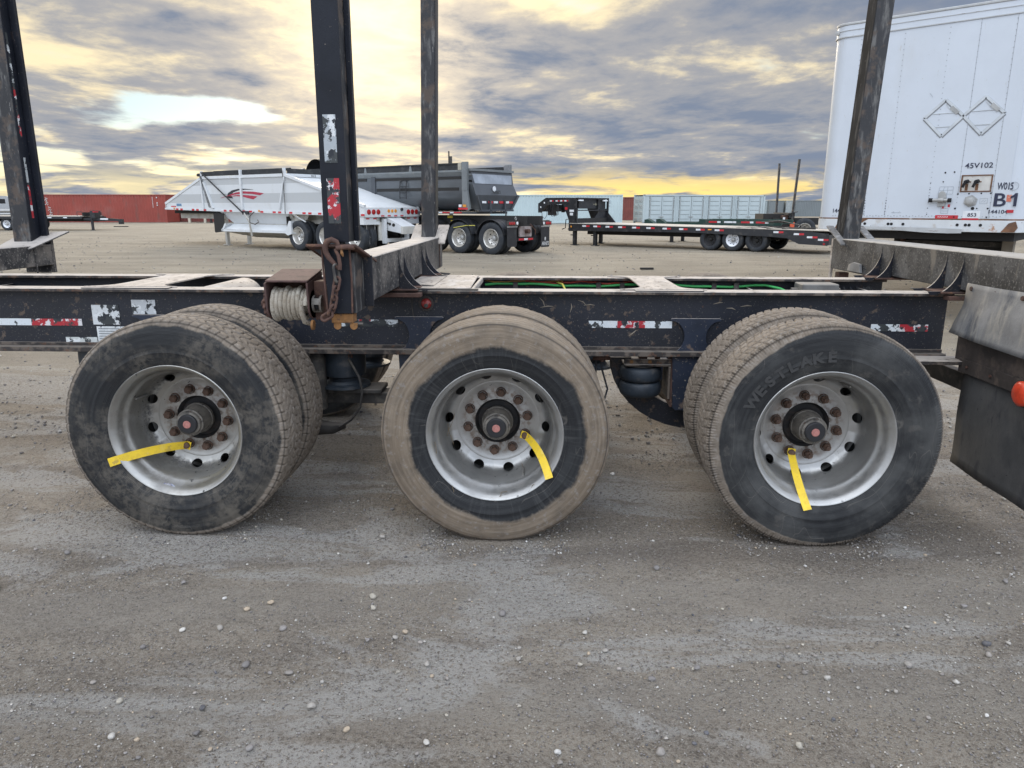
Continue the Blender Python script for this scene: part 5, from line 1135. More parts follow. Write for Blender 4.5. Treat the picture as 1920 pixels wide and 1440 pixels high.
for c_ in ((3.45, .93, .06), (3.62, .90, .07), (3.36, .96, .04)): MB().prism([(c_[0] + c_[2] * math.cos(rad(a)), c_[1] + c_[2] * .8 * math.sin(rad(a))) for a in range(0, 360, 30)], 'xz', 1.0145, 1.0185).build('bracket_hole', m_bdark, B)
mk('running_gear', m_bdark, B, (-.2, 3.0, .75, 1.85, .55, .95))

# ------------------------------------------------------------------ grey end dump trailer
D = empty('end_dump_trailer', (-2.51, 21.4, 0), rad(-34))
tag(D, 'dark grey end dump trailer with a round tub, black fenders and ARNE\'S mud flaps', 'trailer')
m_grey = mat('grey_tub_paint', (.085, .095, .105), .3, .1, .08, 2, [((.13, .13, .125), 3, .55, .2, 5, .5)], coat=.3)
m_greyd = mat('dark_grey_paint', (.06, .066, .075), .4, 0, .1, 3)
m_greyl = mat('light_grey_rail', (.16, .175, .18), .4, 0, .1, 3, [((.25, .24, .22), 6, .58, .1, 5, .5)])
prof = [(.06, 2.58), (.05, 2.0), (.10, 1.80), (.22, 1.60), (.42, 1.45), (.70, 1.37), (1.15, 1.34)]
prof = prof + [(2.3 - y, z) for y, z in prof[::-1]][1:]
b = MB(); n_ = len(prof); b._add([(-7.6, y, z) for y, z in prof] + [(.20, y, z) for y, z in prof], [(i, i + 1, i + 1 + n_, i + n_) for i in range(n_ - 1)]); o = b.build('tub', m_grey, D, smooth=30)
MB().prism(prof, 'yz', -7.62, -7.60).build('tub_front', m_grey, D)
mk('top_rail', m_greyl, D, (-7.65, .2, -.02, .09, 2.585, 2.64), (-7.65, .2, 2.21, 2.32, 2.585, 2.64))
b = MB(); b._add([(-7.65, -.02, 2.585), (.2, -.02, 2.585), (.2, .055, 2.47), (-7.65, .055, 2.47)], [(0, 1, 2, 3)]); b.build('top_rail', m_greyl, D)
mk('dark_band', m_bdark, D, (-7.5, -4.3, .035, .055, 2.36, 2.45), (-3.85, .1, .035, .055, 2.36, 2.45))
mk('pinstripe', m_bdark, D, (-3.8, .0, .0385, .050, 2.0, 2.10))
mk('tub_rib', m_greyd, D, (-4.05, -3.85, .02, .06, 1.7, 2.5), (-7.5, -7.4, .02, .06, 1.7, 2.5))
mk('sideboard', m_tarp, D, (-7.6, .15, .02, .05, 2.642, 2.82), (-7.6, .15, 2.25, 2.28, 2.642, 2.82)); mk('tarp_bar', m_tarp, D, (-7.6, .15, -.01, .06, 2.822, 2.86))
for x in (-6.2, -4.3, -2.1): MB().prism([(x - .07, 2.64), (x + .07, 2.64), (x + .03, 2.82), (x - .03, 2.82)], 'xz', .0, .019).build('sideboard_bracket', m_greyl, D)
mk('end_bracket', mat('pale_bracket', (.36, .34, .28), .7), D, (.02, .16, -.02, .018, 2.62, 2.85))
# front cap of the roll tarp
MB().lathe([(0, .60), (.6, .64), (1.2, .60)], c=(-7.0, .0, 2.62), axis='y', n=20, a0=0, a1=math.pi).build('tarp_cap', m_tarp, D, smooth=50)
mk('tarp_cap_brace', m_tarp, D, (-7.6, -6.2, -.02, .02, 2.80, 2.84)); MB().cyl((-7.75, -.05, 2.83), (-7.6, -.05, 2.83), .08, 10).build('tarp_motor', m_zinc, D)
mk('rear_post', m_greyl, D, (.21, .42, -.06, .04, 2.0, 2.88), (.21, .42, 2.26, 2.36, 2.0, 2.88)); MB().prism([(.21, 2.0), (.42, 2.0), (.52, 1.42), (.45, 1.36), (.21, 1.42)], 'xz', -.05, .03).build('rear_post', m_greyl, D)
# tailgate: flat panel on top, belly below, looks along +x
gz = [(2.60, .50), (2.18, .60), (1.86, .86), (1.40, .62)]
mk('gate_header', m_greyl, D, (.44, .56, .04, 2.30, 2.61, 2.68)); mk('gate_upper', mat('grey_primer_panel', (.20, .20, .205), .7, 0, .15, 3, [((.12, .11, .10), 4, .5, .2, 5, .6)]), D, (.20, .44, 2.2, 2.26, 2.6, 2.86)); mk('inner_wall', m_tarp, D, (-.3, .2, .1, 2.2, 2.3, 2.34))
m_pan = mat('pale_gate_panel', (.27, .30, .34), .35, 0, .1, 3, [((.42, .46, .52), 1.5, .5, .2, 3, .6)])
b = MB(); b._add([(.50, .06, 2.60), (.50, 2.26, 2.60), (.56, 2.26, 2.20), (.56, .06, 2.20)], [(0, 1, 2, 3)]); b.build('tailgate', m_greyd, D)
b = MB(); b._add([(.512, .10, 2.52), (.512, 2.22, 2.52), (.568, 2.16, 2.22), (.568, .16, 2.22)], [(0, 1, 2, 3)]); b.build('gate_panel', m_pan, D)
b = MB(); b._add([(.56, .06, 2.20), (.56, 2.26, 2.20), (.72, 2.30, 1.86), (.72, .02, 1.86), (.64, 1.98, 1.40), (.64, .34, 1.40)], [(0, 1, 2, 3), (3, 2, 4, 5)]); b.build('gate_belly', m_greyd, D)
b = MB(); b._add([(.20, .04, 2.2), (.56, .06, 2.20), (.72, .02, 1.86), (.64, .34, 1.40), (.2, .3, 1.42)], [(0, 1, 2, 3, 4)]); b.build('gate_cheek', m_grey, D); b = MB(); b._add([(.20, 2.28, 2.2), (.56, 2.26, 2.20), (.72, 2.30, 1.86), (.64, 1.98, 1.40), (.2, 2.0, 1.42)], [(0, 1, 2, 3, 4)]); b.build('gate_cheek', m_grey, D)
MB().bar((.76, .02, 1.86), (.68, .34, 1.38), .06, .06).build('gate_arm', m_greyd, D); MB().bar((.76, 2.30, 1.86), (.68, 1.98, 1.38), .06, .06).build('gate_arm', m_greyd, D); mk('gate_sill', m_greyd, D, (.62, .74, .30, 2.05, 1.34, 1.40))
for i, y in enumerate((.38, .72, 1.0, 1.30, 1.62, 1.85)):
    zz = 1.60; mk('reflective_tape', m_twht if i % 2 == 0 else m_tred, D, (.685, .692, y, y + .22, zz, zz + .07))
for y in (.75, 1.55): mk('gate_hinge', m_greyd, D, (.66, .74, y, y + .06, 1.30, 1.70)); 
MB().lathe([(0, .09), (.006, .09), (.006, 0)], c=(.672, 1.05, 2.06), axis='x', n=20).build('badge', m_twht, D)
MB().text("ARNE'S", (.725, .86, 1.91), (0, 1, 0), (0, 0, 1), .10, bold=.02, t=.03).build('lettering', m_bdark, D)
mk('body_sill', m_greyd, D, (-7.4, .5, .30, 2.0, 1.26, 1.335)); mk('reflective_tape', m_twht, D, (-1.1, -.95, .27, .298, 1.28, 1.32), (-.6, -.45, .27, .298, 1.28, 1.32)); mk('reflective_tape', m_tred, D, (-.93, -.62, .27, .298, 1.28, 1.32), (-.43, -.1, .27, .298, 1.28, 1.32))
mk('reflective_tape', m_tred, D, (.05, .44, -.065, -.061, 1.40, 1.46)); mk('sticker', m_twht, D, (.07, .19, -.065, -.061, 1.48, 1.56)); mk('sticker', m_lamb, D, (.24, .38, -.065, -.061, 1.48, 1.56))
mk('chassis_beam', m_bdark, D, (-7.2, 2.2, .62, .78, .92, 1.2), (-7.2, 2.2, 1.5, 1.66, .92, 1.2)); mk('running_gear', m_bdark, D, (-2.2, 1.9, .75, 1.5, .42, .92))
mk('yellow_decal', mat('yellow_decal', (.6, .45, .03), .5), D, (-1.0, -.78, .60, .618, 1.12, 1.2), (-.85, -.70, .60, .618, .95, 1.05))
MB().tube([(-2.62, .03, 2.35), (-2.60, -.03, 2.1), (-2.60, -.03, 1.75)], .016, 6).tube([(-2.32, .03, 2.35), (-2.30, -.03, 2.1), (-2.30, -.03, 1.75)], .016, 6).build('ladder_rail', m_bblack, D)
for z in (2.35, 2.15, 1.95, 1.78): MB().cyl((-2.61, .0, z), (-2.31, .0, z), .014, 6).build('ladder_rung', m_bblack, D)
for x in (-1.33, 0, 1.33):
    road_wheel(D, x, -.02, .51, -1, m_brim); road_wheel(D, x, 2.32, .51, 1, m_brim); MB().cyl((x, .5, .5), (x, 1.8, .5), .07, 12).build('axle', m_bdark, D)
    for y0 in (-.04, 1.74):
        for k in range(3): MB().lathe([(0 + k * .2, .575), (.18 + k * .2, .575), (.18 + k * .2, .588), (0 + k * .2, .588), (0 + k * .2, .575)], c=(x, y0, .51), n=20, a0=rad(12), a1=rad(168)).build('fender', m_bblack, D, smooth=30)
    mk('fender_post', m_bdark, D, (x + .55, x + .60, .3, .6, .80, .93))
MB().tube([(-.2, -.02, .82), (.35, -.02, .9), (.70, -.02, .9)], .012, 6).build('yellow_air_line', m_yell, D)
mk('rear_bar', m_bblack, D, (1.95, 2.05, -.05, .55, .90, 1.06), (1.95, 2.05, 1.55, 2.30, .90, 1.06)); flap_x(D, 2.02, -.06, .44, .26, .895); flap_x(D, 2.02, 1.82, 2.32, .18, .87)
mk('flap_bracket', m_zinc, D, (2.035, 2.05, -.07, .46, .86, .90), (2.035, 2.05, 1.80, 2.34, .84, .885)); mk('lamp_box', m_brown, D, (2.05, 2.10, -.10, .46, .92, 1.05), (2.05, 2.10, 1.78, 2.34, .90, 1.03))
for y, m_ in ((-.02, m_lred), (.09, m_lred), (.20, m_lred), (.37, m_lclr), (1.87, m_lclr), (2.04, m_lred), (2.14, m_lred), (2.25, m_lred)): MB().lathe([(0, .050), (.010, .048), (.016, 0)], c=(2.101, y, .985 if y < 1 else .965), axis='x', n=16).build('tail_lamp', m_, D, smooth=50)
MB().text("ARNE'S", (2.034, 1.86, .24), (0, 1, 0), (0, 0, 1), .13, bold=.03, t=.002, width=.42).build('lettering', m_emw, D); MB().lathe([(0, .05), (0, .0)], c=(2.034, 2.07, .47), axis='x', n=6).box(2.032, 2.034, 2.03, 2.11, .40, .45).build('flap_emblem', m_emw, D)
mk('hitch_plate', mat('pitted_hitch_plate', (.30, .26, .25), .7, 0, .25, 9, [((.16, .09, .07), 12, .5, .15, 6, .6)]), D, (1.9, 1.95, .72, 1.38, .55, .88)); MB().cyl((1.95, 1.05, .72), (2.10, 1.05, .72), .07, 12).build('pintle_hitch', m_rust, D)
mk('reflective_tape', m_tred, D, (1.955, 1.96, .66, .95, .44, .50), (1.955, 1.96, 1.15, 1.45, .44, .50)); mk('reflective_tape', m_twht, D, (1.955, 1.96, .95, 1.15, .44, .50)); mk('bumper_bar', m_bdark, D, (1.85, 1.954, .60, 1.5, .42, .52))
MB().tube([(1.95, 1.3, .95), (2.05, 1.45, .75), (2.02, 1.50, .6)], .02, 6).build('safety_chain', m_rust, D)
for y in (.43, 1.93): MB().tube([(2.0, y + .04 * math.cos(rad(a)), 1.13 + .05 * math.sin(rad(a))) for a in range(0, 360, 30)], .010, 6, closed=True).build('hose_hook', m_zinc, D)
MB().tube([(.3, 2.2, 1.3), (.3, 2.2, 1.0)], .03, 8).build('gate_cylinder', m_zinc, D)
# exhaust or mast behind the tub
PO = empty('light_mast', (-6.16, 50, 0)); MB().cyl((0, 0, 0), (0, 0, 4.9), .11, 10).build('mast', m_grime, PO); MB().cyl((-.12, 0, 0), (-.12, 0, 5.25), .05, 8).build('mast_rod', m_grime, PO); tag(PO, 'slim grey mast rising behind the tub of the dark grey dump trailer', 'mast')

# ------------------------------------------------------------------ black gooseneck flatbed
Gk = empty('gooseneck_trailer', (6.3, 23.5, 0), rad(-35))
tag(Gk, 'long black gooseneck flatbed trailer with one white wheel and a dovetail', 'trailer')
m_deck = mat('bleached_deck_plank', (.50, .46, .40), .85, 0, .12, 6, [((.34, .30, .26), 7, .5, .2, 5, .6, (.3, 3, 1))])
m_deck2 = mat('bleached_deck_plank_dark', (.42, .38, .33), .85, 0, .12, 6)
def dz(x): return .865 - (x + 6.05) * .0105
for i in range(13):
    y0 = .02 + i * .186; b = MB(); b._add([(-6.0, y0, dz(-6)), (3.80, y0, dz(3.8)), (3.80, y0 + .178, dz(3.8)), (-6.0, y0 + .178, dz(-6)), (-6.0, y0, dz(-6) - .04), (3.80, y0, dz(3.8) - .04), (3.80, y0 + .178, dz(3.8) - .04), (-6.0, y0 + .178, dz(-6) - .04)],
        [(0, 1, 2, 3), (7, 6, 5, 4), (0, 4, 5, 1), (1, 5, 6, 2), (2, 6, 7, 3), (3, 7, 4, 0)]); b.build('plank', m_deck if i % 3 else m_deck2, Gk)
MB().prism([(-6.08, .56), (-6.08, dz(-6.08) + .0), (2.55, dz(2.55) - .0), (3.80, .66), (3.80, .28), (2.9, .31), (2.5, .49), (2.0, .52), (-.9, .60)], 'xz', -.035, .012).build('side_rail', m_bblack, Gk)
MB().prism([(-6.08, .56), (-6.08, dz(-6.08)), (2.55, dz(2.55)), (3.80, .66), (3.80, .28), (2.9, .31), (2.5, .49), (-.9, .60)], 'xz', 2.445, 2.49).build('side_rail', m_bblack, Gk)
b = MB(); b._add([(-6.05, -.045, dz(-6) + .002), (3.82, -.045, dz(3.8) + .002), (3.82, .02, dz(3.8) + .002), (-6.05, .02, dz(-6) + .002), (-6.05, -.045, dz(-6) - .018), (3.82, -.045, dz(3.8) - .018), (3.82, .02, dz(3.8) - .018), (-6.05, .02, dz(-6) - .018)],
    [(0, 1, 2, 3), (7, 6, 5, 4), (0, 4, 5, 1), (1, 5, 6, 2), (2, 6, 7, 3), (3, 7, 4, 0)]); b.build('rub_rail', m_deck, Gk)
for x in (-5.45, -4.95, -4.4, -3.85, -3.25, -2.65, -2.0, -1.35, -.7, 0.0, 2.05, 2.72, 3.15, 3.50):
    z = dz(x) - .10 - (max(0, x - 2.5) * .20); mk('reflective_tape', m_twht, Gk, (x, x + .17, -.040, -.0365, z - .03, z + .03)); mk('reflective_tape', m_tred, Gk, (x + .17, x + .33, -.040, -.0365, z - .03, z + .03)) 
mk('marker_lamp', m_lamb, Gk, (-.25, -.12, -.042, -.0365, .70, .74), (-6.0, -5.94, -.05, -.036, .70, .76))
mk('main_beam', m_bdark, Gk, (-5.6, 3.2, .60, .72, .42, .80), (-5.6, 3.2, 1.75, 1.87, .42, .80))
for i in range(16): mk('cross_member', m_bdark, Gk, (-5.5 + i * .52, -5.42 + i * .52, .02, 2.43, .70, .80))
for x, m_ in ((-.19, m_bblack_rim), (.63, m_bwhite_rim), (1.46, m_bblack_rim)):
    road_wheel(Gk, x, .02, .385, -1, m_, False, .22); road_wheel(Gk, x, .26, .385, -1, m_, False, .22); road_wheel(Gk, x, 2.43, .385, 1, m_bblack_rim, False, .22); MB().cyl((x, .3, .38), (x, 2.2, .38), .05, 10).build('axle', m_bdark, Gk)
MB().prism([(-.95, .60), (-.6, .44), (-.55, .62), (-.5, .74), (2.0, .70), (2.0, .60), (1.9, .45), (2.2, .45), (2.4, .50)], 'xz', .55, .60).build('suspension_frame', m_bdark, Gk)
for x in (.22, 1.04): mk('suspension_hanger', m_bdark, Gk, (x - .1, x + .1, .30, .5, .45, .72))
# neck, uprights, toolbox
for y0, y1 in ((-.03, .07), (1.70, 1.80)):
    MB().prism([(-6.10, .55), (-6.10, 1.85), (-5.78, 1.83), (-5.82, .55)], 'xz', y0, y1).build('neck_upright', m_bblack, Gk)
    MB().prism([(-6.10, 1.62), (-6.40, 1.60), (-6.10, .95)], 'xz', y0 + .02, y1 - .02).build('neck_gusset', m_bblack, Gk)
    MB().prism([(-6.10, 1.85), (-7.22, 1.85), (-7.60, 1.62), (-7.60, 1.26), (-7.50, 1.26), (-7.15, 1.56), (-6.10, 1.62)], 'xz', y0, y1).build('neck_beam', m_bblack, Gk)
mk('neck_top', m_bblack, Gk, (-7.2, -5.8, .0, 1.75, 1.80, 1.845)); mk('coupler', m_bblack, Gk, (-7.62, -7.45, .7, 1.1, 1.15, 1.6)); mk('front_crossbeam', m_bblack, Gk, (-7.60, -7.50, .0, 1.75, 1.30, 1.58))
for i, x in enumerate((-7.0, -6.72, -6.5, -6.3)): mk('reflective_tape', m_twht, Gk, (x - .02, x + .08, -.0345, -.031, 1.70, 1.75)); mk('reflective_tape', m_tred, Gk, (x + .08, x + .16, -.0345, -.031, 1.70, 1.75))
for x, z in ((-7.32, 1.62), (-7.5, 1.45)): mk('reflective_tape', m_twht, Gk, (x, x + .06, -.0345, -.031, z, z + .06))
mk('sticker', m_twht, Gk, (-6.07, -5.86, -.0345, -.031, 1.30, 1.38), (-6.05, -5.90, -.0345, -.031, 1.16, 1.26)); mk('sticker', m_tred, Gk, (-6.30, -6.18, -.0145, -.0105, 1.38, 1.48))
mk('headboard_bar', m_bblack, Gk, (-5.80, -5.74, .0, 2.4, 1.34, 1.38)); mk('headboard_sheet', m_bdark, Gk, (-5.82, -5.78, .05, 2.40, .86, 1.05)); mk('headboard_post', m_bblack, Gk, (-5.80, -5.72, -.02, .04, .86, 1.45), (-5.80, -5.72, 2.40, 2.46, .86, 1.85), (-5.80, -5.72, .0, 2.44, 1.80, 1.85))
mk('toolbox', m_bblack, Gk, (-6.05, -5.85, .30, 2.38, 1.42, 1.80)); mk('toolbox_light', m_lclr, Gk, (-5.77, -5.72, .10, .45, 1.72, 1.77), (-5.77, -5.72, 2.0, 2.35, 1.72, 1.77))
MB().prism([(1.25, .86), (2.40, .86), (2.40, 1.42), (1.9, 1.42)], 'yz', -5.84, -5.80).build('headboard_gusset', m_bblack, Gk); MB().prism([(-5.72, .86), (-5.35, .86), (-5.72, 1.25)], 'xz', 2.40, 2.45).build('headboard_brace', m_bblack, Gk); MB().prism([(-5.78, .86), (-6.15, .60), (-5.78, 1.3)], 'xz', -.02, .02).build('headboard_brace', m_bblack, Gk)
MB().lathe([(0, .05), (0, 0)], c=(-5.845, 1.6, 1.60), axis='x', n=12).box(-5.848, -5.845, 1.4, 1.8, 1.585, 1.605).build('toolbox_badge', mat('badge_gold', (.3, .28, .2), .5), Gk)
for x, y in ((-5.93, .02), (-5.0, .05), (-5.93, 2.40)):
    if y > 2: continue
    mk('landing_jack', m_bblack, Gk, (x, x + .13, y, y + .13, .03, .85)); mk('jack_foot', m_bblack, Gk, (x - .06, x + .19, y - .06, y + .19, .0, .03)); MB().tube([(x - .10, y, .40), (x, y, .40)], .02, 6).build('jack_pin', m_bblack, Gk)
mk('landing_jack', m_bblack, Gk, (-5.93, -5.80, 2.05, 2.18, .03, .6)); mk('jack_foot', m_bblack, Gk, (-5.98, -5.75, 2.0, 2.22, .0, .03))
MB().tube([(-6.10, -.06, 1.02), (-6.20, -.08, 1.0), (-6.22, -.08, .68), (-6.36, -.10, .62)], .02, 8).build('jack_crank', m_bblack, Gk, smooth=60)
for dx in (0, .12): MB().tube([(-6.95 + dx, -.05, 1.6), (-7.0 + dx, -.06, 1.3), (-6.9 + dx, -.06, 1.12), (-6.65 + dx * .5, -.06, 1.18), (-6.60, -.05, 1.6)], .013, 6).build('trailer_cable', m_rubber, Gk, smooth=60)
MB().tube([(-7.4, -.05, 1.35), (-7.38, -.05, 1.1), (-7.25, -.05, 1.02), (-7.15, -.05, 1.15), (-7.15, -.05, 1.45)], .012, 6).build('safety_chain', m_bblack, Gk)
mk('tail_plate', m_bblack, Gk, (3.79, 3.84, -.03, 2.48, .30, .62)); MB().cyl((3.70, -.06, .33), (3.70, -.03, .33), .035, 10).build('tail_lamp', m_lred, Gk)
MB().bar((2.6, .06, .70), (3.8, .06, .42), .05, .06).build('tail_brace', m_bdark, Gk); mk('ramp', m_bdark, Gk, (2.8, 3.75, .1, .9, .55, .60), (2.8, 3.75, 1.5, 2.3, .55, .60))

# ------------------------------------------------------------------ white van trailer, its nose towards us
Vn = empty('van_trailer', (4.35, 7.4, 0), rad(-39))
tag(Vn, 'tall white box van trailer with round nose corners, rust at the sill and 45V102 lettering', 'trailer')
m_van = mat('white_van_skin', (.55, .59, .64), .32, 0, .03, 2, [((.50, .51, .50), 1.1, .50, .25, 6, .5, (1, 1, .35)), ((.40, .36, .30), 12, .66, .05, 6, .5, (1.5, 1.5, .3)), ((.40, .38, .35), 26, .66, .04, 6, .45)], coat=.2)
m_vrail = mat('rusting_white_rail', (.58, .60, .61), .5, 0, .06, 4, [((.36, .16, .06), 3.2, .62, .07, 8, .9, (1, 1, 1.4)), ((.14, .08, .05), 14, .66, .05, 6, .7), ((.4, .34, .27), 5, .55, .1, 6, .5)])
m_vrust = mat('sill_rust', (.17, .085, .045), .8, 0, .3, 9, [((.10, .06, .045), 14, .5, .12, 6, .8), ((.5, .46, .4), 8, .60, .06, 6, .8)])
m_vgreyrim = mat('top_rail_weathered', (.42, .43, .43), .5, 0, .1, 5, [((.22, .19, .17), 7, .58, .08, 7, .7, (1, 1, 3))])
m_plf = mat('placard_alloy', (.52, .55, .57), .4, .2); m_plb = mat('placard_edge_grey', (.24, .25, .26), .7)
m_ink = mat('navy_lettering', (.018, .022, .05), .5)
VX0, VX1, VR = -.39, 2.04, .20
def nose(x0, x1, r, y0, y1, n=8):
    return [(x0 + r - r * math.cos(rad(90 * i / n)), y0 + r - r * math.sin(rad(90 * i / n))) for i in range(n + 1)] + [(x1 - r + r * math.sin(rad(90 * i / n)), y0 + r - r * math.cos(rad(90 * i / n))) for i in range(n + 1)] + [(x1, y1), (x0, y1)]
MB().prism(nose(VX0, VX1, VR, 0, 13.4), 'xy', 1.335, 3.66).build('body', m_van, Vn, smooth=30)
MB().prism(nose(VX0 - .012, VX1 + .012, VR, -.014, 13.4), 'xy', 1.19, 1.333).build('sill_rail', m_vrail, Vn, smooth=30, bevel=.004)
MB().prism(nose(VX0 - .010, VX1 + .010, VR, -.012, 13.4), 'xy', 1.334, 1.350).build('sill_bead', m_vrust, Vn, smooth=30)
MB().prism(nose(VX0 - .008, VX1 + .008, VR, -.008, 13.4), 'xy', 3.661, 3.800).build('top_rail', m_van, Vn, smooth=30)
MB().prism(nose(VX0 - .014, VX1 + .014, VR, -.014, 13.4), 'xy', 3.655, 3.667).build('top_bead', m_vgreyrim, Vn, smooth=30); MB().prism(nose(VX0 - .014, VX1 + .014, VR, -.014, 13.4), 'xy', 3.735, 3.742).build('top_bead', m_vgreyrim, Vn, smooth=30)
MB().prism(nose(VX0 - .016, VX1 + .016, VR, -.018, 13.4), 'xy', 3.801, 3.835).build('roof', m_vgreyrim, Vn, smooth=30, bevel=.008)
MB().lathe([(0, .03), (-.02, .03), (-.025, 0)], c=(VX0 + .045, .045, 3.73), n=14).build('marker_lamp', m_zinc, Vn)
for x0, x1 in ((.245, .52), (.525, 1.30), (1.335, 1.665), (1.70, 1.835)):
    mk('front_panel', m_van, Vn, (x0 - .02, x1 + .02, -.0035 if x0 in (.525, 1.70) else -.0018, -.0002, 1.352, 3.652))
b = MB()
def rivet(x, z, y=-.004, r=.0055): b.prism([(x + r * math.cos(rad(60 * k)), z + r * math.sin(rad(60 * k))) for k in range(6)], 'xz', y, y - .0025)
for x in (-.02, .24, .50, 1.0, 1.32, 1.68):
    for i in range(36): rivet(x, 1.42 + i * .0625)
for i in range(54): rivet(-.16 + i * .037, 1.375 + .006 * (i % 2), r=.0065)
b.build('rivets', mat('rivet_heads', (.30, .32, .34), .4), Vn)['kind'] = 'stuff'
for x in (1.318, 1.683, .0): mk('panel_seam', m_plb, Vn, (x, x + .0028, -.0048, -.0036, 1.352, 3.652))
b = MB()
for x in (-.02, .24, .50, 1.0):
    for i in range(6): rivet(x, 1.40 + i * .035 * (1 if x < .9 else 2.2), y=-.0045, r=.006)
for x, z, r in ((1.15, 1.91, .011), (1.25, 1.915, .010), (1.14, 1.80, .009), (1.50, 1.475, .021), (1.545, 1.475, .009), (1.32, 1.65, .011), (1.44, 1.652, .010), (1.57, 1.655, .010), (1.67, 1.655, .010), (1.31, 1.475, .012), (1.66, 1.475, .012), (1.31, 1.37, .010), (1.66, 1.37, .010)): rivet(x, z, y=-.0065, r=r)
b.build('bolt_heads', m_dark, Vn)['kind'] = 'stuff'
for x in (.29, .58, .62, .76, 1.38, 1.47, 1.51, 1.63): MB().lathe([(0, .018), (-.004, .018), (-.004, .0)], c=(x - .02, -.0145, 1.275), n=12).build('sill_hole', m_dark, Vn)
MB().prism([(1.83, 1.195), (1.90, 1.30), (1.97, 1.325), (2.0, 1.25), (1.97, 1.195)], 'xz', -.0185, -.0145).build('rust_patch', m_vrust, Vn)
MB().prism([(-.12, 1.20), (-.06, 1.33), (-.03, 1.325), (-.04, 1.20)], 'xz', -.018, -.0145).build('rust_patch', m_vrust, Vn); MB().prism([(.05, 1.29), (.02, 1.333), (.30, 1.333), (.22, 1.28)], 'xz', -.018, -.0145).build('rust_patch', m_vrust, Vn)
# torn lower lip
b = MB(); pts = [(-.05, 1.235), (.10, 1.225), (.32, 1.205), (.50, 1.20), (.72, 1.195), (1.0, 1.175), (1.28, 1.17), (1.42, 1.175), (1.42, 1.225), (1.0, 1.235), (.4, 1.24)]; b.prism(pts, 'xz', -.040, -.028); b.build('torn_lip', m_vgreyrim, Vn)
# placard frames
def placard(cx, cz, r=.215):
    b = MB(); C_ = [(cx, cz + r), (cx + r, cz + .01), (cx, cz - r), (cx - r, cz + .01)]
    for i in range(4):
        a, c = C_[i], C_[(i + 1) % 4]; b.bar((a[0], -.008, a[1]), (c[0], -.008, c[1]), .030, .006, up=(0, -1, 0))
    h = .11
    b.bar((cx - .125, -.0072, cz + .055), (cx + .125, -.0072, cz + .055), .010, .005, up=(0, -1, 0)); b.bar((cx - .08, -.0072, cz - .105), (cx + .10, -.0072, cz - .105), .010, .005, up=(0, -1, 0))
    b.bar((cx + .09, -.0072, cz + .06), (cx + .01, -.0072, cz + .16), .010, .005, up=(0, -1, 0))
    b.build('placard_frame', m_plf, Vn, bevel=.001)
    s = MB(); 
    for i in range(4):
        a, c = C_[i], C_[(i + 1) % 4]; s.bar((a[0], -.0052, a[1] - .008), (c[0], -.0052, c[1] - .008), .044, .002, up=(0, -1, 0))
    s.build('placard_back', m_plb, Vn)  # wider grey copy of the frame, set slightly lower
    for a in C_:
        MB().lathe([(0, .007), (-.004, .006), (-.005, 0)], c=(a[0], -.0112, a[1] + (.02 if a[1] < cz - .1 else -.02 if a[1] > cz + .1 else 0)), n=8).build('placard_rivet', m_bdark, Vn)
    MB().bar((cx + .07, -.013, cz + .12), (cx + .15, -.013, cz + .045), .045, .006, up=(0, -1, 0)).build('placard_clip', m_zinc, Vn)
placard(1.05, 2.565); placard(1.475, 2.565)
# recessed connector box, glad hands, round socket, stickers, lettering
m_boxin = mat('box_interior_white', (.58, .56, .52), .6, 0, .08, 9, [((.30, .15, .08), 11, .60, .07, 6, .8)])
mk('connector_box', m_boxin, Vn, (1.35, 1.655, -.006, -.004, 1.685, 1.865)); mk('box_frame', m_vrust, Vn, (1.335, 1.67, -.012, -.0065, 1.862, 1.876), (1.335, 1.67, -.012, -.0065, 1.672, 1.686), (1.335, 1.352, -.012, -.0065, 1.687, 1.861), (1.652, 1.668, -.012, -.0065, 1.687, 1.861))
for x in (1.405, 1.515):
    MB().cyl((x, -.01, 1.80), (x - .01, -.07, 1.79), .024, 10).bar((x - .01, -.075, 1.80), (x - .035, -.08, 1.725), .035, .03).build('air_coupling', m_dark, Vn); mk('rust_stain', m_vrust, Vn, (x - .02, x + .012, -.0078, -.0062, 1.69, 1.77), (x - .03, x + .04, -.0078, -.0062, 1.785, 1.80))
mk('lower_plate', m_van, Vn, (1.318, 1.672, -.0062, -.004, 1.355, 1.668))
MB().prism([(1.468 + .078 * math.cos(rad(60 * k + 22)), 1.565 + .072 * math.sin(rad(60 * k + 22))) for k in range(6)], 'xz', -.007, -.022).build('socket_flange', m_zinc, Vn, bevel=.003)
MB().lathe([(0, .056), (-.012, .054), (-.014, .042), (-.026, .040), (-.030, .025), (-.030, 0)], c=(1.465, -.022, 1.562), n=24).build('socket_cap', m_zinc, Vn, smooth=40)
MB().prism([(1.11, 1.50), (1.195, 1.50), (1.20, 1.60), (1.19, 1.66), (1.165, 1.685), (1.135, 1.685), (1.11, 1.66)], 'xz', -.005, -.030).build('fitting_bracket', m_zinc, Vn, bevel=.003)
MB().cyl((1.05, -.045, 1.575), (1.245, -.045, 1.575), .019, 12).lathe([(0, .031), (.06, .031)], c=(1.12, -.045, 1.575), axis='x', n=14, cap=True).build('fitting_pipe', m_zinc, Vn, smooth=40)
for x0, x1 in ((1.012, 1.055), (1.225, 1.262)): MB().cyl((x0, -.045, 1.575), (x1, -.045, 1.575), .026, 12).build('fitting_cap', m_dark, Vn)
mk('red_stain', m_tred, Vn, (1.165, 1.185, -.0062, -.0045, 1.47, 1.50), (1.225, 1.25, -.0062, -.0045, 1.49, 1.525))
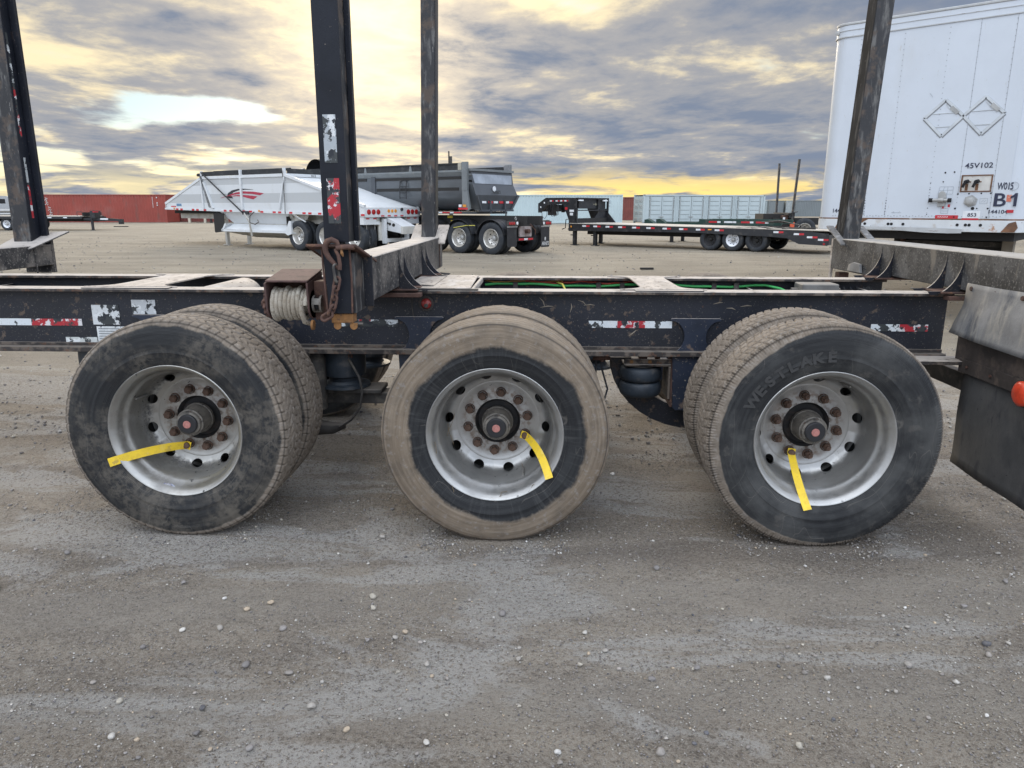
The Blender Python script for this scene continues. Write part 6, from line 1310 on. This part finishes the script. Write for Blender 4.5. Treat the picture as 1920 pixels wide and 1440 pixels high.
def ln(parent, m, lines, y=-.0062, t=.004, name='printed_lines'):
    b = MB()
    for (x0, z0, x1, z1) in lines: b.bar((x0, y, z0), (x1, y, z1), t, .0012, up=(0, -1, 0))
    return b.build(name, m, parent)
m_gln = mat('faded_grey_print', (.30, .33, .36), .6)
ln(Vn, m_gln, [(1.11, 1.74, 1.26, 1.74), (1.10, 1.65, 1.26, 1.65), (1.10, 1.65, 1.11, 1.74), (1.26, 1.65, 1.262, 1.74), (1.15, 1.65, 1.16, 1.74), (1.20, 1.65, 1.20, 1.74), (1.11, 1.695, 1.26, 1.70)], t=.003)
ln(Vn, m_gln, [(1.155, 1.475, 1.235, 1.475), (1.155, 1.415, 1.235, 1.415), (1.155, 1.415, 1.155, 1.475), (1.235, 1.415, 1.235, 1.475), (1.16, 1.445, 1.23, 1.445), (1.565, 1.595, 1.645, 1.595), (1.565, 1.535, 1.645, 1.535), (1.565, 1.535, 1.565, 1.595), (1.645, 1.535, 1.645, 1.595), (1.58, 1.55, 1.61, 1.58), (1.61, 1.55, 1.63, 1.575)], y=-.0075, t=.003)
mk('price_label', m_twht, Vn, (1.405, 1.59, -.0105, -.0085, 1.345, 1.445)); mk('price_label_foot', m_tred, Vn, (1.40, 1.58, -.0135, -.0125, 1.336, 1.358))
mk('red_label', m_tred, Vn, (1.10, 1.355, -.0075, -.0055, 1.348, 1.392)); ln(Vn, m_twht, [(1.13 + .013 * i, 1.366, 1.138 + .013 * i, 1.377 - .006 * (i % 2)) for i in range(9)], y=-.0085, t=.007)
def vtx(s, x, z, h, w, bold=.02, y=.0078, m=None): MB().text(s, (x, 0, z), (1, 0, 0), (0, 0, 1), h, bold=bold, t=y, width=w).build('lettering', m or m_ink, Vn)
vtx('45V102', 1.355, 1.955, .062, .295, bold=.012); vtx('853', 1.455, 1.375, .045, .095, y=.0118)
vtx('W015', 1.725, 1.695, .085, .165, bold=.02); vtx('B', 1.712, 1.50, .155, .125, bold=.012, y=.0105)
MB().prism([(1.915, 1.50), (1.948, 1.50), (1.948, 1.655), (1.922, 1.655), (1.905, 1.632), (1.878, 1.618), (1.878, 1.592), (1.915, 1.606)], 'xz', -.0115, -.0100).build('lettering', m_ink, Vn)
MB().box(1.716, 1.748, -.0112, -.0102, 1.50, 1.655).build('lettering', m_ink, Vn)
vtx('144104', 1.675, 1.415, .045, .195, bold=.018); vtx('144104', -.165, 1.415, .055, .20, bold=.018, y=.0045)
mk('orange_sticker', mat('faded_orange_sticker', (.55, .16, .10), .5, 0, .1, 30, [((.7, .66, .6), 40, .55, .06, 5, .7)]), Vn, (1.838, 1.888, -.0072, -.0055, 1.555, 1.635)); mk('red_band', m_tred, Vn, (1.86, 1.93, -.0095, -.008, 1.425, 1.46))
ln(Vn, m_gln, [(.58, 1.42, .70, 1.42), (.60, 1.42, .61, 1.435), (.67, 1.42, .68, 1.435), (.86, 2.87, .90, 2.82)], t=.004)
MB().lathe([(0, .05), (-.002, .05), (-.002, .044), (0, .044)], c=(1.895, -.0045, 1.735), n=20).build('patch_ring', m_gln, Vn)
# underside
mk('floor_beam', m_bdark, Vn, (-.2, 1.95, .2, 8.0, 1.08, 1.185)); mk('coupler_plate', m_bdark, Vn, (.42, 1.8, 1.45, 1.50, .45, 1.07)); mk('coupler_plate', m_bdark, Vn, (.3, .40, 1.40, 1.6, .98, 1.06)); mk('frame_cheek', m_rust, Vn, (.41, .45, 1.3, 3.8, .45, 1.07))
mk('landing_leg', mat('tan_dusty_leg', (.20, .17, .13), .8, 0, .2, 5), Vn, (1.69, 1.82, 1.25, 1.44, .05, 1.08)); mk('landing_foot', m_grime, Vn, (1.62, 1.9, 1.2, 1.5, 0, .05))
mk('side_rail', m_bdark, Vn, (2.054, 2.058, .4, 13, 1.22, 1.30)); mk('cross_member', m_grime, Vn, (.45, 1.7, 1.40, 1.445, .95, 1.02))

# ------------------------------------------------------------------ shipping containers
def container(name, label, m, loc, rz, L=12.19, Wd=2.44, H=2.59, ends=True, mark=None, group=None, pitch=.278):
    R_ = empty(name, loc, rz); tag(R_, label, 'container', group)
    def corr(x0, x1, y, sgn, parent, nm='corrugated_side'):
        b = MB(); xs = []; x = x0
        while x < x1 - pitch * .9: xs += [(x, 0), (x + pitch * .25, 0), (x + pitch * .5, .036), (x + pitch * .75, .036)]; x += pitch
        xs += [(x1, 0)]; vs = []
        for a, d in xs: vs += [(a, y - sgn * d, .16), (a, y - sgn * d, H - .1)]
        b._add(vs, [(2 * i, 2 * i + 2, 2 * i + 3, 2 * i + 1) for i in range(len(xs) - 1)]); return b.build(nm, m, parent)
    corr(.1, L - .1, .03, -1, R_); corr(.1, L - .1, Wd - .03, 1, R_)
    for x in (0, L - .12):
        for y in (0, Wd - .12): mk('corner_post', m, R_, (x, x + .12, y, y + .12, .12, H - .1))
    mk('top_rail', m, R_, (0, L, 0, .08, H - .1, H - .005), (0, L, Wd - .08, Wd, H - .1, H - .005), (0, .1, .08, Wd - .08, H - .1, H - .005), (L - .1, L, .08, Wd - .08, H - .1, H - .005))
    mk('bottom_rail', m, R_, (.12, L - .12, 0, .07, .02, .16), (.12, L - .12, Wd - .07, Wd, .02, .16), (0, .1, .08, Wd - .08, .02, .16), (L - .1, L, .08, Wd - .08, .02, .16)); mk('roof', m, R_, (.05, L - .05, .05, Wd - .05, H - .04, H - .02))
    mk('corner_casting', m, R_, *[(x, x + .18, y - .003, y + .16, z, z + .12) for x in (-.003, L - .177) for y in (-.003, Wd - .157) for z in (0, H - .118)])
    if ends:   # cargo doors on the x=0 end
        for y0 in (.14, Wd / 2 + .01):
            d = mk('cargo_door', m, R_, (.02, .05, y0, y0 + Wd / 2 - .15, .16, H - .11))
            for z in (.45, 1.0, 1.55, 2.05): mk('door_rib', m, R_, (-.005, .019, y0 + .08, y0 + Wd / 2 - .23, z, z + .28))
            for dy in (.3, .8): MB().cyl((-.04, y0 + dy, .2), (-.04, y0 + dy, H - .15), .018, 6).build('lock_rod', m_zinc, R_)
    else: 
        b = MB(); n = 9; vs = []
        for i in range(n * 4 + 1):
            yy = .1 + (Wd - .2) * i / (n * 4); d = .03 if i % 4 in (2, 3) else 0; vs += [(.03 + d, yy, .16), (.03 + d, yy, H - .1)]
        b._add(vs, [(2 * i, 2 * i + 2, 2 * i + 3, 2 * i + 1) for i in range(n * 4)]); b.build('end_wall', m, R_)
    mk('end_wall', m, R_, (L - .06, L - .03, .1, Wd - .1, .16, H - .1))
    return R_
m_cred = mat('faded_red_container', (.27, .052, .036), .65, 0, .10, .6, [((.17, .075, .06), 2, .55, .12, 6, .6, (1, 1, .3)), ((.30, .12, .10), .5, .5, .2, 4, .4)])
m_cwht = mat('pale_blue_white_container', (.44, .53, .54), .6, 0, .05, .6, [((.34, .40, .40), 2, .6, .15, 6, .4, (1, 1, .3))])
m_cwht2 = mat('cool_white_container', (.40, .46, .47), .6, 0, .06, .6)
m_cgry = mat('slate_grey_container', (.16, .18, .185), .6, 0, .05, .5)
m_cblu = mat('navy_container', (.035, .055, .11), .6, 0, .1, 1); m_cred2 = mat('maroon_container', (.17, .045, .035), .7, 0, .15, 2)
m_wmark = mat('white_stencil', (.55, .52, .50), .6)
r_ = container('shipping_container', 'long faded red shipping container with white stencil marks behind the tilt deck trailer', m_cred, (-47.5, 67.0, 0), 0, ends=False)
b = MB()
for i, (x, z) in enumerate([(.55, 2.3), (.62, 2.12), (.58, 1.95), (.68, 1.75), (.75, 1.45), (.9, 1.22), (.84, 1.0), (.95, .78)]): b.bar((x, -.012, z), (x + .22 * (-1) ** i, -.012, z - .12), .05, .01, up=(0, -1, 0)); b.bar((x + .1, -.012, z - .02), (x + .02, -.012, z - .16), .045, .01, up=(0, -1, 0))
b.build('stencil_mark', m_wmark, r_)['kind'] = 'stuff'
b = MB()
for i in range(9): b.box(10.9, 10.97, -.013, -.009, 2.28 - i * .11, 2.34 - i * .11)
for z in (2.25, 1.75, 1.55): b.box(11.3, 11.42, -.013, -.009, z, z + .11)
b.build('stencil_mark', m_wmark, r_)['kind'] = 'stuff'
container('shipping_container', 'second red container set back behind the tip of the white bottom dump trailer', m_cred2, (-36.7, 69.8, 0), rad(8), L=6.06, ends=False)
container('shipping_container', 'navy blue container showing low behind the nose of the white bottom dump trailer', m_cblu, (-37.8, 74.0, 0), rad(-3), L=6.06, H=2.1)
container('shipping_container', 'pale container behind the cream trailer under the bottom dump nose', mat('bright_white_container', (.60, .66, .70), .5, 0, .05, 1), (-35.26, 71.0, 0), 0, L=8, ends=False)
r_ = container('shipping_container', 'pale blue white corrugated container standing behind the gooseneck', m_cwht, (-4.55, 66.5, 0), 0, ends=False)
b = MB()
for i in range(14): b.box(10.55, 10.62, -.013, -.009, 2.05 - i * .075, 2.09 - i * .075)
for z in (2.0, 1.9, 1.8, 1.55): b.box(10.95, 11.06, -.013, -.009, z, z + .06)
b.build('stencil_mark', m_gln, r_)
# side opening container with four pairs of doors
SD = empty('side_door_container', (9.53, 66.5, 0), rad(14)); tag(SD, 'white container with four pairs of side doors behind the flatbed deck', 'container')
L_, H_ = 12.19, 2.60
mk('frame_rail', m_cwht2, SD, (0, L_, 0, .1, H_ - .13, H_), (0, L_, 0, .1, 0, .16), (0, L_, 2.34, 2.44, H_ - .13, H_)); mk('back_wall', m_cwht2, SD, (0, L_, 2.35, 2.40, .1, H_ - .1)); mk('roof', m_cwht2, SD, (.02, L_ - .02, .02, 2.42, H_ - .05, H_ - .02)); mk('end_wall', m_cwht2, SD, (L_ - .06, L_ - .02, .1, 2.3, .1, H_ - .1))
for y in (0, 2.28): mk('corner_post', m_cwht2, SD, (-.02, .16, y, y + .16, 0, H_ + .01), (L_ - .16, L_ + .02, y, y + .16, 0, H_ + .01))
for i in range(5): x = .17 + i * 3.0 - (.0); 
m_gap = mat('door_gap_painted_shadow', (.05, .06, .06), .9)
for k in range(4):
    xs0 = .62 + k * 2.93
    mk('wall_panel', m_cwht2, SD, (xs0 - .55 if k else .17, xs0 - .04, .04, .07, .16, H_ - .13)); 
    for q in range(3):
        if k: mk('wall_flute', m_cwht2, SD, (xs0 - .50 + q * .16, xs0 - .43 + q * .16, .012, .039, .16, H_ - .13))
    mk('door_recess', m_gap, SD, (xs0 - .04, xs0 + 2.38, .06, .08, .16, H_ - .13))
    for h in (0, 1):
        x0 = xs0 + h * 1.19; d = empty('side_door', (x0, 0, 0), 0, SD)
        mk('door_leaf', m_cwht2, d, (0, 1.15, .03, .055, .19, H_ - .17))
        for z in (.42, .82, 1.22, 1.62, 2.02): mk('door_rib', m_cwht2, d, (.12, 1.02, .005, .029, z, z + .25))
        mk('painted_rib_shadow', m_gap, d, *[(.12, 1.02, .0255, .0295, z - .025, z - .002) for z in (.42, .82, 1.22, 1.62, 2.02)])  # dark strips paint the shadow below each rib onto the leaf
        MB().cyl((.04 if h == 0 else 1.11, -.02, .2), (.04 if h == 0 else 1.11, -.02, H_ - .18), .02, 6).build('lock_rod', m_zinc, d)
        for z in (.5, 1.25, 2.1): mk('hinge', m_cwht2, d, (-.06 if h == 0 else 1.11, .04 if h == 0 else 1.21, -.02, .0285, z, z + .10))
    MB().bar((xs0 + .9, -.03, .62), (xs0 + 1.4, -.03, .62), .03, .05).build('door_handle', m_zinc, SD)
mk('wall_panel', m_cwht2, SD, (.62 + 3 * 2.93 + 2.38, L_ - .17, .04, .07, .16, H_ - .13))
for y0 in (.15, 1.24):
    mk('cargo_door', m_cwht2, SD, (-.01, .03, y0, y0 + 1.05, .16, H_ - .14))
    for dy in (.15, .55):
        for z in (.35, .95, 1.5, 2.05): MB().lathe([(0, .17), (-.02, .15), (-.02, .12), (-.005, .10)], c=(-.011, y0 + dy + .15, z), axis='x', n=10).build('door_pressing', m_zinc, SD)
container('shipping_container', 'narrow red container end seen in the gap between two pale containers', m_cred2, (9.57, 84.0, 0), 0, L=2.44, Wd=6.06)
container('shipping_container', 'distant white container end right behind the side door container', m_cwht2, (37.8, 126, 0), 0, L=2.0, Wd=12.19, ends=False)
container('shipping_container', 'distant dark container end behind the two thin bunk stakes', m_cgry, (38.3, 125, 0), 0, L=2.44, Wd=12.19, ends=False, pitch=.5)
container('shipping_container', 'distant grey corrugated container beside the slate grey one', mat('grey_light_container', (.30, .33, .33), .6), (41.0, 124.5, 0), 0, L=1.5, Wd=12.19, ends=False, pitch=.5)
container('shipping_container', 'long slate grey container partly hidden by the box van trailer', m_cgry, (42.4, 124, 0), 0, ends=False)

# ------------------------------------------------------------------ green chassis trailer behind the flatbed
Gr = empty('chassis_trailer', (4.7, 30.0, 0), rad(-33.5)); tag(Gr, 'low dark green skeletal chassis trailer showing above the flatbed deck', 'trailer')
m_green_p = mat('dark_green_paint', (.010, .042, .032), .5, 0, .2, 3, [((.09, .085, .07), 5, .5, .15, 5, .5)])
mk('frame_rail', m_green_p, Gr, (2.5, 5.9, .0, .10, .82, 1.0), (2.5, 5.9, 1.5, 1.6, .82, 1.0), (.9, 2.95, .3, .40, .72, .86), (.9, 2.95, 1.2, 1.3, .72, .86))
MB().prism([(2.2, .80), (2.8, .98), (5.7, .93), (5.9, .86), (5.9, .78), (2.2, .72)], 'xz', -.06, -.01).build('side_beam', m_green_p, Gr)
for i, x in enumerate((2.95, 3.6, 4.3, 4.9)): mk('reflective_tape', m_tred if i != 1 else m_twht, Gr, (x, x + .35, -.066, -.062, .86, .93)); mk('reflective_tape', m_twht, Gr, (x + .36, x + .5, -.066, -.062, .86, .93))
for y in (.0, 1.2): MB().prism([(.0, .70), (.0, .95), (.14, .98), (.30, .90), (.45, .80), (1.0, .80), (1.0, .70)], 'xz', y, y + .35).build('bolster_horn', m_green_p, Gr)
mk('landing_leg', m_bdark, Gr, (1.1, 1.22, .3, .42, .02, .8), (1.1, 1.22, 1.5, 1.62, .02, .8)); mk('landing_foot', m_bdark, Gr, (1.03, 1.29, .24, .48, 0, .02), (1.03, 1.29, 1.44, 1.68, 0, .02)); mk('air_hose_bundle', m_bdark, Gr, (.5, 3.2, .5, 1.0, .55, .68))
for x in (3.35, 4.45): road_wheel(Gr, x, .0, .46, -1, m_bblack_rim, True); road_wheel(Gr, x, 1.9, .46, 1, m_bblack_rim, True)
for k in range(5): MB().tube([(5.2 + .1 * k, -.3, .92), (5.9 + .1 * k, -.35, .98 - .02 * k), (6.5 + .1 * k, -.4, .86 - .02 * k)], .018, 6).build('loose_cable', m_grime, Gr, smooth=60)

# ------------------------------------------------------------------ second logging trailer far back
Lg = empty('log_trailer', (11.18, 30.4, 0), rad(-2)); tag(Lg, 'distant black logging trailer with two thin stakes between the flatbed tail and the van', 'trailer')
mk('frame_rail', m_bdark, Lg, (-.8, 9, .75, .87, .72, 1.02), (-.8, 9, 1.7, 1.82, .72, 1.02)); bk = empty('bunk', parent=Lg)
mk('beam', m_bblack, bk, (-.12, .12, .0, 2.55, 1.03, 1.25)); 
MB().bar((0, .03, .62), (.10, -.05, 3.50), .085, .10).build('stake', m_stake_worn, bk); MB().bar((0, 2.5, 1.0), (-.02, 2.58, 3.47), .085, .10).build('stake', m_stake_worn, bk)
MB().bar((-.25, .05, 1.18), (.22, -.02, 1.30), .25, .03).build('stake_plate', m_bblack, bk)
mk('winch', m_rust, bk, (-.35, -.13, .1, .5, .95, 1.15)); mk('drawbar_parts', m_bdark, Lg, (-1.1, -.2, .5, 2.0, .78, 1.2), (-.7, .5, .2, 2.2, .60, 1.02)); mk('orange_strap', mat('orange_strap', (.6, .10, .04), .6), Lg, (-.06, .12, -.08, -.02, .55, .85)); mk('reflector', m_twht, Lg, (-.35, -.26, .08, .095, .95, 1.06), (.02, .09, -.1, -.085, .42, .52))
for x in (.6, 3.2): road_wheel(Lg, x, 0, .51, -1, m_brim)
road_wheel(Lg, .95, 2.5, .51, 1, m_brim); road_wheel(Lg, 3.0, 2.5, .51, 1, m_brim)

# ------------------------------------------------------------------ tilt deck trailer at far left, cream trailer, bus, stacks
Tt = empty('deck_trailer', (-33.0, 43.0, 0), 0); tag(Tt, 'low black deck trailer with a white wheel parked before the red container', 'trailer')
for i in range(6): mk('plank', m_deck, Tt, (-6.0, 4.35, .03 + i * .38, .39 + i * .38, .86, .90))
mk('side_rail', m_bblack, Tt, (-6.0, 4.4, -.03, .02, .72, .885), (-6.0, 4.4, 2.3, 2.35, .72, .885)); mk('rub_rail', m_deck, Tt, (-6, 4.3, -.045, -.031, .865, .895)); mk('main_beam', m_bdark, Tt, (-5, 5.0, .7, .8, .55, .85), (-5, 5.0, 1.5, 1.6, .55, .85))
MB().bar((4.3, .3, .72), (6.2, 1.1, .62), .10, .14).bar((4.3, 2.0, .72), (6.2, 1.2, .62), .10, .14).build('tongue', m_bblack, Tt); mk('pintle', m_bblack, Tt, (6.1, 6.35, 1.05, 1.25, .38, .70)); MB().tube([(6.2, 1.0, .5), (6.45, .95, .52)], .02, 6).build('safety_chain', m_bblack, Tt)
mk('headboard', m_bdark, Tt, (4.30, 4.38, .2, 2.1, .9, 1.12)); mk('toolbox', m_bblack, Tt, (4.75, 5.05, .3, .9, .75, 1.22)); mk('red_handle', m_tred, Tt, (4.95, 5.3, .28, .33, 1.12, 1.2)); MB().tube([(5.0, .25, 1.22), (5.5, .25, 1.2), (5.55, .25, .8)], .02, 6).tube([(3.95, .25, .9), (3.95, .25, 1.15), (4.3, .25, 1.15)], .02, 6).build('rack_hoop', m_bblack, Tt)
mk('jack', m_bblack, Tt, (4.68, 4.80, .4, .52, .03, .95)); mk('jack_foot', m_bblack, Tt, (4.62, 4.86, .34, .58, 0, .03)); mk('name_plate', m_twht, Tt, (5.25, 5.75, .50, .52, .66, .76))
for x, z in ((.6, .80), (1.4, .80), (2.2, .80), (3.2, .80)): mk('reflective_tape', m_twht, Tt, (x, x + .25, -.036, -.0315, z - .03, z + .03))
for x, m_ in ((-.58, m_bwhite_rim), (.36, m_bblack_rim), (-1.5, m_bblack_rim)): road_wheel(Tt, x, .05, .40, -1, m_, False, .22); road_wheel(Tt, x, 2.3, .40, 1, m_, False, .22)
Cr = empty('cream_trailer', (-33.2, 66.0, 0), 0); tag(Cr, 'small cream coloured flat trailer on legs beneath the bottom dump nose', 'trailer')
m_cream = mat('cream_paint', (.50, .45, .36), .6, 0, .1, 2)
mk('deck', m_cream, Cr, (0, 6, 0, 2.2, .88, 1.10)); 
for x in (.3, 1.8, 3.2, 4.6): mk('leg', m_cream, Cr, (x, x + .2, .1, .3, 0, .879))
mk('jack', m_bdark, Cr, (2.45, 2.62, -.05, .1, .0, .95))
Bu = empty('parked_bus', (-93.6, 112, 0), 0); tag(Bu, 'tiny pale bus far away at the left edge behind the deck trailer', 'bus')
MB().prism([(0, .5), (0, 3.0), (.4, 3.1), (10.2, 3.05), (10.8, 2.6), (11, 1.4), (11, .5)], 'xz', 0, 2.5).build('body', mat('bus_grey', (.32, .33, .34), .5), Bu)
for i in range(6): mk('window', m_dark, Bu, (.6 + i * 1.6, 1.9 + i * 1.6, -.01, -.002, 1.9, 2.6))
for x in (2, 8.5): MB().cyl((x, -.02, .5), (x, .3, .5), .5, 14).build('wheel', m_btyre, Bu)
St = empty('pipe_stack', (-65.5, 80, 0), 0); tag(St, 'low grey stack of pipes and timber behind the deck trailer', 'stack')
for j, (z, n) in enumerate(((.25, 7), (.62, 7), (1.0, 6))):
    for i in range(n): MB().cyl((0 + j * .4, i * .42, z), (15 - j * .8, i * .42, z), .19, 8).build('pipe', m_grime if i % 2 else m_zinc, St, smooth=40)
Pw = empty('utility_pole', (-423.4, 600, 0)); tag(Pw, 'tiny far utility pole with thin wires running off to the left', 'pole')
MB().cyl((0, 0, 0), (0, 0, 10), .22, 8).build('post', m_grime, Pw); mk('crossarm', m_grime, Pw, (-1.6, 1.6, -.1, .1, 8.6, 8.85))
for k in (-1.4, 1.4): MB().tube([(k, 0, 8.9), (k - 30, 0, 7.9), (k - 60, 0, 7.6), (k - 90, 0, 8.9)], .07, 5).build('wire', m_bdark, Pw)
Wl = empty('wood_scrap', (-31.6, 51.5, 0), rad(8)); tag(Wl, 'flat dark scrap of wood lying on the gravel beyond the dump trailer nose', 'scrap'); mk('board', m_bdark, Wl, (0, 1.0, 0, .15, 0, .06))
sc = MB().box(0, .32, 0, .09, .0, .045).build('wood_scrap', m_bdark, None); sc.location = (2.62, 15.0, .01); sc.rotation_euler = (0, 0, .12); tag(sc, 'short scrap of wood lying on the open gravel in front of the flatbed', 'scrap')
